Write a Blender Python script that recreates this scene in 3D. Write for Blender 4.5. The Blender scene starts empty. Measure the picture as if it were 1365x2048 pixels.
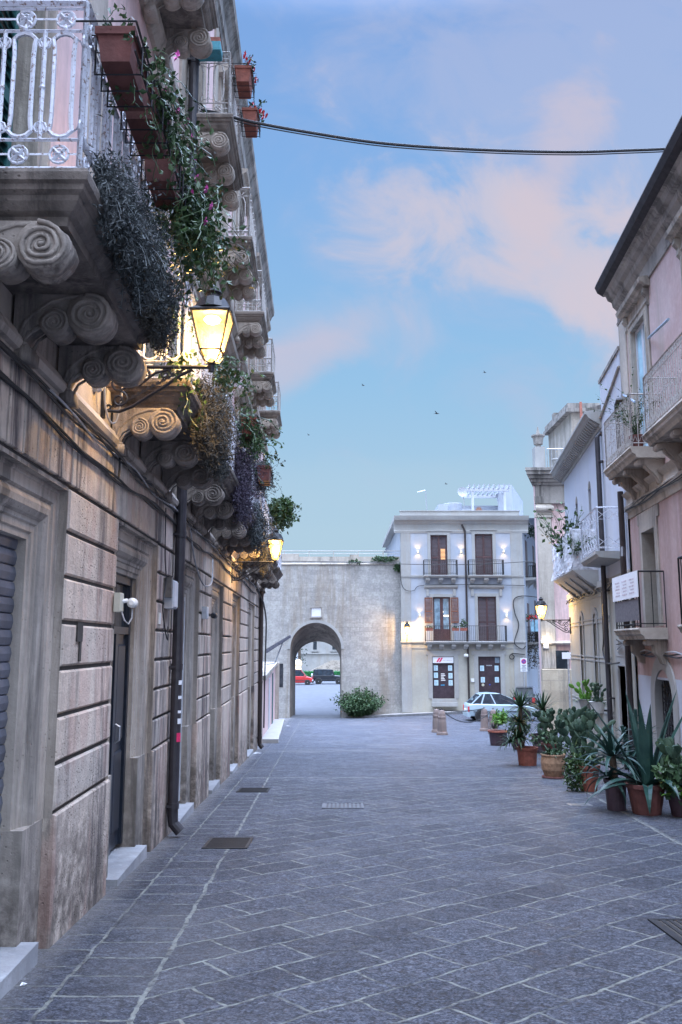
import bpy, math, random
from mathutils import Vector, Matrix
R_ = math.radians
random.seed(7)
SC = bpy.context.scene
COL = SC.collection

# ---------------------------------------------------------------- camera
FPX = 1706.67
PITCH = math.atan(265/FPX)
cam_d = bpy.data.cameras.new('camera')
cam = bpy.data.objects.new('camera', cam_d); COL.objects.link(cam)
cam_d.sensor_fit = 'VERTICAL'; cam_d.sensor_height = 36; cam_d.sensor_width = 24
cam_d.lens = 30.0; cam_d.clip_end = 3000; cam_d.clip_start = 0.05
cam.location = (0, 0, 0); cam.rotation_euler = (math.pi/2+PITCH, 0, 0)
SC.camera = cam
SC.render.resolution_x = 682; SC.render.resolution_y = 1024
SC.view_settings.view_transform = 'Standard'; SC.view_settings.look = 'None'
SC.view_settings.gamma = 1; SC.view_settings.use_curve_mapping = False
SC.view_settings.exposure = 0.0

# ---------------------------------------------------------------- sky
def sky():
    w = bpy.data.worlds.new('World'); SC.world = w; w.use_nodes = True
    nt = w.node_tree; N = nt.nodes; L = nt.links; N.clear()
    def mth(op, a, b=None, c=None, clamp=False):
        n = N.new('ShaderNodeMath'); n.operation = op; n.use_clamp = clamp
        for i, x in enumerate((a, b, c)):
            if x is None: continue
            if isinstance(x, (int, float)): n.inputs[i].default_value = x
            else: L.new(x, n.inputs[i])
        return n.outputs[0]
    def mix(f, a, b):
        n = N.new('ShaderNodeMix'); n.data_type = 'RGBA'
        for s, x in ((n.inputs[0], f), (n.inputs[6], a), (n.inputs[7], b)):
            if isinstance(x, tuple): s.default_value = (*x, 1)
            elif isinstance(x, (int, float)): s.default_value = x
            else: L.new(x, s)
        return n.outputs[2]
    def ss(x, a, b):
        n = N.new('ShaderNodeMapRange'); n.interpolation_type = 'SMOOTHSTEP'
        L.new(x, n.inputs[0]); n.inputs[1].default_value = a; n.inputs[2].default_value = b
        return n.outputs[0]
    tc = N.new('ShaderNodeTexCoord'); sep = N.new('ShaderNodeSeparateXYZ')
    L.new(tc.outputs['Generated'], sep.inputs[0]); x, y, z = sep.outputs
    nis = N.new('ShaderNodeTexSky'); nis.sky_type = 'NISHITA'; nis.sun_disc = False
    nis.sun_elevation = R_(4); nis.sun_rotation = R_(200); nis.dust_density = .6; nis.ozone_density = 3
    # gradient of the clear dusk sky by elevation
    cr = N.new('ShaderNodeValToRGB'); L.new(z, cr.inputs[0])
    e = cr.color_ramp.elements
    e[0].position = 0.0; e[0].color = (.47, .66, .80, 1)
    e[1].position = .75; e[1].color = (.20, .36, .78, 1)
    for p_, c_ in ((.13, (.47, .665, .82, 1)), (.3, (.33, .585, .86, 1)), (.5, (.25, .48, .86, 1))):
        k = e.new(p_); k.color = c_
    base = cr.outputs[0]
    hi = mth('DIVIDE', x, mth('MAXIMUM', y, .05)); vi = mth('DIVIDE', z, mth('MAXIMUM', y, .05))
    # cloud sheets: stretched noise over the direction plane
    cmb = N.new('ShaderNodeCombineXYZ'); L.new(mth('MULTIPLY_ADD', vi, .6, hi), cmb.inputs[0]); L.new(mth('MULTIPLY_ADD', hi, -.35, vi), cmb.inputs[1])
    ns = N.new('ShaderNodeTexNoise'); L.new(cmb.outputs[0], ns.inputs['Vector'])
    ns.inputs['Scale'].default_value = 7.5; ns.inputs['Detail'].default_value = 9; ns.inputs['Roughness'].default_value = .58; ns.inputs['Distortion'].default_value = .5
    nf = ns.outputs[0]
    def blob(cx, cy, rx, ry, rot, soft=1.0, nz=1.1):
        dx = mth('SUBTRACT', hi, cx); dy = mth('SUBTRACT', vi, cy)
        c, s = math.cos(rot), math.sin(rot)
        u = mth('DIVIDE', mth('ADD', mth('MULTIPLY', dx, c), mth('MULTIPLY', dy, s)), rx)
        v = mth('DIVIDE', mth('ADD', mth('MULTIPLY', dx, -s), mth('MULTIPLY', dy, c)), ry)
        d = mth('SQRT', mth('ADD', mth('MULTIPLY', u, u), mth('MULTIPLY', v, v)))
        d = mth('ADD', d, mth('MULTIPLY', mth('SUBTRACT', nf, .5), nz*2))
        return mth('MULTIPLY', ss(mth('MULTIPLY', d, -1), -1.45, -.30), mth('GREATER_THAN', y, .02))
    # direction-plane positions: (u-682)/1707 sideways, elevation tangent upwards
    veil = blob(.34, .80, .36, .50, .2, nz=1.3)
    body = blob(.275, .49, .25, .085, -.42, nz=1.9)
    body2 = blob(.40, .40, .13, .10, -.8, nz=.9)
    wisp = blob(.27, .60, .04, .14, -.35, nz=1.6)
    left = blob(-.045, .352, .115, .036, .50, nz=1.0)
    left2 = blob(-.03, .385, .17, .045, .05, nz=1.2)
    far = blob(-.10, .18, .5, .03, .05, nz=1.0)
    col = mix(mth('MULTIPLY', veil, .48), base, (.55, .58, .78))
    col = mix(mth('MULTIPLY', body, .62), col, (.76, .66, .71))
    col = mix(mth('MULTIPLY', body2, .6), col, (.74, .63, .70))
    col = mix(mth('MULTIPLY', wisp, .55), col, (.74, .62, .68))
    col = mix(mth('MULTIPLY', left2, .40), col, (.52, .60, .80))
    col = mix(mth('MULTIPLY', left, .55), col, (.70, .60, .70))
    col = mix(mth('MULTIPLY', far, .25), col, (.50, .68, .82))
    # sky out of view boosted as fill: afterglow behind the viewer, added glow overhead
    back = ss(mth('MULTIPLY', y, -1), -.25, .8)
    high = mth('MULTIPLY', ss(z, .62, .95), 1.0)
    col = mix(high, col, (.44, .53, .74))
    col = mix(back, col, (.62, .73, .95))
    k = mth('MULTIPLY_ADD', back, SKY_BACK, 1.0)
    k = mth('MULTIPLY_ADD', high, SKY_HIGH, k)
    bgN = N.new('ShaderNodeBackground'); L.new(nis.outputs[0], bgN.inputs[0]); bgN.inputs[1].default_value = .05
    bgC = N.new('ShaderNodeBackground'); L.new(col, bgC.inputs[0]); L.new(k, bgC.inputs[1])
    mxs = N.new('ShaderNodeMixShader'); mxs.inputs[0].default_value = .93
    L.new(bgN.outputs[0], mxs.inputs[1]); L.new(bgC.outputs[0], mxs.inputs[2])
    out = N.new('ShaderNodeOutputWorld'); L.new(mxs.outputs[0], out.inputs[0])
SKY_BACK = 1.2; SKY_HIGH = 19.0
sky()
sun_d = bpy.data.lights.new('sun', 'SUN'); sun = bpy.data.objects.new('sun', sun_d); COL.objects.link(sun)
sun_d.energy = .55; sun_d.angle = R_(70); sun_d.color = (.80, .88, 1.0)
sun.rotation_euler = (R_(35), 0, R_(-20))     # soft afterglow from behind the viewer, high over the street

# ---------------------------------------------------------------- materials
MATS = {}
def nodes(name, rough=.85):
    m = bpy.data.materials.new(name); m.use_nodes = True
    nt = m.node_tree; b = nt.nodes['Principled BSDF']; b.inputs['Roughness'].default_value = rough
    MATS[name] = m
    return m, nt, b
def tcoord(nt, scale=(1, 1, 1)):
    tc = nt.nodes.new('ShaderNodeTexCoord'); mp = nt.nodes.new('ShaderNodeMapping')
    nt.links.new(tc.outputs['Object'], mp.inputs[0]); mp.inputs['Scale'].default_value = scale
    return mp.outputs[0]
def noise(nt, vec, s, d=4, r=.55, dist=0):
    n = nt.nodes.new('ShaderNodeTexNoise'); nt.links.new(vec, n.inputs['Vector'])
    n.inputs['Scale'].default_value = s; n.inputs['Detail'].default_value = d
    n.inputs['Roughness'].default_value = r; n.inputs['Distortion'].default_value = dist
    return n.outputs[0]
def ramp(nt, f, stops):
    r = nt.nodes.new('ShaderNodeValToRGB'); nt.links.new(f, r.inputs[0]); e = r.color_ramp.elements
    while len(e) < len(stops): e.new(.5)
    for k, (p, c) in zip(e, stops):
        k.position = p; k.color = (c, c, c, 1) if isinstance(c, (int, float)) else (*c, 1)
    return r.outputs[0]
def mixc(nt, f, a, b, mode='MIX'):
    n = nt.nodes.new('ShaderNodeMix'); n.data_type = 'RGBA'; n.blend_type = mode
    for s, x in ((n.inputs[0], f), (n.inputs[6], a), (n.inputs[7], b)):
        if isinstance(x, tuple): s.default_value = (*x, 1)
        elif isinstance(x, (int, float)): s.default_value = x
        else: nt.links.new(x, s)
    return n.outputs[2]
def math_(nt, op, a, b=0., c=None, clamp=False):
    n = nt.nodes.new('ShaderNodeMath'); n.operation = op; n.use_clamp = clamp
    for i, x in enumerate((a, b, c)):
        if x is None: continue
        if isinstance(x, (int, float)): n.inputs[i].default_value = x
        else: nt.links.new(x, n.inputs[i])
    return n.outputs[0]
def bump(nt, b, h, strength, dist=.02):
    n = nt.nodes.new('ShaderNodeBump'); n.inputs['Strength'].default_value = strength; n.inputs['Distance'].default_value = dist
    nt.links.new(h, n.inputs['Height']); nt.links.new(n.outputs[0], b.inputs['Normal'])
def stone(name, c1, c2, stain=(.07, .065, .06), streak=.5, sscale=2.2, bmp=.5, pits=.5, rough=.9, blot=.5, damp=None):
    """weathered limestone / plaster: blotches, vertical run-off streaks, pits"""
    m, nt, b = nodes(name, rough)
    oi = nt.nodes.new('ShaderNodeObjectInfo'); of = math_(nt, 'MULTIPLY', oi.outputs['Random'], 17.)
    def shifted(vec):
        a = nt.nodes.new('ShaderNodeVectorMath'); a.operation = 'ADD'; nt.links.new(vec, a.inputs[0]); nt.links.new(of, a.inputs[1]); return a.outputs[0]
    v = shifted(tcoord(nt)); vs = shifted(tcoord(nt, (1, 1, .09)))
    n1 = noise(nt, v, .9, 6, .6); n2 = noise(nt, v, 9, 6, .65)
    n3 = noise(nt, vs, sscale*2.2, 8, .72, .5); n4 = noise(nt, vs, sscale*.6, 4, .55); n5 = noise(nt, v, 45, 3, .6)
    col = mixc(nt, ramp(nt, n1, ((.35, 0.), (.65, 1.))), c1, c2)
    col = mixc(nt, math_(nt, 'MULTIPLY', ramp(nt, n2, ((.42, 0.), (.72, 1.))), blot*.5), col, tuple(x*.55 for x in c1))
    col = mixc(nt, math_(nt, 'MULTIPLY', ramp(nt, n2, ((.28, 1.), (.42, 0.))), blot*.5), col, tuple(min(1, x*1.35) for x in c2))
    st = math_(nt, 'MULTIPLY', ramp(nt, n3, ((.42, 0.), (.56, 1.))), ramp(nt, n4, ((.44, 0.), (.56, 1.))))
    col = mixc(nt, math_(nt, 'MULTIPLY', st, streak), col, stain)
    vo = nt.nodes.new('ShaderNodeTexVoronoi'); nt.links.new(v, vo.inputs['Vector']); vo.inputs['Scale'].default_value = 30
    pm = math_(nt, 'MULTIPLY', ramp(nt, vo.outputs['Distance'], ((.10, 1.), (.24, 0.))), ramp(nt, noise(nt, v, 3.1, 3), ((.5, 0.), (.62, 1.))))
    col = mixc(nt, math_(nt, 'MULTIPLY', pm, pits), col, tuple(x*.3 for x in c1))
    if damp:   # rising damp near the ground: dark blotches that fade upwards
        tc = nt.nodes.new('ShaderNodeTexCoord'); sp = nt.nodes.new('ShaderNodeSeparateXYZ'); nt.links.new(tc.outputs['Object'], sp.inputs[0])
        hgt = math_(nt, 'MULTIPLY_ADD', sp.outputs[1], .0546, sp.outputs[2])       # height above the falling street (root at eye-level plane)
        hgt = math_(nt, 'ADD', hgt, damp)
        g = ramp(nt, math_(nt, 'MULTIPLY_ADD', math_(nt, 'SUBTRACT', n1, .5), -1.6, hgt), ((0.30, 1.), (1.15, 0.)))
        g = math_(nt, 'MULTIPLY', g, ramp(nt, n2, ((.36, .25), (.6, 1.))))
        col = mixc(nt, math_(nt, 'MULTIPLY', g, .85), col, (.085, .07, .06))
    if name == 'limestone_pinkish_block':   # old pink wash left in vertical patches
        col = mixc(nt, math_(nt, 'MULTIPLY', ramp(nt, noise(nt, tcoord(nt, (1, 1, .22)), 3.3, 4, .6), ((.52, 0.), (.60, 1.))), .28), col, (.50, .30, .25))
    if damp:
        ge = nt.nodes.new('ShaderNodeNewGeometry')
        col = mixc(nt, 1., col, ramp(nt, ge.outputs['Random Per Island'], ((0., (.80, .79, .80)), (.4, (1.02, 1.0, .98)), (.7, (.92, .89, .88)), (1., (1.1, 1.04, 1.0)))), 'MULTIPLY')
    nt.links.new(col, b.inputs['Base Color'])
    h = math_(nt, 'ADD', math_(nt, 'MULTIPLY', n2, .6), math_(nt, 'MULTIPLY', n5, .35))
    h = math_(nt, 'SUBTRACT', h, math_(nt, 'MULTIPLY', pm, .8*pits+.1))
    bump(nt, b, h, bmp, .02)
    return m
def plain(name, c, rough=.5, metal=0., var=.25, scale=12., bmp=.1, spec=.5, rust=None, coat=0.):
    m, nt, b = nodes(name, rough); v = tcoord(nt); n = noise(nt, v, scale, 5, .6)
    col = mixc(nt, ramp(nt, n, ((.35, 0.), (.65, 1.))), tuple(x*(1-var) for x in c), tuple(min(1, x*(1+var)) for x in c))
    if rust: col = mixc(nt, ramp(nt, noise(nt, v, scale*2.3, 6, .7), ((.54, 0.), (.64, 1.))), col, rust)
    nt.links.new(col, b.inputs['Base Color']); b.inputs['Metallic'].default_value = metal
    b.inputs['Specular IOR Level'].default_value = spec
    if coat: b.inputs['Coat Weight'].default_value = coat; b.inputs['Coat Roughness'].default_value = .05
    if bmp: bump(nt, b, noise(nt, v, scale*5, 3), bmp, .01)
    return m
def leafm(name, c1, c2, rough=.45, trans=.15, scale=5.):
    m, nt, b = nodes(name, rough); v = tcoord(nt); n = noise(nt, v, scale, 3, .6)
    nt.links.new(mixc(nt, ramp(nt, n, ((.38, 0.), (.62, 1.))), c1, c2), b.inputs['Base Color'])
    b.inputs['Specular IOR Level'].default_value = .35
    return m
def emis(name, c, s):
    m, nt, b = nodes(name, .5); b.inputs['Base Color'].default_value = (*c, 1)
    b.inputs['Emission Color'].default_value = (*c, 1); b.inputs['Emission Strength'].default_value = s
    return m
def glassm(name, c=(.02, .025, .03), rough=.06, spec=.7):
    m, nt, b = nodes(name, rough); v = tcoord(nt)
    nt.links.new(mixc(nt, ramp(nt, noise(nt, v, 2.5, 3), ((.4, 0.), (.6, 1.))), c, tuple(x*1.8+.004 for x in c)), b.inputs['Base Color'])
    b.inputs['Specular IOR Level'].default_value = spec
    bump(nt, b, noise(nt, v, 1.5, 1), .05, .05)
    return m
LS = stone('limestone_block', (.38, .335, .29), (.52, .47, .42), streak=.9, bmp=.6, damp=.01)
LS2 = stone('limestone_moulding', (.37, .33, .285), (.53, .48, .42), streak=.75, bmp=.5, damp=.01)
PIER = stone('limestone_pinkish_block', (.54, .47, .40), (.65, .58, .50), stain=(.09, .08, .085), streak=1.0, sscale=2.6, bmp=.9, damp=.01, blot=.8, pits=.8)
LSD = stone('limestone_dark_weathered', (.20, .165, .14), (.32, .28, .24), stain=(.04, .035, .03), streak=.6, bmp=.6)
SLAB = stone('grimy_shaded_balcony_stone', (.10, .085, .073), (.25, .21, .18), stain=(.02, .018, .016), streak=.7, bmp=.7, blot=1.)  # first-floor slabs: grime, plus underside shade put into the colour
CORBD = stone('shaded_corbel_stone', (.20, .17, .145), (.36, .31, .265), stain=(.04, .034, .03), streak=.6, sscale=5, bmp=.6, blot=.9)  # darker than the upper corbels: shade under the balconies put into the colour
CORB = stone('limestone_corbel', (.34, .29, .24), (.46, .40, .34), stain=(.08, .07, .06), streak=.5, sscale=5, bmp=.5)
EAVE = stone('cornice_stone', (.24, .22, .20), (.36, .33, .30), streak=.8, bmp=.4)
PINKL = stone('pink_plaster_pale', (.62, .42, .40), (.68, .50, .48), stain=(.25, .2, .18), streak=.4, bmp=.15, pits=.1)
PINKR = stone('pink_plaster_faded', (.44, .31, .29), (.50, .39, .38), stain=(.36, .30, .27), streak=.75, sscale=1.5, bmp=.25, pits=.2)
PINKG = stone('salmon_plaster_lower', (.42, .28, .25), (.46, .34, .32), stain=(.22, .14, .12), streak=.5, bmp=.25, pits=.2)
RSTONE = stone('right_limestone_trim', (.36, .32, .27), (.48, .43, .37), streak=.6, bmp=.4)
WALLC = stone('gate_wall_stone', (.31, .305, .295), (.40, .39, .37), stain=(.20, .15, .10), streak=.5, sscale=1.2, bmp=.8, blot=1.1)
WHITEP = stone('white_plaster', (.33, .36, .41), (.38, .41, .46), stain=(.36, .34, .31), streak=.3, sscale=1.2, bmp=.12, pits=.0, blot=.15)
TRIMW = stone('pale_stone_trim', (.30, .30, .29), (.37, .365, .35), stain=(.3, .27, .23), streak=.4, bmp=.3, pits=.2, blot=.3)
BLUEP = stone('whitewashed_wall', (.42, .44, .50), (.47, .49, .54), stain=(.42, .41, .40), streak=.35, sscale=1., bmp=.12, pits=0, blot=.15)
CREAM = stone('cream_ground_wall', (.33, .32, .28), (.40, .385, .33), stain=(.34, .28, .2), streak=.5, bmp=.2, pits=.2, blot=.3)
MARBLE = stone('white_marble', (.62, .63, .66), (.74, .75, .77), stain=(.4, .38, .36), streak=.2, bmp=.1, pits=.1, rough=.5, blot=.3)
DKGAP = plain('dark_joint', (.05, .045, .04), .95)
IRON = plain('black_iron', (.022, .022, .025), .55, .3, bmp=.2)
WIRON = plain('white_painted_iron', (.60, .62, .68), .5, 0, var=.12, scale=20, bmp=.2, rust=(.16, .085, .05))
RIRON = plain('rusty_pale_iron', (.42, .40, .38), .6, 0, var=.2, scale=14, bmp=.3, rust=(.16, .09, .06))
PIPE = plain('dark_painted_pipe', (.035, .032, .038), .45, .1, scale=6)
PIPEB = plain('brown_black_pipe', (.03, .022, .022), .45, .1, scale=6)
CABLE = plain('black_cable', (.02, .02, .022), .6, bmp=.3)
CABLEG = plain('grey_cable', (.35, .35, .36), .6)
DOORD = plain('dark_door_paint', (.016, .022, .034), .35, bmp=.1)
SHUTM = plain('roller_shutter_metal', (.16, .17, .21), .45, .5, scale=5)
GREENS = plain('green_louvre_paint', (.02, .10, .10), .5, scale=8)
BROWNS = plain('brown_louvre_paint', (.075, .035, .035), .55, scale=9)
BROWNL = plain('light_brown_louvre_paint', (.17, .07, .045), .55, scale=9)
TERRA = plain('terracotta', (.24, .075, .05), .8, scale=9, bmp=.3)
TERRA2 = plain('old_terracotta', (.125, .045, .038), .85, scale=7, bmp=.4)
BASKET = plain('basket_clay', (.33, .20, .12), .85, scale=16, bmp=.6)
PLASTD = plain('dark_plastic_pot', (.06, .035, .045), .6, scale=7)
SOIL = plain('soil', (.05, .035, .025), 1.)
GLASSD = glassm('dark_window_glass')
GLASSB = glassm('curtained_window_glass', (.14, .20, .24), .15)
GLASSC = glassm('car_glass', (.02, .03, .04), .04)
CURT = plain('pale_blue_curtain', (.32, .52, .62), .8, scale=3)
PAINTW = plain('white_paint', (.52, .54, .58), .5, var=.05)
GREYP = plain('grey_plastic_box', (.50, .52, .55), .45, var=.08)
WPLAST = plain('white_plastic', (.72, .72, .70), .4, var=.05)
CARB = plain('pale_blue_car_paint', (.46, .60, .66), .3, .2, var=.03, bmp=0, coat=.6)
CARR = plain('red_car_paint', (.55, .03, .03), .3, .1, var=.03, bmp=0, coat=.6)
CARK = plain('black_car_paint', (.02, .023, .03), .25, .2, var=.03, bmp=0, coat=.6)
TYRE = plain('tyre_rubber', (.02, .02, .02), .8)
RIM = plain('alloy_rim', (.45, .46, .48), .35, .7)
REDL = emis('red_tail_light', (.5, .02, .03), .25)
HEADL = plain('headlight_glass', (.7, .72, .75), .1)
TRIMD = plain('dark_bumper_plastic', (.05, .052, .055), .6)
L_AGAVE = leafm('agave_leaf', (.010, .035, .03), (.028, .07, .055), .4)
L_YUCCA = leafm('yucca_leaf', (.018, .045, .022), (.045, .09, .04))
L_CACT = leafm('cactus_pad', (.022, .05, .032), (.055, .095, .055), .6)
L_IVY = leafm('ivy_leaf', (.02, .05, .018), (.06, .11, .035), .4)
L_BUSH = leafm('bush_leaf', (.025, .06, .025), (.06, .11, .045))
L_LIME = leafm('lime_green_leaf', (.09, .22, .03), (.14, .3, .05))
L_ROSE = leafm('hanging_shrub_grey', (.045, .055, .055), (.11, .12, .12), .7)
L_ROSEB = leafm('hanging_shrub_brown', (.045, .042, .034), (.085, .08, .066), .7)
L_ROSEP = leafm('hanging_shrub_purple', (.045, .038, .055), (.10, .08, .12), .7)
L_DARK = leafm('dark_tree_leaf', (.012, .03, .015), (.03, .055, .025))
PETALP = plain('pink_petal', (.70, .12, .42), .6, var=.15)
PETALR = plain('red_petal', (.55, .02, .03), .6, var=.2)
BARK = plain('bark', (.12, .085, .06), .9, bmp=.6)
PAPER = plain('printed_paper', (.50, .68, .74), .6, var=.05)
MARBW = stone('worn_marble', (.26, .27, .29), (.42, .43, .45), stain=(.2, .18, .16), streak=.3, bmp=.3, pits=.3, rough=.55, blot=.9)
PAPERW = plain('white_board', (.74, .75, .78), .6, var=.03)
INK = plain('ink_grey', (.30, .38, .48), .7)
INKR = plain('emblem_red', (.65, .03, .12), .5)
INKB = plain('sign_blue', (.04, .08, .35), .5)
INKD = plain('ink_dark', (.05, .05, .07), .6)
TEAL = plain('teal_plastic', (.03, .22, .27), .5)
PURPF = plain('purple_flower', (.2, .1, .3), .7)
HEDGE = leafm('clipped_hedge', (.01, .10, .03), (.02, .2, .05))
WARM = (1.0, .70, .30)
BULB = emis('lamp_bulb', (1.0, .80, .42), 26)
def lampglass():
    m, nt, b = nodes('lit_lamp_glass', .2)
    b.inputs['Base Color'].default_value = (.25, .17, .07, 1)
    b.inputs['Emission Color'].default_value = (1., .62, .20, 1); b.inputs['Emission Strength'].default_value = .95
    t = nt.nodes.new('ShaderNodeBsdfTransparent'); mx = nt.nodes.new('ShaderNodeMixShader'); mx.inputs[0].default_value = .42
    nt.links.new(t.outputs[0], mx.inputs[1]); nt.links.new(b.outputs[0], mx.inputs[2])
    nt.links.new(mx.outputs[0], nt.nodes['Material Output'].inputs[0]); return m
LGLASS = lampglass()
def ashlar(name, base, bw, bh, c_j=(.16, .14, .12), axis='xz', jw=.012, wob=.02):
    """stone wall with coursed joints inside the material"""
    m = base.copy(); m.name = name; nt = m.node_tree; b = nt.nodes['Principled BSDF']
    src = b.inputs['Base Color'].links[0].from_socket
    tc = nt.nodes.new('ShaderNodeTexCoord'); sp = nt.nodes.new('ShaderNodeSeparateXYZ'); nt.links.new(tc.outputs['Object'], sp.inputs[0])
    cb = nt.nodes.new('ShaderNodeCombineXYZ')
    nv = noise(nt, tc.outputs['Object'], 1.7, 3); nd = math_(nt, 'MULTIPLY', math_(nt, 'SUBTRACT', nv, .5), wob*4)
    nt.links.new(math_(nt, 'ADD', sp.outputs[0] if axis[0] == 'x' else sp.outputs[1], nd), cb.inputs[0])
    nt.links.new(math_(nt, 'ADD', sp.outputs[2], nd), cb.inputs[1])
    br = nt.nodes.new('ShaderNodeTexBrick'); nt.links.new(cb.outputs[0], br.inputs['Vector'])
    br.inputs['Scale'].default_value = 1; br.inputs['Brick Width'].default_value = bw; br.inputs['Row Height'].default_value = bh
    br.inputs['Mortar Size'].default_value = jw; br.inputs['Mortar Smooth'].default_value = .4
    br.inputs['Color1'].default_value = (.80, .78, .77, 1); br.inputs['Color2'].default_value = (1.14, 1.12, 1.08, 1); br.inputs['Mortar'].default_value = (1, 1, 1, 1)
    col = mixc(nt, .62, src, br.outputs[0], 'MULTIPLY')
    f = math_(nt, 'MULTIPLY', br.outputs[1], ramp(nt, noise(nt, tc.outputs['Object'], .45, 4, .6), ((.46, .03), (.66, .75))))
    col = mixc(nt, f, col, c_j)
    nt.links.new(col, b.inputs['Base Color']); MATS[name] = m
    return m
WALLC = ashlar('gate_wall_ashlar', WALLC, .58, .29, wob=.05, c_j=(.12, .10, .085))
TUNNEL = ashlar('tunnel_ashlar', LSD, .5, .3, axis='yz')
RUST = ashlar('rough_block_stone', stone('rough_yellow_stone', (.36, .30, .22), (.46, .40, .31), streak=.5, bmp=.9, pits=.8), .7, .42, jw=.03)

def paver():
    m, nt, b = nodes('basalt_paving', .62)
    tc = nt.nodes.new('ShaderNodeTexCoord'); sp = nt.nodes.new('ShaderNodeSeparateXYZ'); nt.links.new(tc.outputs['Object'], sp.inputs[0])
    X, Y = sp.outputs[0], sp.outputs[1]; v = tc.outputs['Object']
    wob = math_(nt, 'MULTIPLY', math_(nt, 'SUBTRACT', noise(nt, v, 5, 5, .6), .5), .075)
    wob2 = math_(nt, 'MULTIPLY', math_(nt, 'SUBTRACT', noise(nt, v, 4.3, 5, .6), .5), .085)
    X = math_(nt, 'ADD', X, wob); Y = math_(nt, 'ADD', Y, wob2)
    def vec(ux, uy, vx, vy, uo=0, vo=0):
        c = nt.nodes.new('ShaderNodeCombineXYZ')
        nt.links.new(math_(nt, 'ADD', math_(nt, 'ADD', math_(nt, 'MULTIPLY', X, ux), math_(nt, 'MULTIPLY', Y, uy)), uo), c.inputs[0])
        nt.links.new(math_(nt, 'ADD', math_(nt, 'ADD', math_(nt, 'MULTIPLY', X, vx), math_(nt, 'MULTIPLY', Y, vy)), vo), c.inputs[1])
        return c.outputs[0]
    def brick(vc, w, h, j=.014):
        br = nt.nodes.new('ShaderNodeTexBrick'); nt.links.new(vc, br.inputs['Vector'])
        for k, x in (('Scale', 1), ('Brick Width', w), ('Row Height', h), ('Mortar Size', j), ('Mortar Smooth', .35)): br.inputs[k].default_value = x
        br.inputs['Color1'].default_value = (.74, .74, .76, 1); br.inputs['Color2'].default_value = (1.22, 1.2, 1.18, 1); br.inputs['Mortar'].default_value = (1, 1, 1, 1)
        br.offset = .5
        return br.outputs[0], br.outputs[1]
    dl = math_(nt, 'ADD', math_(nt, 'MULTIPLY', Y, .0281), math_(nt, 'ADD', X, 1.71))      # distance from the left wall
    dr = math_(nt, 'ADD', math_(nt, 'MULTIPLY', Y, .075), math_(nt, 'SUBTRACT', 2.95, X))   # distance inside the right-hand band
    cS, fS = brick(vec(0, 1, 1, .0281, 0, 1.71-.30+.49*4), .34, .49)
    cD, fD = brick(vec(.766, .643, -.643, .766, 20, 20), .58, .37, .012)
    cB, fB = brick(vec(.80, .60, -.60, .80, 20, 20), .42, .30, .009)
    inS = math_(nt, 'LESS_THAN', dl, .80); inR = math_(nt, 'LESS_THAN', dr, 0.)
    far = math_(nt, 'GREATER_THAN', Y, 17.)
    inR = math_(nt, 'MAXIMUM', inR, far)
    tint = mixc(nt, inS, mixc(nt, inR, cD, cB), cS)
    fj = mixc(nt, inS, mixc(nt, inR, fD, fB), fS)
    edge = math_(nt, 'LESS_THAN', math_(nt, 'ABSOLUTE', math_(nt, 'SUBTRACT', dl, .80)), .007)
    edge2 = math_(nt, 'LESS_THAN', math_(nt, 'ABSOLUTE', dr), .03)
    edge = math_(nt, 'MAXIMUM', edge, math_(nt, 'LESS_THAN', math_(nt, 'ABSOLUTE', math_(nt, 'SUBTRACT', Y, 17.)), .04))
    edge = math_(nt, 'MAXIMUM', edge, math_(nt, 'MULTIPLY', edge2, math_(nt, 'LESS_THAN', Y, 17.)))
    fj = math_(nt, 'MAXIMUM', fj, edge)
    n1 = noise(nt, v, 1.1, 5, .6); n2 = noise(nt, v, 7, 6, .7)
    vst = nt.nodes.new('ShaderNodeMapping'); nt.links.new(v, vst.inputs[0]); vst.inputs['Scale'].default_value = (1, 1.25, 1); vst.inputs['Rotation'].default_value = (0, 0, .25)
    n3 = noise(nt, vst.outputs[0], 21, 6, .78, .6); n4 = noise(nt, vst.outputs[0], 62, 3, .7)
    base = mixc(nt, ramp(nt, n1, ((.35, 0.), (.68, 1.))), (.080, .096, .140), (.135, .156, .215))
    base = mixc(nt, ramp(nt, n3, ((.42, .9), (.52, 0.))), base, (.028, .03, .038))  # stone grain, with shading of the chiselled bumps painted into its tones
    base = mixc(nt, ramp(nt, n3, ((.53, 0.), (.64, .75))), base, (.26, .27, .30))
    base = mixc(nt, ramp(nt, n4, ((.41, .85), (.50, 0.))), base, (.02, .022, .03))
    base = mixc(nt, ramp(nt, n4, ((.54, 0.), (.64, .55))), base, (.26, .28, .33))
    base = mixc(nt, .85, base, tint, 'MULTIPLY')
    base = mixc(nt, math_(nt, 'MULTIPLY', ramp(nt, noise(nt, v, .55, 4, .6), ((.52, 0.), (.7, 1.))), .35), base, (.24, .235, .235))   # dusty worn patches
    jm = math_(nt, 'MULTIPLY', fj, ramp(nt, noise(nt, v, 1.6, 6, .7), ((.36, .0), (.52, 1.))))
    jm = math_(nt, 'MULTIPLY', jm, math_(nt, 'SUBTRACT', 1., math_(nt, 'MULTIPLY', inR, .45)))
    jm = math_(nt, 'MULTIPLY', jm, ramp(nt, noise(nt, v, 16, 4, .6), ((.36, .25), (.52, 1.))))
    jd = math_(nt, 'SUBTRACT', fj, jm, clamp=True)
    base = mixc(nt, math_(nt, 'MULTIPLY', jd, .5), base, (.03, .03, .035))
    base = mixc(nt, math_(nt, 'MULTIPLY', jm, .72), base, (.46, .48, .43))
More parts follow.
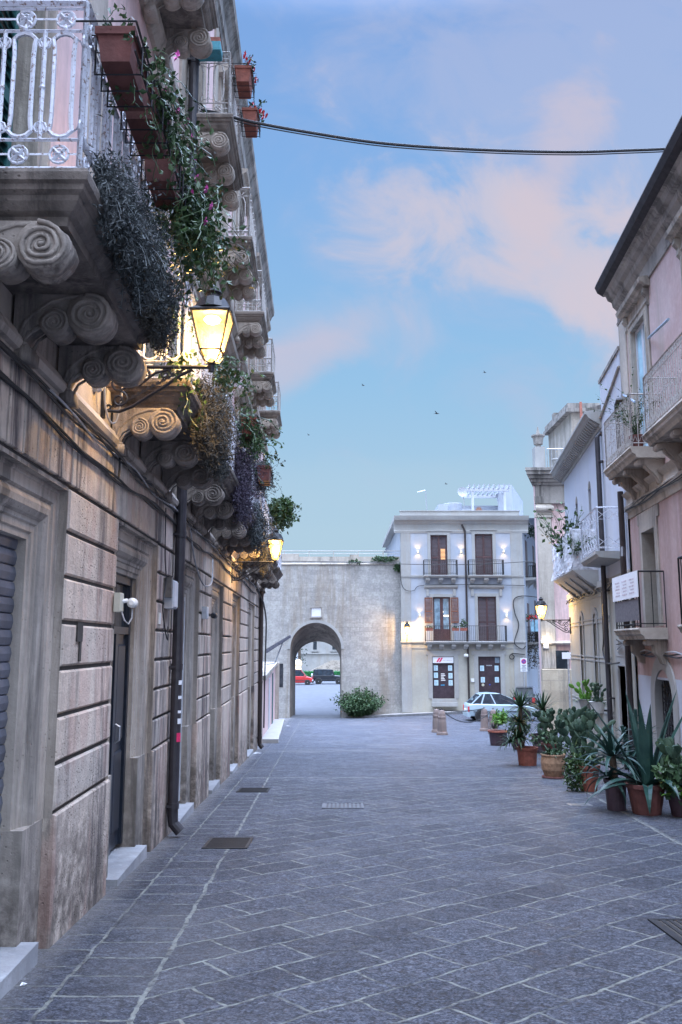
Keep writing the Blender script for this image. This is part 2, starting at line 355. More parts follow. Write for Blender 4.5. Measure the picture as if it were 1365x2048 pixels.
    # limewash dust along the foot of the left wall
    wd = math_(nt, 'MULTIPLY', ramp(nt, math_(nt, 'ADD', dl, math_(nt, 'MULTIPLY', math_(nt, 'SUBTRACT', n2, .5), .25)), ((.02, 1.), (.22, 0.))), .5)
    base = mixc(nt, wd, base, (.30, .29, .28))
    nt.links.new(base, b.inputs['Base Color'])
    h = math_(nt, 'ADD', math_(nt, 'MULTIPLY', n3, 1.0), math_(nt, 'MULTIPLY', n4, .4))
    h = math_(nt, 'ADD', h, math_(nt, 'MULTIPLY', n2, .7))
    h = math_(nt, 'SUBTRACT', h, math_(nt, 'MULTIPLY', fj, .5))
    bump(nt, b, h, 1., .06)
    nt.links.new(ramp(nt, n2, ((.3, .38), (.7, .68))), b.inputs['Roughness'])
    return m
PAVER = paver()
ASPH = plain('grey_asphalt', (.115, .122, .14), .9, var=.12, scale=2, bmp=.2)
PAVEL = plain('pale_pavement', (.34, .33, .32), .9, var=.12, scale=3, bmp=.2)
KERB = plain('lava_kerb', (.11, .11, .115), .8, var=.25, scale=5, bmp=.3)

# ---------------------------------------------------------------- mesh builder
class MB:
    def __init__(s, T=None): s.v = []; s.f = []; s.T = T or (lambda a, b, c: (a, b, c))
    def add(s, vs, fs):
        o = len(s.v); s.v += [s.T(*p) for p in vs]; s.f += [tuple(o+i for i in f) for f in fs]
    def box(s, a, b, bev=0.):
        x0, y0, z0 = a; x1, y1, z1 = b
        s.add([(x0, y0, z0), (x1, y0, z0), (x1, y1, z0), (x0, y1, z0), (x0, y0, z1), (x1, y0, z1), (x1, y1, z1), (x0, y1, z1)],
              [(0, 3, 2, 1), (4, 5, 6, 7), (0, 1, 5, 4), (1, 2, 6, 5), (2, 3, 7, 6), (3, 0, 4, 7)])
    def block(s, a, b, c=.008):      # box with chamfered +y (outward) face, for facade-local builders
        x0, y0, z0 = a; x1, y1, z1 = b; k = y1-c
        s.add([(x0, y0, z0), (x1, y0, z0), (x1, y0, z1), (x0, y0, z1), (x0, k, z0), (x1, k, z0), (x1, k, z1), (x0, k, z1),
               (x0+c, y1, z0+c), (x1-c, y1, z0+c), (x1-c, y1, z1-c), (x0+c, y1, z1-c)],
              [(0, 1, 5, 4), (1, 2, 6, 5), (2, 3, 7, 6), (3, 0, 4, 7), (4, 5, 9, 8), (5, 6, 10, 9), (6, 7, 11, 10), (7, 4, 8, 11), (8, 9, 10, 11), (0, 3, 2, 1)])
    def tube(s, path, r, n=6, closed=False, caps=True):
        P = [Vector(p) for p in path]; N = len(P)
        if N < 2: return
        rs = r if isinstance(r, (list, tuple)) else [r]*N
        vs = []; up = Vector((0, 0, 1)); prev = None
        for i, p in enumerate(P):
            if closed: t = P[(i+1) % N]-P[i-1]
            else: t = P[min(i+1, N-1)]-P[max(i-1, 0)]
            if t.length < 1e-9: t = Vector((0, 0, 1))
            t.normalize()
            if prev is None:
                a = up if abs(t.dot(up)) < .95 else Vector((1, 0, 0))
                u = t.cross(a).normalized()
            else:
                u = prev-t*prev.dot(t)
                u = u.normalized() if u.length > 1e-6 else t.orthogonal().normalized()
            prev = u; w = t.cross(u)
            for k in range(n):
                q = 2*math.pi*k/n; vs.append(tuple(p+(u*math.cos(q)+w*math.sin(q))*rs[i]))
        fs = []
        for i in range(N if closed else N-1):
            j = (i+1) % N
            for k in range(n): fs.append((i*n+k, i*n+(k+1) % n, j*n+(k+1) % n, j*n+k))
        if caps and not closed: fs += [tuple(range(n-1, -1, -1)), tuple((N-1)*n+k for k in range(n))]
        s.add(vs, fs)
    def lathe(s, prof, c, n=16, ax=2, ph=0.):     # prof: (r, h); axis 2 = z, 1 = y, 0 = x
        vs = []
        for r, h in prof:
            for k in range(n):
                q = 2*math.pi*k/n+ph; a, b = r*math.cos(q), r*math.sin(q)
                p = [(h, a, b), (a, h, b), (a, b, h)][ax]
                vs.append((c[0]+p[0], c[1]+p[1], c[2]+p[2]))
        fs = [(i*n+k, i*n+(k+1) % n, (i+1)*n+(k+1) % n, (i+1)*n+k) for i in range(len(prof)-1) for k in range(n)]
        fs += [tuple(range(n-1, -1, -1)), tuple((len(prof)-1)*n+k for k in range(n))]
        s.add(vs, fs)
    def ext(s, poly, vec):           # extrude a planar polygon
        n = len(poly); q = [(p[0]+vec[0], p[1]+vec[1], p[2]+vec[2]) for p in poly]
        s.add(list(poly)+q, [tuple(range(n-1, -1, -1)), tuple(range(n, 2*n))]+[(i, (i+1) % n, n+(i+1) % n, n+i) for i in range(n)])
    def strip(s, A, B):              # quads between two equal-length lines
        n = len(A); s.add(list(A)+list(B), [(i, i+1, n+i+1, n+i) for i in range(n-1)])
    def profile(s, prof, s0, s1, ret=True):  # horizontal moulding: prof [(d, z)] swept along s0..s1 with end returns
        n = len(prof); vs = [(s0, d, z) for d, z in prof]+[(s1, d, z) for d, z in prof]
        fs = [(i, i+1, n+i+1, n+i) for i in range(n-1)]
        if ret: fs += [tuple(range(n)), tuple(range(2*n-1, n-1, -1))]
        s.add(vs, fs)
    def build(s, name, mat, parent=None, base=None, smooth=False):
        me = bpy.data.meshes.new(name)
        o = Vector(base) if base is not None else (root_of(parent).location.copy() if parent and not root_of(parent).get('_loc') else Vector((0, 0, 0)))
        me.from_pydata([tuple(Vector(p)-o) for p in s.v], [], s.f); me.materials.append(mat)
        if smooth: me.polygons.foreach_set('use_smooth', [True]*len(me.polygons))
        me.update()
        ob = bpy.data.objects.new(name, me); COL.objects.link(ob)
        if parent: ob.parent = parent
        elif base is not None: ob.location = o
        return ob
def root_of(o):
    while o.parent: o = o.parent
    return o
def tag(o, label, cat, group=None, kind=None):
    if label: o['label'] = label
    if cat: o['category'] = cat
    if group: o['group'] = group
    if kind: o['kind'] = kind
    return o
def thing(name, loc, label, cat, group=None, rz=0.):
    o = bpy.data.objects.new(name, None); COL.objects.link(o); o.location = loc; o.rotation_euler = (0, 0, rz)
    o.empty_display_size = .2
    return tag(o, label, cat, group)
def copy_tree(o, parent=None):
    c = o.copy(); COL.objects.link(c); c.parent = parent
    for ch in [x for x in bpy.data.objects if x.parent == o]: copy_tree(ch, c)
    return c
def ground_z(x, y):
    yy = max(-20, min(y, 58.0)); z = -1.6-.0546*yy
    if y > 58: z = -4.77
    r = max(0., min(1., (y-49.)/6.)); r = r*r*(3-2*r)
    if y > 60: r *= max(0, 1-(y-60)/8)
    z += r*.05*max(0., min(x, 12)-1.)
    return z
# facade frames: (along, outward, up) -> world
def TL(a, d, z): return (-1.71-.0281*a+d, a, z)
def TR(a, d, z): return (4.4+.0842*a-d, a, z)
def TB(a, d, z): return (3.6+.1288*a-d, a, z)
def TF(Yf): return lambda a, d, z: (a, Yf-d, z)
cp_, sp_ = math.cos(PITCH), math.sin(PITCH)
def at(u, v, Y):                      # a photo pixel on the frontal plane at distance Y -> (X, Z)
    a = (u-682.5)/FPX; b = (1024-v)/FPX; y = cp_-b*sp_; t = Y/y
    return a*t, (sp_+b*cp_)*t
def wall_holes(mb, a0, a1, z0, z1, holes, d=0., dep=.25, reveal=True):
    """flat front with rectangular holes (s0,s1,zb,zt) and reveals"""
    xs = sorted({a0, a1, *[h[0] for h in holes], *[h[1] for h in holes]}); xs = [x for x in xs if a0 <= x <= a1]
    zs = sorted({z0, z1, *[h[2] for h in holes], *[h[3] for h in holes]}); zs = [z for z in zs if z0 <= z <= z1]
    for i in range(len(xs)-1):
        for j in range(len(zs)-1):
            cx, cz = (xs[i]+xs[i+1])/2, (zs[j]+zs[j+1])/2
            if any(h[0] < cx < h[1] and h[2] < cz < h[3] for h in holes): continue
            mb.add([(xs[i], d, zs[j]), (xs[i+1], d, zs[j]), (xs[i+1], d, zs[j+1]), (xs[i], d, zs[j+1])], [(0, 1, 2, 3)])
    if reveal:
        for h in holes:
            a, b, c, e = h[:4]
            mb.add([(a, d, c), (b, d, c), (b, d, e), (a, d, e), (a, d-dep, c), (b, d-dep, c), (b, d-dep, e), (a, d-dep, e)],
                   [(0, 4, 5, 1), (1, 5, 6, 2), (2, 6, 7, 3), (3, 7, 4, 0)])
def surround(mb, prof, s0, s1, zb, zt):
    """door surround: profile [(inset, depth)] swept up, over and down with mitres"""
    lines = [[(s0+w, d, zb), (s0+w, d, zt-w), (s1-w, d, zt-w), (s1-w, d, zb)] for w, d in prof]
    for A, B in zip(lines, lines[1:]): mb.strip(A, B)
def arc(cx, cy, r, a0, a1, n=10): return [(cx+r*math.cos(a0+(a1-a0)*i/n), cy+r*math.sin(a0+(a1-a0)*i/n)) for i in range(n+1)]
def leafq(mb, p, s, up=None, wr=.32):
    """one pointed leaf as a folded rhombus in a random direction"""
    d = Vector((random.gauss(0, 1), random.gauss(0, 1), random.gauss(0, 1))).normalized() if up is None else Vector(up).normalized()
    n = Vector((random.gauss(0, 1), random.gauss(0, 1), random.gauss(0, 1))); w = d.cross(n)
    w = w.normalized() if w.length > .01 else d.orthogonal()
    p = Vector(p); w *= s*wr; k = d.cross(w).normalized()*s*.08
    mb.add([tuple(p), tuple(p+d*s*.45+w+k), tuple(p+d*s), tuple(p+d*s*.45-w+k)], [(0, 1, 2), (0, 2, 3)])
# ---------------------------------------------------------------- setting
def ground():
    xs = [-400, -60, -20, -8, -5]+[-4+.5*i for i in range(50)]+[22, 30, 60, 400]
    ys = [-400, -60, -21, -20]+[-18+2*i for i in range(32)]+[46+.5*i for i in range(25)]+[60, 62, 66, 70, 120, 300, 1500]
    vs = [(x, y, ground_z(x, y)) for y in ys for x in xs]; n = len(xs)
    fs = [(j*n+i, j*n+i+1, (j+1)*n+i+1, (j+1)*n+i) for j in range(len(ys)-1) for i in range(n-1)]
    mb = MB(); mb.add(vs, fs); g = mb.build('ground', PAVER); tag(g, None, None, kind='structure')
    mb = MB()     # asphalt road through the gate and beyond it
    pts = [(-3.3, 56.4), (-.02, 56.4), (-.1, 60), (1.6, 75), (30, 96), (30, 118), (-40, 118), (-40, 92), (-6, 92), (-3.15, 60)]
    mb.ext([(x, y, ground_z(-2, y)+.006) for x, y in pts], (0, 0, .012)); tag(mb.build('road', ASPH), None, None, kind='structure')
    mb = MB()
    mb.ext([(-3.25, 62, -4.75), (-6.4, 91.8, -4.75), (-20, 91.8, -4.75), (-20, 62, -4.75)], (0, 0, .13))
    tag(mb.build('path', PAVEL), None, None, kind='structure')
    mb = MB()     # pavement and kerb along the gate wall and the corner house
    P = [(.45, 56.2), (1.6, 55.6), (2.8, 54.9), (6, 54.4), (9, 54.2), (11.8, 54.4), (12.0, 55.95), (12.0, 56.58), (.45, 56.58)]
    top = [(x, y, ground_z(x, y)+.14) for x, y in P]
    mb.add(top+[(x, y, ground_z(x, y)-.1) for x, y, z in top], [tuple(range(len(P)))]+[(i, (i+1) % len(P), len(P)+(i+1) % len(P), len(P)+i) for i in range(len(P))])
    tag(mb.build('pavement', PAVEL), None, None, kind='structure')
    mb = MB(); K = P[:6]; mb2 = []
    A = [(x-.09, y-.12, ground_z(x, y)+.132) for x, y in K]; B_ = [(x-.01, y-.003, ground_z(x, y)+.146) for x, y in K]
    C_ = [(x-.11, y-.14, ground_z(x, y)-.05) for x, y in K]
    mb.strip(C_, A); mb.strip(A, B_)
    tag(mb.build('kerb', KERB), None, None, kind='structure')
ground()

# ---------------------------------------------------------------- shared facade pieces
def ornate_rail(mb, P0, P1, z0, h=.9, lod=0, mod=.22):
    d = Vector((P1[0]-P0[0], P1[1]-P0[1])); Ln = d.length; d.normalize(); n = max(1, round(Ln/mod)); w = Ln/n
    q = lambda t, z: (P0[0]+d.x*t, P0[1]+d.y*t, z0+z)
    ns = [6, 4, 3][lod]; seg = [6, 4, 3][lod]; r = [.0115, .0095, .0095][lod]
    for z, rr in ((h, .018), (h-.03, .009), (h-.15, .0095), (.18, .0095), (.03, .014)): mb.tube([q(0, z), q(Ln, z)], rr, 4)
    for z in (h-.03,): pass
    for i in range(n+1):
        t = i*w; e = i in (0, n)
        mb.tube([q(t, .03 if e else .18), q(t, h if e else h-.15)], .014 if e else r, 4)
        if not e and lod < 2: mb.lathe([(.004, -.02), (.017, 0), (.004, .02)], q(t, h*.5), 6)
    for i in range(n):
        c = (i+.5)*w; k = w*.24
        for zc in (h-.0875, .105):
            if lod < 2:
                if lod == 0: mb.lathe([(.004, -.012), (.019, 0), (.004, .012)], q(c, zc), 8); mb.tube([q(c+.028*math.cos(a), zc+.028*math.sin(a)) for a in [2*math.pi*j/8 for j in range(8)]], .005, 3, closed=True)
                mb.tube([q(c+.045*math.cos(a), zc+.045*math.sin(a)) for a in [2*math.pi*j/(seg*2) for j in range(seg*2)]], .007, ns-1 if ns > 3 else 3, closed=True)
                for a in range(4):
                    an = math.pi/4+a*math.pi/2; mb.tube([q(c, zc), q(c+.04*math.cos(an), zc+.04*math.sin(an))], .011, 4)
                mb.tube([q(i*w, zc), q(c-.045, zc)], .006, 3); mb.tube([q(c+.045, zc), q((i+1)*w, zc)], .006, 3)
            else:
                mb.tube([q(c-.045, zc), q(c, zc+.045), q(c+.045, zc), q(c, zc-.045)], .012, 3, closed=True)
        lo, hi = .18+.075, h-.15-.075
        if lod == 0:
            for zc in (lo-.012, hi+.012): mb.tube([q(i*w+.03*math.cos(a), zc+.03*math.sin(a)) for a in [2*math.pi*j/8 for j in range(8)]], .0065, 4, closed=True)
            mb.lathe([(.003, 0), (.013, .02), (.003, .05)], q(c, hi+.065), 6)
        path = []
        for a in range(seg+1): an = math.pi*a/seg; path.append(q(c+.062*math.cos(an)*(1 if 0 < a < seg else .8), hi+.062*math.sin(an)))
        path += [q(c-k, hi-.05), q(c-k, lo+.05)]
        for a in range(seg+1): an = math.pi+math.pi*a/seg; path.append(q(c+.062*math.cos(an)*(1 if 0 < a < seg else .8), lo+.062*math.sin(an)))
        path += [q(c+k, lo+.05), q(c+k, hi-.05)]
        mb.tube(path, r, ns if ns < 6 else 5, closed=True)
        if lod < 2:
            mb.tube([q(i*w, hi-.03), q(i*w+.02, hi+.02), q(c-.06, hi+.03)], .006, 3); mb.tube([q(i*w+w, hi-.03), q(i*w+w-.02, hi+.02), q(c+.06, hi+.03)], .006, 3)
            mb.tube([q(i*w, lo+.03), q(i*w+.02, lo-.02), q(c-.06, lo-.03)], .006, 3); mb.tube([q(i*w+w, lo+.03), q(i*w+w-.02, lo-.02), q(c+.06, lo-.03)], .006, 3)
def plain_rail(mb, pts, z0, h=.95, step=.11, r=.007, top=.016, belly=0., scroll=False):
    for P0, P1 in zip(pts, pts[1:]):
        d = Vector((P1[0]-P0[0], P1[1]-P0[1])); Ln = d.length; d.normalize(); n = max(1, round(Ln/step)); nr = Vector((-d.y, d.x))
        q = lambda t, z, o=0: (P0[0]+d.x*t+nr.x*o, P0[1]+d.y*t+nr.y*o, z0+z)
        for z, rr in ((h, top), (.07, r*1.3)): mb.tube([q(0, z), q(Ln, z)], rr, 4)
        if scroll: mb.tube([q(0, h-.13), q(Ln, h-.13)], r, 4)
        for i in range(n+1):
            t = Ln*i/n; e = i in (0, n)
            mb.tube([q(t, 0), q(t, h)], r*1.8 if e else r, 4)
            if scroll and i < n:
                c = Ln*(i+.5)/n
                mb.tube([q(c-.035, h-.1), q(c, h-.03), q(c+.035, h-.1)], r*.8, 3); mb.tube([q(c-.035, .1), q(c, .2), q(c+.035, .1)], r*.8, 3)
                mb.lathe([(.003, -.03), (.015, 0), (.003, .03)], q(t, h*.45), 5)
def corbel_mesh(seed=0.):
    """scroll bracket with two volutes: local (outward x, along y, up z), top at z = 0"""
    mb = MB(); w = .095
    front = arc(.43, -.135, .13, R_(80), R_(-150), 14); back = arc(.235, -.185, .085, R_(-40), R_(-170), 8)
    under = [(.14, -.19), (.08, -.235), (.055, -.28), (.05, -.32), (.0, -.33)]
    poly = [(0, 0), (.45, 0)]+front+back+under
    mb.ext([(x, -w, z) for x, z in poly], (0, 2*w, 0))
    for cx, cz, r in ((.43, -.135, .13), (.235, -.185, .085)):
        mb.lathe([(r*.6, -w-.03), (r*.97, -w-.022), (r, -w), (r*1.0, -w*.45), (r*.93, -w*.3), (r*.93, w*.3), (r, w*.45), (r, w), (r*.97, w+.022), (r*.6, w+.03)], (cx, 0, cz), 20, ax=1)
        for sd in (-1, 1):      # spiral relief on both cheeks
            sp = [(cx+(r*(.93-.85*t))*math.cos(R_(100)-t*3.1*2*math.pi), sd*(w+.028+.012*t), cz+(r*(.93-.85*t))*math.sin(R_(100)-t*3.1*2*math.pi)) for t in [i/44 for i in range(45)]]
            mb.tube(sp, [.013*r/.13*(1.1-.4*i/44) for i in range(45)], 5)
            mb.lathe([(.001, -.02), (r*.16, 0), (.001, .02)], (cx, sd*(w+.035), cz), 8, ax=1)
    for sd in (-1, 1):           # raised rims following the S curve
        top = [(.40, -.018), (.30, -.02), (.20, -.06), (.11, -.13), (.06, -.19), (.04, -.26), (.04, -.32)]
        mb.tube([(x, sd*(w-.002), z) for x, z in top], .014, 5)
        mb.tube([(x+.02, sd*(w-.004), z-.01) for x, z in under[:-1]], .011, 5)
    mb.box((-.01, -w-.012, -.335), (.085, w+.012, -.315)); mb.box((-.01, -w-.02, -.42), (.10, w+.02, -.338))
    from mathutils import noise as mn
    mb.v = [tuple(Vector(v)+mn.noise_vector(Vector(v)*11+Vector((seed, 0, 0)))*.010+mn.noise_vector(Vector(v)*45+Vector((seed, 0, 0)))*.004) for v in mb.v]
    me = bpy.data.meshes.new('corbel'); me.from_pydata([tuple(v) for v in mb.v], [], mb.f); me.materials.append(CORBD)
    for p in me.polygons: p.use_smooth = len(p.vertices) == 4
    return me
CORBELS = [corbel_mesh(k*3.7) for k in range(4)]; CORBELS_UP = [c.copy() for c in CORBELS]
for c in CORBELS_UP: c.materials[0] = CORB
def place_mesh(name, me, parent, world, rz=0, sc=(1, 1, 1)):
    o = bpy.data.objects.new(name, me); COL.objects.link(o); o.parent = parent
    o.location = Vector(world)-root_of(parent).location; o.rotation_euler = (0, 0, rz); o.scale = sc
    return o
def louvres(mb, s0, s1, z0, z1, d, step=.055, leaves=2):
    w = (s1-s0)/leaves
    for k in range(leaves):
        a, b = s0+k*w+.004, s0+(k+1)*w-.004; f = .055
        mb.box((a, d, z0), (a+f, d+.045, z1)); mb.box((b-f, d, z0), (b, d+.045, z1))
        zs = [z0, z0+(z1-z0)*.42, z1-.09]
        for z in zs: mb.box((a+f, d+.002, z), (b-f, d+.043, z+.09))
        z = z0+.10
        while z < z1-.11:
            if not zs[1]-.02 < z < zs[1]+.08:
                mb.add([(a+f, d+.008, z+.035), (b-f, d+.008, z+.035), (b-f, d+.04, z), (a+f, d+.04, z), (a+f, d+.014, z+.04), (b-f, d+.014, z+.04), (b-f, d+.046, z+.006), (a+f, d+.046, z+.006)],
                       [(0, 1, 2, 3), (4, 5, 6, 7), (2, 3, 7, 6), (0, 1, 5, 4)])
            z += step

# ---------------------------------------------------------------- LEFT HOUSE
LB = thing('town_house', (-1.75, 1.0, ground_z(-1.7, 1)), 'long three-storey stone and pink house on the left with scroll-bracket balconies over shop doors', 'house')
HOLES = [(3.85, 5.80), (7.30, 9.17), (10.6, 12.5), (14.0, 15.7), (17.4, 19.15), (21.6, 23.7), (25.3, 27.1)]
Z_F, Z_S = 1.08, 1.62        # frieze bottom, string course
def left_house():
    T = TL; L0, L1 = 0.2, 27.6
    # body behind everything
    mb = MB(T); wall_holes(mb, L0, L1, -3.4, Z_S, [(a, b, -3.4, 1.05) for a, b in HOLES], d=-.022, dep=.42, reveal=False)
    mb.box((L0, -8, -3.4), (L1, -.5, 11.0))
    mb.box((L0-.01, -8, -3.4), (L0+.2, -.03, 1.6)); mb.box((L1-.2, -8, -3.4), (L1+.0, -.03, 11))
    mb.build('wall', LS2, LB)
    # rusticated pier blocks
    piers = [(L0, HOLES[0][0])]+[(HOLES[i][1], HOLES[i+1][0]) for i in range(len(HOLES)-1)]+[(HOLES[-1][1], L1)]
    for a, b in piers:
        mb = MB(T); mg = MB(T)
        rows = [1.08-.31*i for i in range(8)]
        for zt, zb in zip(rows, rows[1:]):
            mb.block((a+.015, -.04, zb+.014+random.uniform(-.002, .002)), (b-.015, random.uniform(-.004, .004), zt-.014+random.uniform(-.002, .002)), .014)
        zg = ground_z(-1.8, b)-.1
        mb.block((a+.004, -.03, zg), (b-.004, .012, -1.10), .01)
        mg.box((a+.04, -.06, zg), (b-.04, -.0215, 1.08)); mb.box((a+.001, -.12, zg), (a+.04, -.022, 1.079)); mb.box((b-.04, -.12, zg), (b-.001, -.022, 1.079))
        pr = mb.build('rusticated_pier', PIER, LB); mg.build('joint_backing', DKGAP, pr)
    # frieze with voussoir joints above each opening
    mb = MB(T)
    cuts = [L0]
    for a, b in HOLES:
        n = 8
        for i in range(n+1): cuts.append(a-.02+(b-a+.04)*i/n)
    cuts.append(L1)
    for c0, c1 in zip(cuts, cuts[1:]):
        wide = c1-c0 > .5
        if wide and c1-c0 > 1.6: mid = (c0+c1)/2; segs = [(c0, mid), (mid, c1)]
        else: segs = [(c0, c1)]
        for s0, s1 in segs: mb.block((s0+.010, -.03, Z_F+.016), (s1-.010, .006, Z_S-.01), .007)
    fz_ = mb.build('frieze', PIER, LB); mb = MB(T); mb.box((L0, -.05, Z_F), (L1, -.019, Z_S-.002)); mb.build('frieze_joints', DKGAP, fz_)
    # string course
    mb = MB(T)
    mb.profile([(-.02, Z_S-.03), (.015, Z_S-.03), (.02, Z_S), (.05, Z_S+.01), (.065, Z_S+.05), (.05, Z_S+.085), (.035, Z_S+.10), (.02, Z_S+.13), (-.02, Z_S+.14)], L0, L1)
    for k in range(0): pass
    mb.build('string_course', LS2, LB)
    # surrounds
    prof = [(0, -.01), (0, -.065), (.02, -.065), (.028, -.075), (.10, -.075), (.115, -.095), (.135, -.08), (.16, -.072), (.20, -.076), (.235, -.10), (.25, -.12), (.275, -.122), (.285, -.135), (.33, -.136), (.34, -.15), (.38, -.15), (.385, -.28)]
    for a, b in HOLES:
        zb = ground_z(-1.8, (a+b)/2); mb = MB(T)
        surround(mb, prof, a, b, -1.12, 1.045)
        mb.box((a, -.28, zb), (a+.385, -.07, -1.12)); mb.box((b-.385, -.28, zb), (b, -.07, -1.12))
        mb.build('door_surround', LS2, LB)
    # doors
    for i, (a, b) in enumerate(HOLES):
        s0, s1 = a+.385, b-.385; zb = ground_z(-1.8, (a+b)/2)+.13; zt = .66; d = -.26
        if i == 0:
            mb = MB(T); z = -2.0
            while z < zt:
                mb.add([(s0-.05, d+.12, z), (s1+.05, d+.12, z), (s1+.05, d+.129, z+.045), (s0-.05, d+.129, z+.045), (s1+.05, d+.12, z+.085), (s0-.05, d+.12, z+.085)], [(0, 1, 2, 3), (3, 2, 4, 5)])
                mb.add([(s0-.05, d+.12, z+.085), (s1+.05, d+.12, z+.085), (s1+.05, d+.106, z+.0925), (s0-.05, d+.106, z+.0925), (s1+.05, d+.12, z+.1), (s0-.05, d+.12, z+.1)], [(0, 1, 2, 3), (3, 2, 4, 5)])
                z += .1
            o = mb.build('roller_shutter', SHUTM, LB); o.location.x -= .07
        elif i in (1, 3, 5):
            mb = MB(T); mb.box((s0, d, zb), (s0+.07, d+.07, zt)); mb.box((s1-.07, d, zb), (s1, d+.07, zt)); mb.box((s0+.07, d+.002, zt-.07), (s1-.07, d+.068, zt)); mb.box((s0+.07, d+.002, .10), (s1-.07, d+.068, .17))
            c = (s0+s1)/2; mb.box((c-.05, d+.002, zb), (c+.05, d+.066, .10))
            for q0, q1 in ((s0+.07, c-.05), (c+.05, s1-.07)):
                mb.box((q0, d+.01, zb), (q1, d+.035, .10)); mb.block((q0+.05, d+.03, zb+.15), (q1-.05, d+.055, zb+.9), .015); mb.block((q0+.05, d+.03, zb+1.0), (q1-.05, d+.055, .0), .015)
            dr = mb.build('door', DOORD, LB)
            mb = MB(T); mb.box((s0+.07, d+.02, .17), (s1-.07, d+.03, zt-.07)); mb.build('pane', GLASSD, dr)
            mb = MB(T); mb.tube([(c+.09, d+.06, zb+1.0), (c+.09, d+.10, zb+1.02), (c+.09, d+.10, zb+1.15), (c+.09, d+.06, zb+1.17)], .01, 6); mb.build('handle', RIM, dr)
        else:
            mb = MB(T); mb.box((s0, d+.05, zb), (s0+.06, d+.11, zt)); mb.box((s1-.06, d+.05, zb), (s1, d+.11, zt)); mb.box((s0+.06, d+.052, zt-.06), (s1-.06, d+.108, zt))
            c = (s0+s1)/2; mb.box((c-.035, d+.052, zb), (c+.035, d+.106, zt-.06)); mb.box((s0+.06, d+.053, zb), (c-.035, d+.104, zb+.25)); mb.box((c+.035, d+.053, zb), (s1-.06, d+.104, zb+.25))
            f = mb.build('shop_door_frame', GREYP, LB)
            mb = MB(T); mb.box((s0+.06, d+.07, zb+.25), (c-.035, d+.08, zt-.06)); mb.box((c+.035, d+.07, zb+.25), (s1-.06, d+.08, zt-.06)); mb.build('pane', GLASSD, f)
    mb = MB(T); mb.box((6.12, .001, .02), (6.26, .012, .155)); mb.box((6.20, .001, -.12), (6.25, .009, .02)); mb.build('broken_plate_mark', DKGAP, LB)
    mb = MB(T); mb.block((25.35, .0, ground_z(-2, 25.8)), (26.4, .03, -1.12), .01); mb.build('pale_door_panel', PAINTW, LB)
    # thresholds of white marble
    for i, (a, b) in enumerate(HOLES):
        zg = ground_z(-1.8, (a+b)/2); mb = MB(T)
        mb.box((a+.30, -.34, zg-.2), (b-.30, .035, zg+.085)); mb.build('threshold', MARBW, LB)
    # downpipes
    for (a, d, zt, mm) in ((10.08, .085, 11.0, PIPE), (25.0, .09, 1.55, PIPEB)):
        zb = ground_z(-1.8, a)+.06; mb = MB(T)
        r = .062; path = [(a, d, zt), (a, d, zb+.18), (a, d+.01, zb+.09), (a, d+.09, zb)]
        mb.tube(path, r, 12)
        z = zb+.25
        while z < zt: mb.tube([(a, d, z), (a, d, z+.07)], r+.008, 12); mb.box((a-.07, 0, z+.02), (a+.07, d, z+.045)); z += 1.55
        if a < 12:
            pass
        mb.build('drainpipe', mm, LB, smooth=False)
    if True:     # torn stickers on the near pipe
        mb = MB(T)
        for z, h_, o in ((-.46, .05, .01), (-.62, .035, 0), (-.78, .03, .02), (-.9, .06, 0)):
            mb = MB(T); pth = [(10.08+.064*math.sin(q), .085+.064*math.cos(q), z) for q in (-1.0, -.6, -.2, .1)]; mb.strip(pth, [(x, y, z+h_) for x, y, z in pth]); mb.build('sticker', PAPERW, LB)
        mb = MB(T); pth = [(10.08+.065*math.sin(q), .085+.065*math.cos(q), -1.1) for q in (-1.1, -.6, -.2, .2)]; mb.strip(pth, [(x, y, z+.10) for x, y, z in pth]); mb.build('sticker', INKR, LB)
    # upper walls: pink plaster with stone strips
    W1 = [(3.72, 4.72), (7.65, 8.75), (11.0, 12.1), (14.4, 15.5), (17.8, 18.9), (21.6, 22.7), (25.2, 26.3)]
    W2 = [(3.8, 4.8), (7.1, 8.1), (10.4, 11.4), (13.7, 14.7), (17.0, 18.0), (20.9, 21.9), (24.5, 25.5)]
    zF1, zF2, zE = 2.0, 6.75, 10.85
    mb = MB(T)
    wall_holes(mb, L0, L1, Z_S+.14, 6.3, [(a, b, zF1, 4.75) for a, b in W1], d=-.05, dep=.22, reveal=False)
    wall_holes(mb, L0, L1, 6.3, zE, [(a, b, zF2, 9.3) for a, b in W2], d=-.05, dep=.22, reveal=False)
    mb.build('upper_wall', PINKL, LB)
    mb = MB(T)
    mb.box((L0, -.05, Z_S+.14), (L1, -.02, 2.08))
    pil = [(0.3, .9), (5.75, 6.25), (9.75, 10.45), (12.9, 13.3), (16.2, 16.6), (19.6, 20.2), (23.3, 23.8), (27.05, 27.6)]
    for a, b in pil: mb.block((a, -.06, 2.08), (b, -.012, 6.2), .008); mb.block((a, -.06, 6.52), (b, -.012, 10.45), .008)
    mb.profile([(-.06, 6.2), (.0, 6.2), (.03, 6.25), (.07, 6.3), (.08, 6.38), (.04, 6.42), (.0, 6.5), (-.06, 6.52)], L0, L1)
    mb.build('stone_trim', CORB, LB)
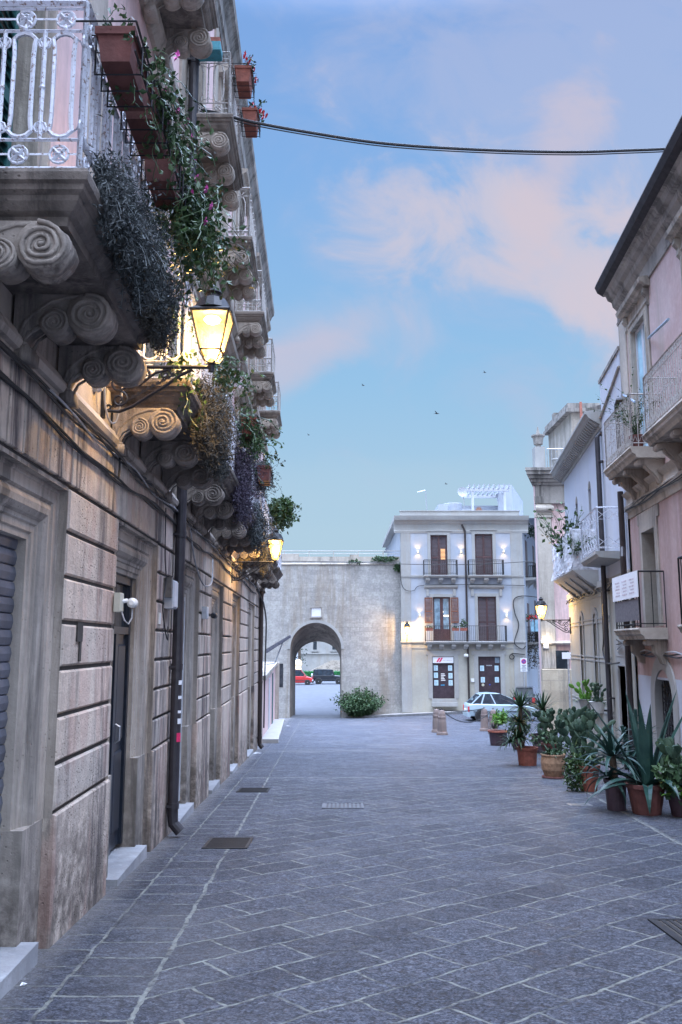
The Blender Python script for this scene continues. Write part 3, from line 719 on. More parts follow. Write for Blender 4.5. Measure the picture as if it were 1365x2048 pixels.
    for (W, zb, zt) in ((W1, zF1, 4.75), (W2, zF2, 9.3)):
        for a, b in W:
            mb = MB(T); surround(mb, [(-.24, -.05), (-.24, .02), (-.17, .03), (-.15, .0), (-.06, .0), (-.04, .025), (0, .025), (0, -.28)], a, b, zb, zt)
            mb.profile([(-.05, zt+.42), (.10, zt+.44), (.14, zt+.50), (.20, zt+.53), (.22, zt+.60), (-.05, zt+.62)], a-.36, b+.36)
            mb.box((a-.24, -.04, zt+.24), (b+.24, .012, zt+.42))
            mb.build('window_surround', CORB, LB)
    for W, zb, zt in ((W1, zF1, 4.75), (W2, zF2, 9.3)):
        for a, b in W:
            mb = MB(T); louvres(mb, a+.02, b-.02, zb+.03, zt-.03, -.17, .07 if a < 9 else .11); mb.build('shutter', GREENS if a < 9 else GREYP, LB)
    # eaves
    mb = MB(T)
    mb.profile([(-.06, 10.45), (.0, 10.45), (.02, 10.55), (.05, 10.58), (.06, 10.85), (.10, 10.92), (.14, 11.02), (.20, 11.08), (.22, 11.2), (.18, 11.26), (-.4, 11.3)], L0, L1+.15)
    mb.build('cornice', EAVE, LB)
    # balconies
    def balcony(a0, a1, p, z, lod, n, iron=WIRON):
        mb = MB(T)
        pf = [(0, 0), (-.006, -.02), (0, -.055), (.02, -.066), (.024, -.09), (.05, -.105), (.055, -.13), (.085, -.165), (.115, -.18), (.12, -.225)]
        U = [[(a0+i, -.04, z+h), (a0+i, p-i, z+h), (a1-i, p-i, z+h), (a1-i, -.04, z+h)] for i, h in pf]
        for A, B in zip(U, U[1:]): mb.strip(A, B)
        mb.add(U[0], [(0, 1, 2, 3)]); mb.add(U[-1], [(3, 2, 1, 0)])
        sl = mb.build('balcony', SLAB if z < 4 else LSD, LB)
        for k in range(n):
            a = a0+.14+(a1-a0-.28)*k/(n-1) if n > 1 else (a0+a1)/2
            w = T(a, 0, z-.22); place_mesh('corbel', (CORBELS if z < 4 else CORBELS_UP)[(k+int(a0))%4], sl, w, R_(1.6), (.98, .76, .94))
        mr = MB(T); o = .06
        P = [(a0+o, 0), (a0+o, p-o), (a1-o, p-o), (a1-o, 0)]
        for A, B in zip(P, P[1:]): ornate_rail(mr, A, B, z, .9, lod)
        mr.build('railing', iron, sl)
    for i, (a0, a1, n) in enumerate(((3.66, 5.62, 3), (6.85, 9.45, 3), (10.3, 12.9, 3), (13.7, 16.2, 3), (17.1, 19.6, 3), (20.7, 23.2, 3), (24.3, 26.7, 3))):
        balcony(a0, a1, .64, 2.18, 0 if i < 2 else (1 if i < 4 else 2), n)
    for i, (a0, a1) in enumerate(((3.6, 5.2), (6.75, 8.45), (10.05, 11.75), (13.4, 15.05), (16.65, 18.3), (20.6, 22.2), (24.2, 25.8))):
        balcony(a0, a1, .60, 6.75, 1 if i < 3 else 2, 3, RIRON)
left_house()
# ---------------------------------------------------------------- RIGHT: pink house
def leaf_box(mb, s0, s1, z0, z1, d, f=.06):
    mb.box((s0, d, z0), (s0+f, d+.04, z1)); mb.box((s1-f, d, z0), (s1, d+.04, z1)); mb.box((s0+f, d+.002, z0), (s1-f, d+.038, z0+f)); mb.box((s0+f, d+.002, z1-f), (s1-f, d+.038, z1))
def side_corbel(mb, a, z, w=.09, dep=.42, h=.42):
    """carved right-hand console: bulging scroll bracket"""
    pr = [(0, 0), (dep, 0), (dep+.02, -.05), (dep-.02, -.10), (dep-.09, -.09), (dep-.10, -.13), (.24, -.22), (.14, -h+.1), (.10, -h), (0, -h-.03)]
    n = 5
    for k in range(n):
        t0, t1 = -1+2*k/n, -1+2*(k+1)/n; s = math.sqrt(1-((t0+t1)/2)**2)*.25+.75
        mb.ext([(a+t0*w, d*s, z+zz) for d, zz in pr], (2*w/n, 0, 0))
    mb.lathe([(.05, -w-.02), (.055, -w), (.055, w), (.05, w+.02)], (a, dep-.02, z-.06), 12, ax=0)
def pink_house():
    T = TR; H = thing('pink_house', (4.6, 4, ground_z(4.6, 4)), 'faded pink plastered house with dark eaves at the right edge of the street', 'house')
    L0, L1 = 1.5, 17.07
    up = [(15.15, 16.15, 3.45, 6.1), (11.6, 12.75, 3.45, 6.1), (7.6, 8.8, 3.45, 6.1)]
    lo = [(15.3, 16.15, .33, 2.1), (11.2, 12.3, .33, 2.1), (7.3, 8.4, .33, 2.1)]
    gr = [(14.78, 15.86, -2.6, -.62), (10.6, 11.7, -2.4, -.4)]
    mb = MB(T); wall_holes(mb, L0, L1, 2.9, 7.1, up, 0, .25, False); mb.build('upper_wall', PINKR, H)
    mb = MB(T); wall_holes(mb, L0, L1, -.58, 2.9, lo+[(14.78, 15.86, -.6, -.62)], 0, .3, False); mb.build('lower_wall', PINKG, H)
    mb = MB(T); wall_holes(mb, L0, L1, -3.2, -.58, gr, .004, .3, False); mb.build('ground_wall', BLUEP, H)
    mb = MB(T); mb.box((L0, -7, -3.2), (L1-.01, -.31, 7.05)); mb.box((L1-.3, -7, -3.2), (L1, -.002, 7.05)); mb.build('inner_wall', PINKR, H)
    mb = MB(T)
    mb.profile([(-.05, 2.5), (.02, 2.5), (.03, 2.62), (.08, 2.66), (.10, 2.74), (.05, 2.78), (.04, 2.9), (.10, 2.95), (.14, 3.0), (.05, 3.06), (-.05, 3.08)], L0, L1+.02); mb.build('string_course', RSTONE, H)
    mb = MB(T); mb.block((16.55, -.01, 3.08), (L1+.01, .03, 6.6)); mb.build('corner_strip', RSTONE, H)
    mb = MB(T); mb.block((13.15, -.01, -.55), (13.55, .03, 2.5)); mb.build('wall_strip', RSTONE, H)
    mb = MB(T)
    mb.profile([(-.05, 6.62), (.03, 6.62), (.04, 6.68), (.02, 6.7), (.02, 6.95), (.06, 7.0), (.10, 7.04), (.12, 7.14), (.20, 7.18), (.24, 7.28), (.30, 7.30), (-.05, 7.34)], L0, L1+.1); mb.build('cornice', EAVE, H)
    mb = MB(T); mb.profile([(.0, 7.33), (.28, 7.30), (.40, 7.38), (.45, 7.50), (.42, 7.58), (-2.5, 8.2), (-2.5, 7.33)], L0, L1+.16); mb.build('roof', plain('dark_eaves', (.035, .032, .035), .9, scale=7, bmp=.4), H)
    mb = MB(T); surround(mb, [(-.26, -.01), (-.26, .04), (-.1, .05), (0, .05), (0, -.05)], 13.6+.0, 13.6+.0, 0, 0) if False else None
    for i, (a, b, z0, z1) in enumerate(up):
        mb = MB(T); surround(mb, [(-.22, -.01), (-.22, .03), (-.16, .04), (-.14, .015), (-.06, .02), (-.04, .045), (0, .04), (0, -.24)], a, b, z0, z1)
        mb.box((a-.22, -.01, z1+.22), (b+.22, .02, z1+.42))
        mb.profile([(-.02, z1+.38), (.10, z1+.40), (.13, z1+.45), (.19, z1+.47), (.21, z1+.54), (.13, z1+.56), (-.02, z1+.58)], a-.40, b+.40)
        for s in (a-.30, b+.18):
            mb.ext([(s, 0, z1+.38), (s, .11, z1+.38), (s, .12, z1+.30), (s, .05, z1+.22), (s, .06, z1+.12), (s, .0, z1+.05)], (.12, 0, 0))
        mb.build('window_surround', RSTONE, H)
        mb = MB(T); leaf_box(mb, a, (a+b)/2, z0, z1, -.10); leaf_box(mb, (a+b)/2+.004, b, z0, z1, -.10); f = mb.build('window', PAINTW, H)
        mb = MB(T); mb.box((a+.05, -.09, z0+.05), (b-.05, -.085, z1-.05)); mb.build('curtain', CURT, f)
    for i, (a, b, z0, z1) in enumerate(lo):
        mb = MB(T); surround(mb, [(-.17, -.01), (-.17, .03), (0, .035), (0, -.28)], a, b, z0, z1)
        mb.box((a-.75, -.01, z1+.14), (b+.55, .03, z1+.50)) if False else mb.box((a-.3, -.01, z1+.17), (b+.3, .025, z1+.38))
        mb.build('window_surround', RSTONE, H)
        mb = MB(T); leaf_box(mb, a, (a+b)/2, z0, z1, -.26); leaf_box(mb, (a+b)/2+.004, b, z0, z1, -.26); f = mb.build('window', BROWNS, H)
        mb = MB(T); mb.box((a+.05, -.25, z0+.05), (b-.05, -.24, z1-.05)); mb.build('pane', GLASSD, f)
    a, b = 14.78, 15.86; c = (a+b)/2; r = (b-a)/2        # arched ground-floor opening
    arch = arc(c, -.98, r, 0, math.pi, 14)
    mb = MB(T); rr = r+.26
    A = [(b, .03, -2.6)]+[(x, .03, z) for x, z in arch]+[(a, .03, -2.6)]
    B_ = [(b+.26, .03, -2.6)]+[(x, .03, z) for x, z in arc(c, -.98, rr, 0, math.pi, 14)]+[(a-.26, .03, -2.6)]
    mb.strip(A, B_); mb.strip(B_, [(x, -.01, z) for x, _, z in B_]); mb.strip([(x, -.3, z) for x, _, z in A], A)
    mb.build('arched_surround', TRIMW, H)
    mb = MB(T); mb.ext([(x, -.15, z) for x, z in [(b, -2.6)]+arch+[(a, -2.6)]], (0, -.02, 0)); f = mb.build('arched_window', GLASSD, H)
    mb = MB(T)
    for i in range(7): mb.tube([(a+.08+i*.155, -.1, -2.5), (a+.08+i*.155, -.1, -.98+math.sqrt(max(0, r*r-(a+.08+i*.155-c)**2)))], .009, 4)
    for k in range(9):
        for i in range(6): mb.tube([(a+.155+i*.155+.06*math.cos(q), -.1, -2.3+k*.2+.08*math.sin(q)) for q in [j*math.pi/4 for j in range(8)]], .006, 3, closed=True)
    mb.build('grille', IRON, f)
    # balconies
    def balc(a0, a1, p, z, lod, iron, h=.95, belly=0, scroll=True, stepz=.11, ncor=3):
        mb = MB(T)
        mb.profile([(-.01, z), (p, z), (p+.01, z-.03), (p-.02, z-.07), (p-.03, z-.11), (p-.08, z-.14), (p-.10, z-.2), (-.01, z-.2)], a0, a1)
        sl = mb.build('balcony', RSTONE, H)
        for k in range(ncor):
            mc = MB(T); side_corbel(mc, a0+.2+(a1-a0-.4)*k/(ncor-1), z-.2, dep=p-.16); mc.build('corbel', CORB, sl)
        mr = MB(T); plain_rail(mr, [(a0+.05, 0), (a0+.05, p-.05), (a1-.05, p-.05), (a1-.05, 0)], z, h, stepz, .008, scroll=scroll); mr.build('railing', iron, sl)
        return sl
    balc(14.45, 16.55, .6, 3.4, 0, RIRON, .95); balc(9.6, 13.65, .6, 3.4, 0, RIRON, .95, ncor=5)
    b1 = balc(14.9, 16.75, .5, .29, 0, IRON, .98, scroll=False, stepz=.2, ncor=2)
    balc(10.7, 12.7, .5, .29, 0, IRON, .98, scroll=False, stepz=.12, ncor=3)
    mb = MB(T); mb.box((14.95, .46, .42), (16.7, .475, .80)); mb.build('wooden_screen', plain('weathered_slats', (.12, .11, .12), .9, scale=20), b1)
    mb = MB(T); mb.box((14.88, .478, .82), (16.75, .495, 1.28)); brd = mb.build('notice_board', PAPERW, b1)
    mb = MB(T)
    for k in range(3):
        for j in range(5): mb.box((15.1+k*.53, .496, .90+j*.06), (15.1+k*.53+.35-.08*(j % 2), .4985, .925+j*.06))
    me = mb.build('faint_print', plain('faint_print', (.55, .50, .55), .8), b1)
    # drainpipe at the corner, rods, cable along the string course
    mb = MB(T); mb.tube([(17.0, .0, 4.98), (17.12, .10, 5.0), (17.16, .12, 4.9), (17.16, .12, 3.2)], .055, 8); mb.build('drainpipe', PIPEB, H)
    mb = MB(T); mb.tube([(17.25, .12, 2.3), (17.25, .12, 1.95), (17.12, .16, 1.75), (17.12, .16, ground_z(5.6, 17.2)+.05)], .062, 10)
    mb.tube([(17.25, .12, 3.1), (17.25, .12, 2.2)], .062, 10); mb.build('drainpipe', PIPEB, H)
    for a, z in ((14.1, 5.35), (16.4, 5.0)):   # swing-out rods
        mb = MB(T); mb.tube([(14.9, .05, 5.52), (12.1, .55, 4.78)] if a < 15 else [(16.9, .04, 5.05), (14.2, .55, 4.12)], .022, 6); mb.build('awning_rod', INK, H)
    return H
PH = pink_house()

# ---------------------------------------------------------------- white house behind the pink one
def white_house():
    T = TB; H = thing('white_house', (6.3, 22, ground_z(6, 22)), 'bluish white house with toothed cornice between the pink house and the corner pilaster house', 'house')
    L0, L1 = 17.08, 26.3; s = 19.45
    slots = [(21.35, 21.75, 2.1, 3.95), (23.65, 24.05, 2.1, 3.95)]
    mb = MB(T); wall_holes(mb, L0, L1, 1.5, 5.15, slots, 0, .25); mb.build('upper_wall', BLUEP, H)
    mb = MB(T)
    for a, b, z0, z1 in slots:      # round heads over the slots
        c = (a+b)/2; r = (b-a)/2
        mb.ext([(a, -.24, z0), (b, -.24, z0)]+[(x, -.24, z) for x, z in arc(c, z1, r, 0, math.pi, 8)], (0, -.02, 0))
    for a, b, z0, z1 in slots:
        c = (a+b)/2; r = (b-a)/2
        mb.ext([(x, .002, z) for x, z in [(b, z1-.0)]+arc(c, z1, r, 0, math.pi, 8)], (0, .003, 0))
    mb.build('niche', LSD, H)
    mb = MB(T); wall_holes(mb, L0, L1, -4.0, 1.5, [(21.3, 21.75, -1.5, .55), (23.6, 24.05, -1.5, .55), (17.9, 18.7, -4, -.45)], .0, .3); mb.build('ground_wall', CREAM, H)
    mb = MB(T); z = -2.6
    for z in (-2.3, -1.62, -1.52, -.42, -.32, .52, .62, 1.15):
        mb.box((19.6, .0, z), (L1, .018, z+.035))
    mb.box((19.5, .0, 1.35), (L1, .06, 1.5))
    mb.build('band_moulding', TRIMW, H)
    for a, b in ((21.3, 21.75), (23.6, 24.05)):
        c = (a+b)/2; r = (b-a)/2
        mb = MB(T); A = [(b, .03, -1.5)]+[(x, .03, z) for x, z in arc(c, .55, r, 0, math.pi, 10)]+[(a, .03, -1.5)]
        B_ = [(b+.14, .03, -1.5)]+[(x, .03, z) for x, z in arc(c, .55, r+.14, 0, math.pi, 10)]+[(a-.14, .03, -1.5)]
        mb.strip(A, B_); mb.strip([(x, -.02, z) for x, _, z in B_], B_); mb.box((a-.2, 0, -1.62), (b+.2, .12, -1.5)); mb.build('arched_surround', TRIMW, H)
        mb = MB(T); mb.ext([(a, -.2, -1.5), (b, -.2, -1.5)]+[(x, -.2, z) for x, z in arc(c, .55, r, 0, math.pi, 8)], (0, -.02, 0)); mb.build('window', LSD, H)
    mb = MB(T); mb.box((17.9, -.2, -4), (18.7, -.16, -.45)); mb.build('door', GREYP, H)
    mb = MB(T); surround(mb, [(-.2, -.0), (-.2, .04), (0, .04), (0, -.2)], 17.9, 18.7, -4, -.45); mb.box((17.7, .0, -.25), (18.9, .05, .1)); mb.build('door_surround', TRIMW, H)
    mb = MB(T); mb.box((L0, -6, -4), (L1, -.32, 5.1)); mb.box((L1-.3, -6, -4), (L1+.0, -.003, 5.1)); mb.box((L0, -5, 5.1), (s, -.003, 6.08)); mb.build('inner_wall', BLUEP, H)
    mb = MB(T); mb.box((L0, -5, 6.08), (s+.03, .03, 6.16)); mb.build('parapet_cap', EAVE, H)
    mb = MB(T); mb.tube([(L0, .02, 5.72), (s, .02, 5.25)], .03, 4); mb.build('cable_duct', RSTONE, H)
    mb = MB(T)      # cornice with teeth
    mb.profile([(-.02, 5.02), (.03, 5.02), (.04, 5.07), (.04, 5.11), (.30, 5.26), (.33, 5.33), (.38, 5.36), (.38, 5.42), (-.3, 5.5)], s, L1+.3)
    a = s+.08
    while a < L1+.2: mb.ext([(a, .03, 5.09), (a, .12, 5.09), (a, .26, 5.20), (a, .28, 5.26), (a, .03, 5.26)], (.11, 0, 0)); a += .21
    mb.build('cornice', TRIMW, H)
    mb = MB(T); mb.profile([(-.3, 5.45), (.34, 5.44), (.30, 5.5), (-.6, 5.75), (-.6, 5.45)], s+.02, L1+.3); mb.box((s, -1.2, 5.5), (L1, -.5, 5.9)); mb.build('roof', EAVE, H)
    def balc(a0, a1, p, z, rib):
        mb = MB(T); mb.profile([(-.01, z), (p, z), (p, z-.06), (p-.04, z-.09), (p-.06, z-.13), (-.01, z-.17)] if not rib else [(-.01, z), (p, z), (p+.01, z-.05), (p-.05, z-.1), (p-.1, z-.13), (.3, z-.30), (-.01, z-.5)], a0, a1)
        sl = mb.build('balcony', TRIMW, H)
        if rib:
            for k in range(4):
                mc = MB(T); a = a0+.35+(a1-a0-.7)*k/3; mc.ext([(a, 0, z-.15), (a, p-.1, z-.13), (a, p-.14, z-.2), (a, .25, z-.38), (a, 0, z-.62)], (.16, 0, 0)); mc.build('corbel', TRIMW, sl)
        return sl
    b1 = balc(17.8, 20.0, .55, 1.94, False)
    mr = MB(T); P = [(17.85, 0), (17.85, .5), (19.95, .5), (19.95, 0)]
    plain_rail(mr, P, 1.94, .93, .4, .008)
    for A, B in zip(P, P[1:]):
        n = max(1, round(math.hypot(B[0]-A[0], B[1]-A[1])/.28))
        for i in range(n):
            q = lambda t, z: (A[0]+(B[0]-A[0])*t, A[1]+(B[1]-A[1])*t, 1.94+z)
            for zz in (.68, .1): mr.tube([q(i/n, zz), q((i+1)/n, zz+.2)], .007, 3); mr.tube([q(i/n, zz+.2), q((i+1)/n, zz)], .007, 3); mr.tube([q(i/n, zz), q((i+1)/n, zz)], .006, 3)
    mr.build('railing', WIRON, b1)
    b2 = balc(20.8, 24.7, .62, 1.85, True)
    mr = MB(T); plain_rail(mr, [(20.85, 0), (20.85, .57), (24.65, .57), (24.65, 0)], 1.85, .95, .12, .007); mr.build('railing', WIRON, b2)
    mb = MB(T); mb.tube([(19.5, -.1, 4.82), (19.5, .04, 4.9), (19.5, .11, 4.8), (19.5, .11, ground_z(6, 19.5)+.05)], .06, 10)
    for z in (4.2, 1.2, -1.2): mb.box((19.4, 0, z), (19.6, .12, z+.03))
    mb.build('drainpipe', PIPE, H)
    return H
WH = white_house()
def sheet():       # clear plastic sheet wrapped over the railing
    mb = MB(TB); random.seed(3)
    n, m = 26, 8; V = []
    for j in range(m):
        for i in range(n):
            a = 20.78+3.95*i/(n-1); t = j/(m-1)
            V.append((a, .60+.05*math.sin(i*1.3+j)+.05*t+random.uniform(-.02, .02), 2.83-1.0*t+random.uniform(-.03, .03)+(.04*math.sin(i*.9) if j == 0 else 0)))
    mb.add(V, [(j*n+i, j*n+i+1, (j+1)*n+i+1, (j+1)*n+i) for j in range(m-1) for i in range(n-1)])
    V = [(20.78+.02*random.random(), .62*i/5, 2.8-1.0*j/5) for j in range(6) for i in range(6)]
    mb.add(V, [(j*6+i, j*6+i+1, (j+1)*6+i+1, (j+1)*6+i) for j in range(5) for i in range(5)])
    m_, nt, b = nodes('clear_plastic_sheet', .25); b.inputs['Base Color'].default_value = (.75, .76, .8, 1)
    t = nt.nodes.new('ShaderNodeBsdfTransparent'); mx = nt.nodes.new('ShaderNodeMixShader'); nt.links.new(ramp(nt, noise(nt, tcoord(nt), 5, 4), ((.35, .35), (.7, .95))), mx.inputs[0])
    nt.links.new(t.outputs[0], mx.inputs[1]); nt.links.new(b.outputs[0], mx.inputs[2]); nt.links.new(mx.outputs[0], nt.nodes['Material Output'].inputs[0])
    bump(nt, b, noise(nt, tcoord(nt), 12, 4, .7, 1), .9, .05)
    tag(mb.build('plastic_sheet', m_, base=(6.3, 22, 1.85)), 'crumpled clear plastic sheet wrapped over the balcony railing of the white house', 'plastic sheet')
sheet()

# ---------------------------------------------------------------- corner pilaster house
def corner_house():
    Y = 36.; T = TF(Y); H = thing('corner_house', (9, Y, ground_z(9, Y)), 'pink corner house with tall stone pilaster and projecting cornice beyond the white house', 'house')
    x0 = 8.36; zc = 6.0
    mb = MB(T); mb.box((x0, -.5, -4.2), (x0+9, -.05, 6.9))
    k = .26
    mb.add([(x0, -.05, -4.2), (x0+2.9*1.0, -12, -4.2), (x0+2.9, -12, 6.9), (x0, -.05, 6.9)], [(0, 1, 2, 3)]); mb.build('wall', PINKL, H)
    mb = MB(T); mb.block((x0-.02, -.06, -1.0), (x0+.60, .06, 5.35), .02); mb.box((x0-.1, -.1, 5.35), (x0+.68, .1, 5.45)); mb.block((x0-.04, -.06, 5.45), (x0+.64, .08, 5.95), .03)
    mb.lathe([(.12, -.38), (.14, -.32), (.14, .32), (.12, .38)], (x0+.30, .10, 5.72), 12, ax=0)
    mb.build('pilaster', RSTONE, H)
    mb = MB(T); mb.block((x0-.06, -.06, -4.4), (x0+1.4, .14, -1.0), .03); mb.box((x0+1.4, -.06, -4.4), (x0+9, .06, -.6)); mb.build('rough_base', RUST, H)
    mb = MB(T); mb.profile([(-.06, .0), (.12, .0), (.16, .06), (.1, .14), (-.06, .16)], x0-.05, x0+9); mb.build('string_course', RSTONE, H)
    mb = MB(T)
    def ring(d, z0, z1): mb.ext([(x0-d, d, z0), (x0+9, d, z0), (x0+9, -13, z0), (x0-d+4.2, -13, z0)], (0, 0, z1-z0))
    for d, z0, z1 in ((.10, 5.95, 6.25), (.06, 6.25, 6.75), (.16, 6.75, 6.86), (.26, 6.86, 7.0), (.38, 7.0, 7.15), (.5, 7.15, 7.3), (.56, 7.3, 7.42)): ring(d, z0, z1)
    mb.build('cornice', EAVE, H)
    mb = MB(T)
    for a, b in ((x0+.1, x0+.55),): mb.box((a, -.9, 7.42), (b, -.4, 8.55))
    mb.build('chimney', TRIMW, H)
    mb = MB(T); c = (x0+.32, -.65, 8.55); mb.lathe([(.12, 0), (.12, .12), (.2, .14), (.24, .45), (.3, .5), (.3, .56), (.1, .58), (.02, .95)], c, 12); mb.build('chimney_pot', EAVE, H)
    mb = MB(T); mb.lathe([(.10, 0), (.16, .1), (.12, .2), (.18, .5), (.22, .55), (.2, .6)], (x0+1.05, -.5, 7.42), 10); mb.build('urn', TRIMW, H)
    mb = MB(T); plain_rail(mb, [(x0+.6, -.3), (x0+4.5, -.3)], 7.42, 1.0, .2, .014, .02); mb.build('terrace_railing', RIM, H)
    mb = MB(T); mb.tube([(x0+3.35, .1, -4.2), (x0+3.35, .1, 0)], .05, 6); mb.build('drainpipe', PIPE, H)
    X, Z = at(1127, 1345, 36); mb = MB(T); mb.box((X-.3, .061, Z-1.), (X+.25, .08, Z+.9)); mb.build('window', GLASSD, H)
    # roof storey behind
    H2 = thing('roof_tower', (11.2, 44, ground_z(11, 44)), 'small stone tower storey with copper pipe rising behind the pink corner house', 'building')
    T = TF(44.); xa, zt = at(1130, 800, 44); xb, _ = at(1172, 800, 44); _, zb = at(1130, 900, 44)
    mb = MB(T); mb.box((xa+.3, -5, -4.0), (xb+.6, 0, zt-.7)); mb.build('wall', RSTONE, H2)
    mb = MB(T); mb.box((xa, -5, zt-.7), (xb+.8, .25, zt-.5)); mb.box((xa+.1, -5, zt-.5), (xb+.7, .12, zt-.2)); mb.box((xa+.3, -4, zt-.2), (xa+.7, -3.6, zt+.3)); mb.build('cornice', EAVE, H2)
    mb = MB(T); mb.add([(xa+.2, .1, zt-.2), (xb+.7, .1, zt-.2), (xb+.7, -3, zt+.35), (xa+1.0, -3, zt+.35)], [(0, 1, 2, 3)]); mb.build('glass_roof', plain('greenish_roof_sheet', (.2, .32, .36), .3), H2)
    mb = MB(T); mb.tube([(xa+.75, .3, zt-.2), (xa+.75, .3, zt-2.6)], .07, 6); mb.build('copper_pipe', plain('copper_pipe', (.35, .13, .09), .6), H2)
corner_house()

# ---------------------------------------------------------------- FAR: gate wall
def gate_wall():
    Y = 56.6; K_ = Y/58; T = lambda a, d, z: (a*K_, Y-d*K_, z*K_); H = thing('city_gate', (-1.7, Y, -4.69), 'old limestone town wall with a round-arched gateway across the end of the street', 'gateway')
    xL, xR, zT = -9.0, 4.6, 5.62
    cx = -1.69; w = 1.715; zs = -.30; rf = 1.75
    # front: strips around the arch
    n = 24
    outer = [(cx+w*math.cos(math.pi*i/n), zs+rf*math.sin(math.pi*i/n)) for i in range(n+1)]
    mb = MB(T)
    mb.add([(cx+w, 0, -5), (xR, 0, -5), (xR, 0, zs), (cx+w, 0, zs)], [(0, 1, 2, 3)]); mb.add([(xL, 0, -5), (cx-w, 0, -5), (cx-w, 0, zs), (xL, 0, zs)], [(0, 1, 2, 3)])
    top = [(x, 0, 2.6) for x, z in outer]; mb.strip([(x, 0, z) for x, z in outer], top)
    mb.add([(cx+w, 0, zs), (xR, 0, zs), (xR, 0, 2.6), (cx+w, 0, 2.6)], [(0, 1, 2, 3)]); mb.add([(xL, 0, zs), (cx-w, 0, zs), (cx-w, 0, 2.6), (xL, 0, 2.6)], [(0, 1, 2, 3)])
    mb.add([(xL, 0, 2.6), (xR, 0, 2.6), (xR, 0, zT), (xL, 0, zT)], [(0, 1, 2, 3)])
    mb.box((xL, -3.5, zT-.02), (xR, -.01, zT)); mb.add([(xL, -3.5, 1), (xR, -3.5, 1), (xR, -3.5, zT), (xL, -3.5, zT)], [(0, 1, 2, 3)])
    mb.add([(xL, -3.5, -5), (-3.24, -3.5, -5), (-3.24, -3.5, 1), (xL, -3.5, 1)], [(0, 1, 2, 3)]); mb.add([(-.06, -3.5, -5), (xR, -3.5, -5), (xR, -3.5, 1), (-.06, -3.5, 1)], [(0, 1, 2, 3)])
    mb.build('wall', WALLC, H)
    ci = -1.65; wi = 1.58; zi = -1.15; ri = 1.36
    inner = [(ci+wi*math.cos(math.pi*i/n), zi+ri*math.sin(math.pi*i/n)) for i in range(n+1)]
    mb = MB(T); A = [(cx+w, 0, -5)]+[(x, 0, z) for x, z in outer]+[(cx-w, 0, -5)]; B_ = [(ci+wi, -3.5, -5)]+[(x, -3.5, z) for x, z in inner]+[(ci-wi, -3.5, -5)]
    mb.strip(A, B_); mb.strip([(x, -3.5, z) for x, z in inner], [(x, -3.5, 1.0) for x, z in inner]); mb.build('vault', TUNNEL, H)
    mb = MB(T); r2 = .2
    o2 = [(cx+(w+r2)*math.cos(math.pi*i/n), zs+.0+(rf+r2)*math.sin(math.pi*i/n)) for i in range(n+1)]
    A = [(x, .05, z) for x, z in outer]; B_ = [(x, .05, z) for x, z in o2]; mb.strip(A, B_); mb.strip(B_, [(x, -.01, z) for x, _, z in B_]); mb.strip([(x, -.01, z) for x, _, z in A], A)
    mb.build('arch_ring', TRIMW, H)
    mb = MB(T); mb.box((-1.98, -.01, 1.86), (-1.36, .025, 2.44)); mb.build('plaque', MARBLE, H)
    mb = MB(T); mb.box((-2.06, -.01, 2.46), (-1.33, .09, 2.53)); mb.box((-2.1, -.01, 1.76), (-1.28, .11, 1.84)); mb.build('plaque_ledge', EAVE, H)
    mb = MB(T); mb.profile([(-.02, zT-.28), (.06, zT-.26), (.08, zT-.2), (.04, zT-.15), (-.02, zT-.12)], xL, xR)
    mb.box((xL, -.7, zT), (xR, -.15, zT+.32)); mb.box((-4.8, -.75, zT+.0), (-2.9, -.05, zT+.48)); mb.box((.6, -.75, zT), (1.2, -.1, zT+.45)); mb.build('parapet', RSTONE, H)
    mb = MB(T); mb.tube([(xL, -.5, zT+.75), (xR, -.5, zT+.75)], .03, 5); mb.tube([(xL, -.5, zT+.55), (xR, -.5, zT+.55)], .02, 4)
    for i in range(9): mb.tube([(xL+i*1.7, -.5, zT+.3), (xL+i*1.7, -.5, zT+.75)], .025, 4)
    mb.build('railing', RIRON, H)
    mb = MB(T); X, Z = at(562, 1350, 58); mb.box((X-.16, -.005, Z-.8), (X+.16, .02, Z+.75)); mb.build('slot', GLASSD, H)
    return H
gate_wall()
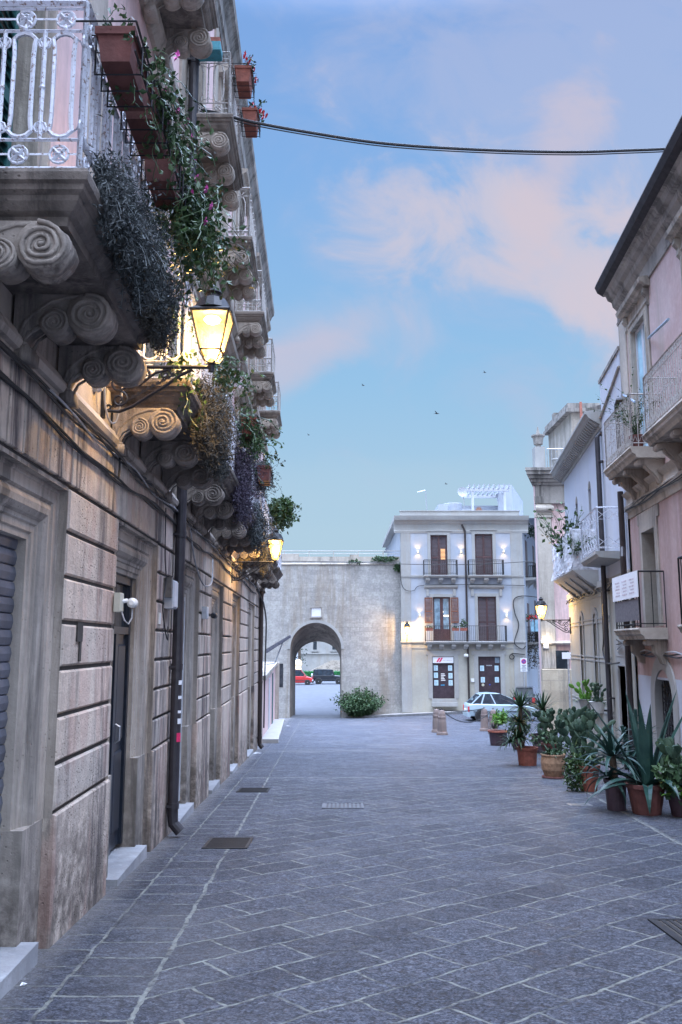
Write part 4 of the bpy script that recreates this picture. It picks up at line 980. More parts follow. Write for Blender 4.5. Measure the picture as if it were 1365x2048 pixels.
# ---------------------------------------------------------------- FAR: white corner palazzo
YF = 56.
def fx(u): return at(u, 1250, YF)[0]
def fz(v): return at(940, v, YF)[1]
def lantern(T, base, label, arm=.87, big=1., watts=14, wallside=True):
    """wall lantern: T maps (out, side, up) from the mount"""
    H = thing('wall_lantern', base, label, 'street lamp', 'lit wall lanterns')
    mb = MB(T)
    if arm > .6:
        mb.box((0, -.03, -.42), (.025, .03, .08)); mb.tube([(.0, 0, 0), (arm, 0, 0)], .016, 8); mb.lathe([(.03, .02), (.03, .05), (.02, .06)], (.0, 0, 0), 8, ax=0)
        br = [(.02, 0, -.36), (.14, 0, -.37), (.24, 0, -.33), (.36, 0, -.25), (.50, 0, -.16), (.62, 0, -.07), (.72, 0, -.02)]
        mb.tube(br, .014, 6)
        def spiral(cx, cz, r, t0, turns, sg=1): return [(cx+r*(1-.85*i/26)*math.cos(t0+sg*turns*2*math.pi*i/26), 0, cz+r*(1-.85*i/26)*math.sin(t0+sg*turns*2*math.pi*i/26)) for i in range(27)]
        for q in ((.14, -.14, .09, 0, 1.6, 1), (.14, -.27, .07, 1.5, 1.4, -1), (.33, -.07, .06, 3.1, 1.7, -1), (.50, -.06, .045, 0, 1.5, 1), (.05, -.33, .04, 2, 1.2, 1)): mb.tube(spiral(*q), .010, 5)
        mb.tube([(.03, 0, -.02), (.09, 0, -.05), (.2, 0, -.16), (.30, 0, -.15), (.42, 0, -.05), (.55, 0, -.02)], .011, 5)
        for k in range(14):      # small wrought leaves
            t = k/14; x = .1+.55*t; z = -.34+.32*t
            mb.ext([(x, -.004, z), (x+.03, -.004, z+.045), (x+.055, -.004, z+.02)], (0, .008, 0))
        mb.tube([(arm, 0, -.04), (arm, 0, .04)], .024, 8)
    else:
        mb.tube([(0, 0, -.35), (arm*.6, 0, -.3), (arm, 0, -.15), (arm, 0, .03)], .018, 6)
    mb.build('bracket', IRON, H)
    s = big; cx = arm
    def sq(r, z): return [(cx+r, r, z), (cx-r, r, z), (cx-r, -r, z), (cx+r, -r, z)]
    zb, zt, rb, rt = .13*s, .43*s, .082*s, .150*s
    mb = MB(T)
    A, B_ = sq(rb, zb), sq(rt, zt)
    for i in range(4):
        mb.tube([A[i], B_[i]], .009*s, 4); mb.tube([A[i], A[(i+1) % 4]], .009*s, 4); mb.tube([B_[i], B_[(i+1) % 4]], .011*s, 4)
        m = A[i]; mb.tube([(cx+(m[0]-cx)*.9, m[1]*.9, zb), (cx+(m[0]-cx)*1.0, m[1]*1.0, zb-.03*s), (cx+(m[0]-cx)*.6, m[1]*.6, .045*s), (cx, 0, .03*s)], .008*s, 4)
    mb.lathe([(.02*s, 0), (.035*s, .02*s), (.02*s, .06*s)], (cx, 0, .01*s), 8)
    mb.build('lantern_frame', IRON, H)
    mb = MB(T); hood = [(.20, .425), (.205, .44), (.16, .47), (.135, .52), (.115, .56), (.06, .585), (.055, .61), (.075, .625), (.07, .64), (.03, .66), (.035, .675), (.01, .70)]
    mb.lathe([(r*s*1.12, z*s) for r, z in hood[:3]], (cx, 0, 0), 4, ph=math.pi/4); mb.lathe([(r*s, z*s) for r, z in hood[2:]], (cx, 0, 0), 14)
    mb.build('hood', IRON, H)
    mb = MB(T); k = .97; a, b = sq(rb*k, zb+.01), sq(rt*k, zt-.01); mb.add(a+b, [(i, (i+1) % 4, 4+(i+1) % 4, 4+i) for i in range(4)]); a2 = sq(.045*s, .06*s); mb.add(a+a2, [(i, (i+1) % 4, 4+(i+1) % 4, 4+i) for i in range(4)])
    mb.build('glass', LGLASS, H)
    mb = MB(T); mb.lathe([(.02, .0), (.055, .015), (.07, .035), (.06, .05), (.03, .055)], (cx, 0, .365*s), 12); mb.build('bulb', BULB, H)
    ld = bpy.data.lights.new('lamp_light', 'POINT'); ld.energy = watts; ld.color = (1., .60, .19); ld.shadow_soft_size = .07
    lo = bpy.data.objects.new('lamp_light', ld); COL.objects.link(lo); lo.parent = H
    lo.location = Vector(T(cx, 0, .29*s))-Vector(base)
    return H
def sconce(x, z, label):
    b = (x, YF-.0, z); H = thing('wall_light', b, label, 'wall light', 'up-and-down wall lights on the white corner house')
    T = lambda a, d, zz: (x+a, YF-d, z+zz)
    mb = MB(T); mb.box((-.06, .0, -.04), (.06, .11, .04)); mb.build('housing', WPLAST, H)
    for s in (1, -1):
        mb = MB(T); mb.box((-.045, .02, s*.041), (.045, .095, s*.047)); mb.build('lens', emis('sconce_lens', (1, .8, .45), 7) if 'sconce_lens' not in MATS else MATS['sconce_lens'], H)
        ld = bpy.data.lights.new('beam', 'SPOT'); ld.energy = 22; ld.color = (1., .60, .22); ld.spot_size = R_(120); ld.spot_blend = .8; ld.shadow_soft_size = .04
        lo = bpy.data.objects.new('beam', ld); COL.objects.link(lo); lo.parent = H; lo.location = (0, -.16, s*.06); lo.rotation_euler = (0 if s < 0 else math.pi, 0, 0)
def far_house():
    T = TF(YF); H = thing('corner_palazzo', (7.5, YF, ground_z(7.5, YF)), 'white three-storey corner house with brown louvred doors, small balconies and a roof pergola', 'house')
    xl, xr = fx(803), fx(1050)
    Z = lambda v: fz(v)
    W = [(864, 898, 1070, 1150), (954, 990, 1068, 1150), (867, 902, 1194, 1284), (957, 994, 1193, 1284), (864, 907, 1313, 1397), (955, 999, 1313, 1397)]
    holes = [(fx(a), fx(b), Z(d), Z(c)) for a, b, c, d in W]
    mb = MB(T); wall_holes(mb, xl, xr, Z(1283), Z(1060), holes, 0, .2, False); mb.build('upper_wall', WHITEP, H)
    mb = MB(T); wall_holes(mb, xl, xr, -4.7, Z(1283), holes[4:], .01, .22, False); mb.build('ground_wall', CREAM, H)
    # side facing the alley
    mb = MB(); dx, dy = .32, 1.; x1, y1 = xr+dx*22, YF+22
    mb.add([(xr, YF, -4.8), (x1, y1, -4.8), (x1, y1, Z(1045)), (xr, YF, Z(1045))], [(0, 1, 2, 3)])
    mb.add([(xl, YF, 5.0), (xl, YF+16, 5.0), (xl, YF+16, Z(1045)), (xl, YF, Z(1045))], [(0, 1, 2, 3)])
    mb.add([(xl, YF+.25, Z(1035)), (x1, YF+.25, Z(1035)), (x1, y1, Z(1035)), (xl, y1, Z(1035))], [(0, 1, 2, 3)])
    mb.add([(xl, YF+.24, -4.8), (xr+.02, YF+.24, -4.8), (xr+.02, YF+.24, Z(1035)), (xl, YF+.24, Z(1035))], [(0, 1, 2, 3)])
    mb.build('side_wall', WHITEP, H)
    mb = MB(T)
    mb.block((xl-.0, -.1, -4.3), (fx(823), .03, Z(1062)), .01); mb.build('corner_strip', TRIMW, H)
    mb = MB(T); mb.block((fx(1026), -.1, -4.3), (xr+.02, .03, Z(1062)), .01); mb.build('corner_strip', TRIMW, H)
    mb = MB(T)
    def ringp(prof, ex0=.0, ex1=.0):
        mb.profile(prof, xl-ex0, xr+ex1)
    ringp([(-.1, Z(1066)), (.04, Z(1066)), (.06, Z(1062)), (.03, Z(1060)), (.03, Z(1049)), (.10, Z(1047)), (.16, Z(1044)), (.35, Z(1041)), (.40, Z(1037)), (.44, Z(1033)), (-.3, Z(1032))], .42, .42)
    mb.box((xl-.42, -16, Z(1041)), (xl, -.3, Z(1033)))
    mb.add([(xr, -.0, Z(1049)), (xr+.45, -.3, Z(1036)), (x1+.45, -22, Z(1036)), (x1, -22, Z(1049))], [(0, 1, 2, 3)])
    mb.build('cornice', TRIMW, H)
    mb = MB(T); mb.box((xl, -.35, Z(1033)), (xr-.1, -.1, Z(1022))); mb.box((xl-.05, -.4, Z(1022)), (xr-.05, -.05, Z(1020.5))); mb.build('parapet', TRIMW, H)
    mb = MB(T); mb.profile([(-.05, Z(1156)), (.06, Z(1155)), (.08, Z(1151)), (-.05, Z(1150))], xl-.02, xr+.04); mb.build('string_course', TRIMW, H)
    mb = MB(T); mb.profile([(-.05, Z(1287)), (.08, Z(1286)), (.10, Z(1283)), (-.05, Z(1282))], xl-.05, xr+.05); mb.profile([(-.05, Z(1297)), (.04, Z(1297)), (.04, Z(1295.5)), (-.05, Z(1295.5))], xl, xr); mb.build('string_course', TRIMW, H)
    def side(a, d, z): return (xr+.305*a+.95*d, YF+.95*a-.3*d, z)
    # windows
    for i, (a, b, c, d) in enumerate(holes):
        mb = MB(T); fr = .28 if i >= 4 else .2
        surround(mb, [(-fr, -.02), (-fr, .04), (-fr*.4, .05), (0, .05), (0, -.18)], a, b, c, d)
        if i < 2: mb.box((a-.3, .0, d+.24), (b+.3, .10, d+.30))
        if i in (2, 3):
            x0, x1_ = (fx(850), fx(917)) if i == 2 else (fx(940), fx(1010))
            mb.profile([(-.02, Z(1178)), (.08, Z(1177)), (.12, Z(1175)), (.18, Z(1174)), (.2, Z(1171)), (-.02, Z(1170))], x0, x1_)
            mb.box((x0+.12, 0, Z(1192)), (x0+.3, .09, Z(1178))); mb.box((x1_-.3, 0, Z(1192)), (x1_-.12, .09, Z(1178)))
        if i >= 4: mb.box((a-.42, 0, d+.1), (b+.42, .045, d+.36))
        mb.build('window_surround', TRIMW, H)
        if i in (0, 1, 3):
            mb = MB(T); louvres(mb, a+.02, b-.02, c+.02, d-.02, -.12, .085, 2); sh = mb.build('shutter', BROWNS, H)
        if i == 0:      # lit room glimpsed between the open slats
            mb = MB(T); k = (a+b)/2
            for j in range(9): mb.box((k+.12, -.07, c+1.0+j*.085), (b-.14, -.066, c+1.04+j*.085))
            mb.build('lit_gap', emis('lit_room', (1., .5, .2), .9), H)
        if i == 2:
            mb = MB(T); leaf_box(mb, a, (a+b)/2, c, d, -.15, .1); leaf_box(mb, (a+b)/2, b, c, d, -.15, .1); mb.box((a+.1, -.14, c+.1), (b-.1, -.12, Z(1258))); f = mb.build('balcony_door', BROWNS, H)
            mb = MB(T); mb.box((a+.09, -.135, Z(1258)), (b-.09, -.13, d-.09)); mb.build('pane', GLASSB, f)
            mb = MB(T); mb.box(((a+b)/2+.14, -.125, Z(1233)), ((a+b)/2+.5, -.122, Z(1230))); mb.box(((a+b)/2+.05, -.125, Z(1225)), ((a+b)/2+.12, -.122, Z(1222))); mb.build('lamp_reflection', emis('lamp_reflection_glow', (1., .85, .6), 2.), f)  # glowing strips stand in for a lamp reflected in the pane
            for x0, x1_ in ((fx(850), fx(866)), (fx(902.5), fx(918))):
                mb = MB(T); louvres(mb, x0, x1_, Z(1246), Z(1195), .04, .085, 1); mb.build('open_shutter', BROWNL, H)
        if i >= 4:
            mb = MB(T); leaf_box(mb, a, (a+b)/2, c, d, -.16, .13); leaf_box(mb, (a+b)/2, b, c, d, -.16, .13); mb.box((a+.1, -.15, c+.1), (b-.1, -.125, d-.1)); f = mb.build('shop_door', plain('shop_door_brown', (.045, .028, .035), .5, scale=5) if i == 4 else MATS['shop_door_brown'], H)
    # shop sign and posters
    x0, x1_ = fx(865), fx(906)
    mb = MB(T); mb.box((x0, -.05, Z(1326)), (x1_, .0, Z(1314))); sg = mb.build('shop_sign', PAPERW, H)
    mb = MB(T)
    for o in (0, .16): mb.ext([(x0+.22+o, .004, Z(1324)), (x0+.33+o, .004, Z(1324)), (x0+.50+o, .004, Z(1315.5)), (x0+.39+o, .004, Z(1315.5))], (0, .008, 0))
    mb.build('emblem', INKR, sg)
    mb = MB(T)
    for j in range(7): mb.box((x0+.66+j*.085, .001, Z(1321.5)), (x0+.71+j*.085, .005, Z(1319.8)))
    mb.build('lettering', plain('pale_red_ink', (.60, .48, .50), .7), sg)
    ps = [(867, 1336.5), (895.5, 1336.5), (867, 1351), (896, 1352), (867.5, 1366), (896, 1366), (959, 1337), (988, 1337), (960, 1360), (988, 1360)]
    for k, (u, v) in enumerate(ps):
        px, pz = fx(u), Z(v); mb = MB(T); mb.box((px, -.12, pz-.16), (px+.26, -.105, pz+.18)); p = mb.build('poster', PAPER, H)
        mb = MB(T)
        for j in range(4): mb.box((px+.05, -.1045, pz-.10+j*.06), (px+.21-.05*(j % 2), -.1025, pz-.07+j*.06))
        mb.build('print', INK, p)
    mb = MB(T); mb.box((fx(989), -.12, Z(1326)), (fx(998), -.105, Z(1315))); mb.build('poster', plain('grey_notice', (.2, .26, .32), .7), H)
    mb = MB(T)
    for j in range(5): mb.box((fx(881), -.11, Z(1361.5)+j*.1), (fx(881)+.28-.05*(j % 3), -.105, Z(1361.5)+j*.1+.06))
    mb.build('door_lettering', WPLAST, H)
    mb = MB(T); mb.box((fx(880.5), -.11, Z(1371)), (fx(888), -.105, Z(1369.5))); mb.build('blue_sticker', plain('cyan_print', (.05, .35, .6), .6), H)
    mb = MB(T)
    for j in range(5): mb.box((fx(972)+j*.075, -.11, Z(1332)), (fx(972)+j*.075+.05, -.105, Z(1330)))
    mb.build('door_lettering', GREYP, H)
    mb = MB(T); mb.lathe([(.0, -.11), (.09, -.11), (.09, -.10), (0, -.10)], (fx(964), 0, Z(1370)), 12, ax=1); mb.build('round_sticker', plain('cream_sticker', (.55, .52, .4), .6), H)
    mb = MB(T); mb.box((fx(976), -.11, Z(1370.5)), (fx(979), -.105, Z(1368))); mb.build('blue_sticker', INKB, H)
    # steps
    for (a, b) in ((861, 911), (952, 1002)):
        mb = MB(T); mb.box((fx(a), .0, Z(1412)), (fx(b), .45, Z(1404))); mb.box((fx(a)+.03, .0, Z(1404)), (fx(b)-.03, .25, Z(1397.5))); mb.build('door_step', TRIMW, H)
    # balconies
    def balc(u0, u1, v, ncor, p, rv, scroll, T=T, X=fx):
        mb = MB(T); x0, x1_ = X(u0), X(u1); z = Z(v)
        mb.profile([(.0, z), (p, z), (p+.01, z-.05), (p-.05, z-.09), (p-.08, z-.15), (0, z-.17)], x0, x1_); sl = mb.build('balcony', TRIMW, H)
        for k in range(ncor):
            a = x0+.28+(x1_-x0-.56)*k/(ncor-1); mc = MB(T); mc.ext([(a-.13, 0, z-.17), (a-.13, p-.12, z-.17), (a-.13, p-.12, z-.27), (a-.13, .2, z-.36), (a-.13, .16, z-.48), (a-.13, 0, z-.52)], (.26, 0, 0)); mc.lathe([(.09, -.15), (.09, .15)], (a, p-.2, z-.27), 8, ax=0); mc.build('corbel', TRIMW, sl)
        mr = MB(T); plain_rail(mr, [(x0+.04, 0), (x0+.04, p-.05), (x1_-.04, p-.05), (x1_-.04, 0)], z, Z(rv)-z, .12, .009, .018, scroll=scroll); mr.build('railing', IRON, sl)
    balc(848, 917, 1151, 3, .5, 1121, True); balc(938, 1010, 1151, 3, .5, 1121, True); balc(849, 1012, 1283, 7, .5, 1252, False)
    # pipe
    mb = MB(T); xp = fx(936.5); mb.tube([(fx(929), .0, Z(1050)), (fx(929), .12, Z(1052)), (fx(933), .12, Z(1060)), (xp-.08, .12, Z(1062)), (xp-.08, .12, Z(1085)), (xp-.05, .12, Z(1405))], .065, 8); mb.build('drainpipe', PIPEB, H)
    # alley side: doors, balconies, clutter
    for k, (a0, z0) in enumerate(((2.0, Z(1152)), (2.0, Z(1284)), (7.5, Z(1145)), (7.5, Z(1270)), (13, Z(1140)))):
        mb = MB(side); mb.box((a0, -.01, z0), (a0+1.1, .03, z0+2.6)); mb.build('side_window', BROWNS, H)
        mb = MB(side); mb.profile([(0, z0), (.7, z0), (.72, z0-.06), (.6, z0-.15), (0, z0-.2)], a0-.6, a0+1.9)
        for q in (0, 1): mb.ext([(a0-.2+q*1.4, 0, z0-.2), (a0-.2+q*1.4, .6, z0-.16), (a0-.2+q*1.4, .2, z0-.4), (a0-.2+q*1.4, 0, z0-.6)], (.2, 0, 0))
        sl = mb.build('side_balcony', TRIMW, H)
        mr = MB(side); plain_rail(mr, [(a0-.55, 0), (a0-.55, .65), (a0+1.85, .65), (a0+1.85, 0)], z0, 1.0, .14, .012, .02); mr.build('railing', IRON, sl)
    # roof structures
    mb = MB(T); y0 = -1.5
    mb.ext([(fx(823), y0, Z(1022)), (fx(836), y0, Z(1014)), (fx(887), y0, Z(1014)), (fx(887), y0, Z(1022))], (0, -2, 0)); mb.box((fx(887), -4, Z(1022)), (fx(906), y0, Z(1001))); mb.build('roof_box', WHITEP, H)
    mb = MB(T); cxx = (fx(904)+fx(944))/2; rr = (fx(944)-fx(904))/2; mb.lathe([(rr, 0), (rr, Z(994)-Z(1022)), (rr*.97, Z(992)-Z(1022))], (cxx, -3.2, Z(1022)), 24); mb.build('roof_drum', WHITEP, H)
    mb = MB(T); mb.box((fx(944), -4.5, Z(1024)), (fx(1052), -4.0, Z(992))); mb.build('roof_wall', WHITEP, H)
    mb = MB(T); mb.box((fx(944), -4.0, Z(1022)), (fx(974), -3.97, Z(999))); mb.build('roof_door', GREYP, H)
    mb = MB(T); c = fx(984); mb.ext([(c-.25, -3.99, Z(1012)), (c+.25, -3.99, Z(1012)), (c+.25, -3.99, Z(1003)), (c+.12, -3.99, Z(996)), (c-.12, -3.99, Z(996)), (c-.25, -3.99, Z(1003))], (0, .05, 0)); mb.build('roof_niche', plain('brick_niche', (.42, .22, .15), .8), H)
    mb = MB(); zt = at(1050, 975, 60)[1]; zb = Z(1040)
    xa, ya = fx(1045)+.2, YF+3.0
    xb, yb = xa+.32*7, ya+7
    mb.add([(xa-1.0, ya, zb), (xa, ya, zb), (xa, ya, zt), (xa-1.0, ya, zt), (xb, yb, zb), (xb, yb, zt), (xb-2, yb, zt), (xb-2, yb, zb)], [(0, 1, 2, 3), (1, 4, 5, 2), (3, 2, 5, 6)]); mb.build('roof_tall_block', WHITEP, H)
    pg = MB(T); pz = Z(977)
    for u in (957, 1024): pg.box((fx(u)-.08, -1.2, Z(1022)), (fx(u)+.08, -1.04, pz))
    pg.box((fx(946), -1.22, pz), (fx(1034), -1.02, pz+.2)); pg.box((fx(946), -3.8, pz), (fx(1034), -3.6, pz+.2))
    for k in range(9): x = fx(948)+k*(fx(1034)-fx(948))/8.4; pg.ext([(x, -.7, pz+.2), (x, -.6, pz+.42), (x, -3.9, pz+.3), (x, -3.9, pz+.2)], (.09, 0, 0))
    pg.build('pergola', PAINTW, H)
    D = thing('satellite_dish', (fx(938), YF+1.4, Z(1000)), 'round satellite dish on the roof beside the white pergola', 'satellite dish')
    mb = MB(T); mb.tube([(fx(941), -1.4, Z(1010)), (fx(939), -1.4, Z(980))], .03, 6); mb.build('pole', RIM, D)
    mb = MB(T); mb.lathe([(.01, -.02), (.22, .02), (.34, .09), (.34, .11), (.2, .05), (.01, .0)], (fx(937), -1.35, Z(977)), 18, ax=1); mb.build('dish', GREYP, D)
    A = thing('roof_antenna', (fx(863), YF+1.8, Z(1014)), 'thin bent aerial pole on the left of the far roof', 'antenna')
    mb = MB(T); mb.tube([(fx(863.5), -1.8, Z(1016)), (fx(861), -1.8, Z(970))], .035, 5); mb.build('pole', RIM, A); mb = MB(T); mb.tube([(fx(861), -1.8, Z(971)), (fx(844), -1.8, Z(975))], .03, 5); mb.build('boom', RIM, A)
    Cm = thing('security_camera', (fx(930), YF-.1, Z(1310)), 'small white security camera on the wall between the two shop doors', 'camera')
    mb = MB(T); mb.box((fx(929), 0, Z(1309)), (fx(932), .12, Z(1307))); mb.lathe([(.09, -.13), (.1, 0), (.1, .12)], (fx(930.5), .2, Z(1311)), 10, ax=0); mb.build('body', WPLAST, Cm)
    mb = MB(T); mb.box((fx(939.5), .01, Z(1364)), (fx(946), .08, Z(1357))); mb.build('meter_box', WPLAST, H)
far_house()
for u, v, l in ((838, 1103, 'upper wall light nearest the left corner of the white corner house'), (926, 1103, 'upper wall light between the two top louvred doors'), (1012, 1102, 'upper wall light nearest the alley corner'),
                (840, 1230, 'lower wall light beside the open brown shutters'), (1014, 1231, 'lower wall light right of the closed brown shutters')):
    sconce(fx(u), fz(v), l)
_m = (TL(6.62, -.02, 2.21)); lantern(lambda o, s, z: (_m[0]+o, _m[1]+s, _m[2]+z), _m, 'large lit lantern on scrolled iron bracket below the first balconies on the left', watts=190)
_m2 = (TL(17.0, 0, 1.63)); lantern(lambda o, s, z: (_m2[0]+o, _m2[1]+s, _m2[2]+z), _m2, 'smaller lit lantern further along the left wall in front of the sky', watts=240)
_x, _z = at(1140, 1240, 26.0); _m3 = (_x+.02, 26.0, _z); lantern(lambda o, s, z: (_m3[0]-o, _m3[1]+s, _m3[2]+z), _m3, 'lit lantern reaching out from the corner of the white house on the right', watts=260)
_x, _z = at(813.5, 1276, 57.9); _m4 = (_x, 57.9 if _x < 0 else 55.98, _z); _m4 = (at(813.5, 1272, 55.95)[0], 55.95, at(813.5, 1272, 55.95)[1]); lantern(lambda o, s, z: (_m4[0]+s, _m4[1]-o, _m4[2]+z), _m4, 'lit lantern flat against the left corner of the white corner house', arm=.5, big=1.35, watts=520)

# ---------------------------------------------------------------- low pink building past the long house
def low_building():
    def T(a, d, z): return (-2.55-.0557*(a-28)+d, a, z)
    H = thing('low_pink_building', (-2.6, 29, ground_z(-2.6, 29)), 'low pink plastered building between the long left house and the gate wall', 'building')
    mb = MB(T); mb.box((28.2, -5, -5), (50.5, 0, -1.15)); mb.build('wall', PINKL, H)
    mb = MB(T); mb.box((28.2, -5, -1.15), (50.6, .12, -1.0)); mb.build('coping', RSTONE, H)
    mb = MB(T); mb.box((36, 0, -4.2), (37.4, .03, -1.4)); mb.build('metal_door', GREYP, H)
    mb = MB(T); mb.box((42, 0, -4.2), (43.6, .03, -1.4)); mb.build('metal_door', GREENS, H)
    mb = MB(T); mb.box((49.4, 0, -4.6), (50.5, .22, -1.0)); mb.build('end_pier', RSTONE, H)
    mb = MB(T); mb.box((28.3, 0, -3.4), (50.5, .55, -1.6-.0546*50+.12-.2)); 
    V = []
    for a in (28.3, 50.5):
        g = ground_z(-3, a); V += [(a, 0, g-.1), (a, .55, g-.1), (a, .55, g+.13), (a, 0, g+.13)]
    mb = MB(T); mb.add(V, [(0, 1, 5, 4), (1, 2, 6, 5), (2, 3, 7, 6), (0, 3, 2, 1), (4, 5, 6, 7)]); mb.build('kerb_step', PAVEL, H)
    A = thing('folded_awning', (-2.6, 31, -.6), 'dark folded awning slanting out from the end of the left house', 'awning')
    x1, z1 = at(533, 1298, 34); x2, z2 = at(580, 1270, 34)
    mb = MB(); mb.ext([(x1, 34, z1), (x2, 34, z2), (x2+.03, 34, z2-.09), (x1, 34, z1-.16)], (0, .5, 0)); mb.build('cassette', plain('dark_awning', (.10, .10, .13), .6), A)
    x3, z3 = at(549, 1327, 34); x4, z4 = at(566, 1283, 34); mb = MB(); mb.tube([(x3, 34.2, z3), (x4, 34.2, z4)], .025, 5); mb.tube([(x3, 34.2, z3), (x1, 34.2, z1-.6)], .02, 5); mb.build('arm', RIM, A)
low_building()

# ---------------------------------------------------------------- beyond the gate
def beyond():
    Y = 128.; T = TF(Y); q = lambda u, v: at(u, v, Y)
    H = thing('pale_building', (-2, Y, -4.8), 'pale stone building with a tall window seen through the archway', 'building')
    x0, z1 = q(598, 1240); x1, _ = q(760, 1240); _, z0 = q(598, 1345)
    mb = MB(T); mb.box((x0, -10, -4.8), (x1, 0, z1+6)); mb.build('wall', TRIMW, H)
    for u in (627, 665):
        a, b = q(u, 1300)[0], q(u+7, 1300)[0]; mb = MB(T); mb.box((a, -.02, q(u, 1299)[1]), (b, .05, q(u, 1270)[1])); mb.build('window', GLASSD, H)
        mb = MB(T); mb.box((a-.3, 0, q(u, 1303)[1]), (b+.3, .2, q(u, 1301)[1])); mb.build('sill', TRIMW, H)
    mb = MB(T); mb.box((x0, 0, q(0, 1308)[1]), (x1, .2, q(0, 1306)[1])); mb.build('string_course', TRIMW, H)
    mb = MB(T); n = 14
    for k in range(n):
        u0 = 620+k*3.2; mb.box((q(u0, 1300)[0], 0, q(0, 1343-k*1.6)[1]), (q(700, 1300)[0], 3.0-k*.2, q(0, 1341.5-k*1.6)[1]))
    mb.build('ramp_steps', RSTONE, H)
    S = thing('garden_hedge', (-1, 120, -4.8), 'long dark green clipped hedge behind the parked cars past the arch', 'hedge')
    mb = MB(); Yh = 119.; xa, zt = at(602, 1341, Yh); xb, _ = at(700, 1341, Yh); _, zb = at(600, 1362, Yh); random.seed(5)
    mb.box((xa, Yh, -4.8), (xb, Yh+2, zt-.15)); S1 = mb.build('foliage', HEDGE, S)
    mb = MB()
    for i in range(500): leafq(mb, (random.uniform(xa, xb), Yh-.05+random.uniform(-.1, .1), random.uniform(-4.7, zt)), random.uniform(.12, .22))
    mb.build('leaves', HEDGE, S)
    # dark tree left of the pale building
    x, z = at(598, 1320, 112.); Tt = thing('dark_tree', (x, 112, -4.8), 'dark evergreen tree at the left edge of the archway opening', 'tree')
    mb = MB(); mb.tube([(x, 112, -4.8), (x+.1, 112, -1.5), (x, 112, 1)], [.25, .2, .1], 8); mb.build('trunk', BARK, Tt)
    mb = MB()
    for i in range(900):
        r = random.random()**.5; an = random.uniform(0, 6.28); zz = random.uniform(-2.6, 2.5)
        leafq(mb, (x-.8+math.cos(an)*r*1.9, 112+math.sin(an)*r*1.6, zz), random.uniform(.12, .28))
    mb.build('crown', L_DARK, Tt)
    x, z = at(597, 1325, 108.); St = thing('lit_shrine', (x, 108, -4.8), 'small lit round figure on a post at the left inside the archway', 'statue')
    mb = MB(); mb.lathe([(.3, 0), (.3, 1.6), (.35, 1.65), (.35, 1.75), (.2, 1.8)], (x, 108, -4.8), 10); mb.build('post', TRIMW, St)
    mb = MB(); mb.lathe([(.15, 0), (.42, .2), (.35, .7), (.5, 1.0), (.4, 1.4), (.1, 1.6)], (x, 108, z-1.2), 12); mb.build('globe', emis('warm_globe', (1., .8, .5), .8), St)
beyond()
# ---------------------------------------------------------------- plants
def blade(mb, base, az, el, ln, w, droop=.5, seg=6, cup=.35, twist=0.):
    """tapering folded leaf"""
    p = Vector(base); e = el; pts = []
    for i in range(seg+1):
        t = i/seg; h = Vector((math.cos(az), math.sin(az), 0)); d = h*math.cos(e)+Vector((0, 0, math.sin(e)))
        n = -h*math.sin(e)+Vector((0, 0, math.cos(e))); s = h.cross(Vector((0, 0, 1)))
        ww = w*(min(1, .55+t*1.6) if t < .3 else 1)*(1-t**2.2)
        pts.append((p.copy(), s*ww*.5+n*ww*cup*.5, -s*ww*.5+n*ww*cup*.5)); p = p+d*(ln/seg); e -= droop/seg*(.4+1.2*t)
    vs = []; fs = []
    for q, a, b in pts: vs += [tuple(q+a), tuple(q), tuple(q+b)]
    for i in range(seg): o = i*3; fs += [(o, o+3, o+4, o+1), (o+1, o+4, o+5, o+2)]
    mb.add(vs, fs)
def rosette(mb, c, n, ln, w, e0=.15, e1=1.35, droop=.8, cup=.3, seed=0, seg=6, az=None):
    rd = random.Random(seed)
    for i in range(n):
        t = i/n; a = i*2.399+rd.uniform(-.2, .2); e = e0+(e1-e0)*t+rd.uniform(-.12, .12)
        blade(mb, (c[0]+.03*math.cos(a), c[1]+.03*math.sin(a), c[2]), a, e, ln*rd.uniform(.75, 1.05)*(1-.25*t), w, droop*(1-t*.6), seg, cup)
def pot(mb, c, r, h, n=20, taper=.72, rim=.05):
    mb.lathe([(r*taper*.9, 0), (r*taper, .01), (r*.97, h-rim), (r*1.06, h-rim), (r*1.08, h), (r*.94, h), (r*.9, h-.05)], c, n)
def soil(mb, c, r, h): mb.lathe([(r*.93, h-.06), (.01, h-.03)], c, 14)
def pad(mb, base, d, nrm, L, W, th=.03):
    d = Vector(d).normalized(); nrm = Vector(nrm); nrm = (nrm-d*nrm.dot(d)).normalized(); s = d.cross(nrm); vs = []; fs = []; n = 10
    b = Vector(base); rings = [(0.03, .25), (.15, .62), (.4, .97), (.62, 1.), (.82, .78), (.95, .42)]
    for t, k in rings:
        for j in range(n): q = 2*math.pi*j/n; vs.append(tuple(b+d*L*t+s*math.cos(q)*W*.5*k+nrm*math.sin(q)*th*(.5+.5*k)))
    for i in range(len(rings)-1):
        for j in range(n): fs.append((i*n+j, i*n+(j+1) % n, (i+1)*n+(j+1) % n, (i+1)*n+j))
    fs += [tuple(range(n)), tuple((len(rings)-1)*n+j for j in range(n))]; mb.add(vs, fs); return b+d*L, d, nrm
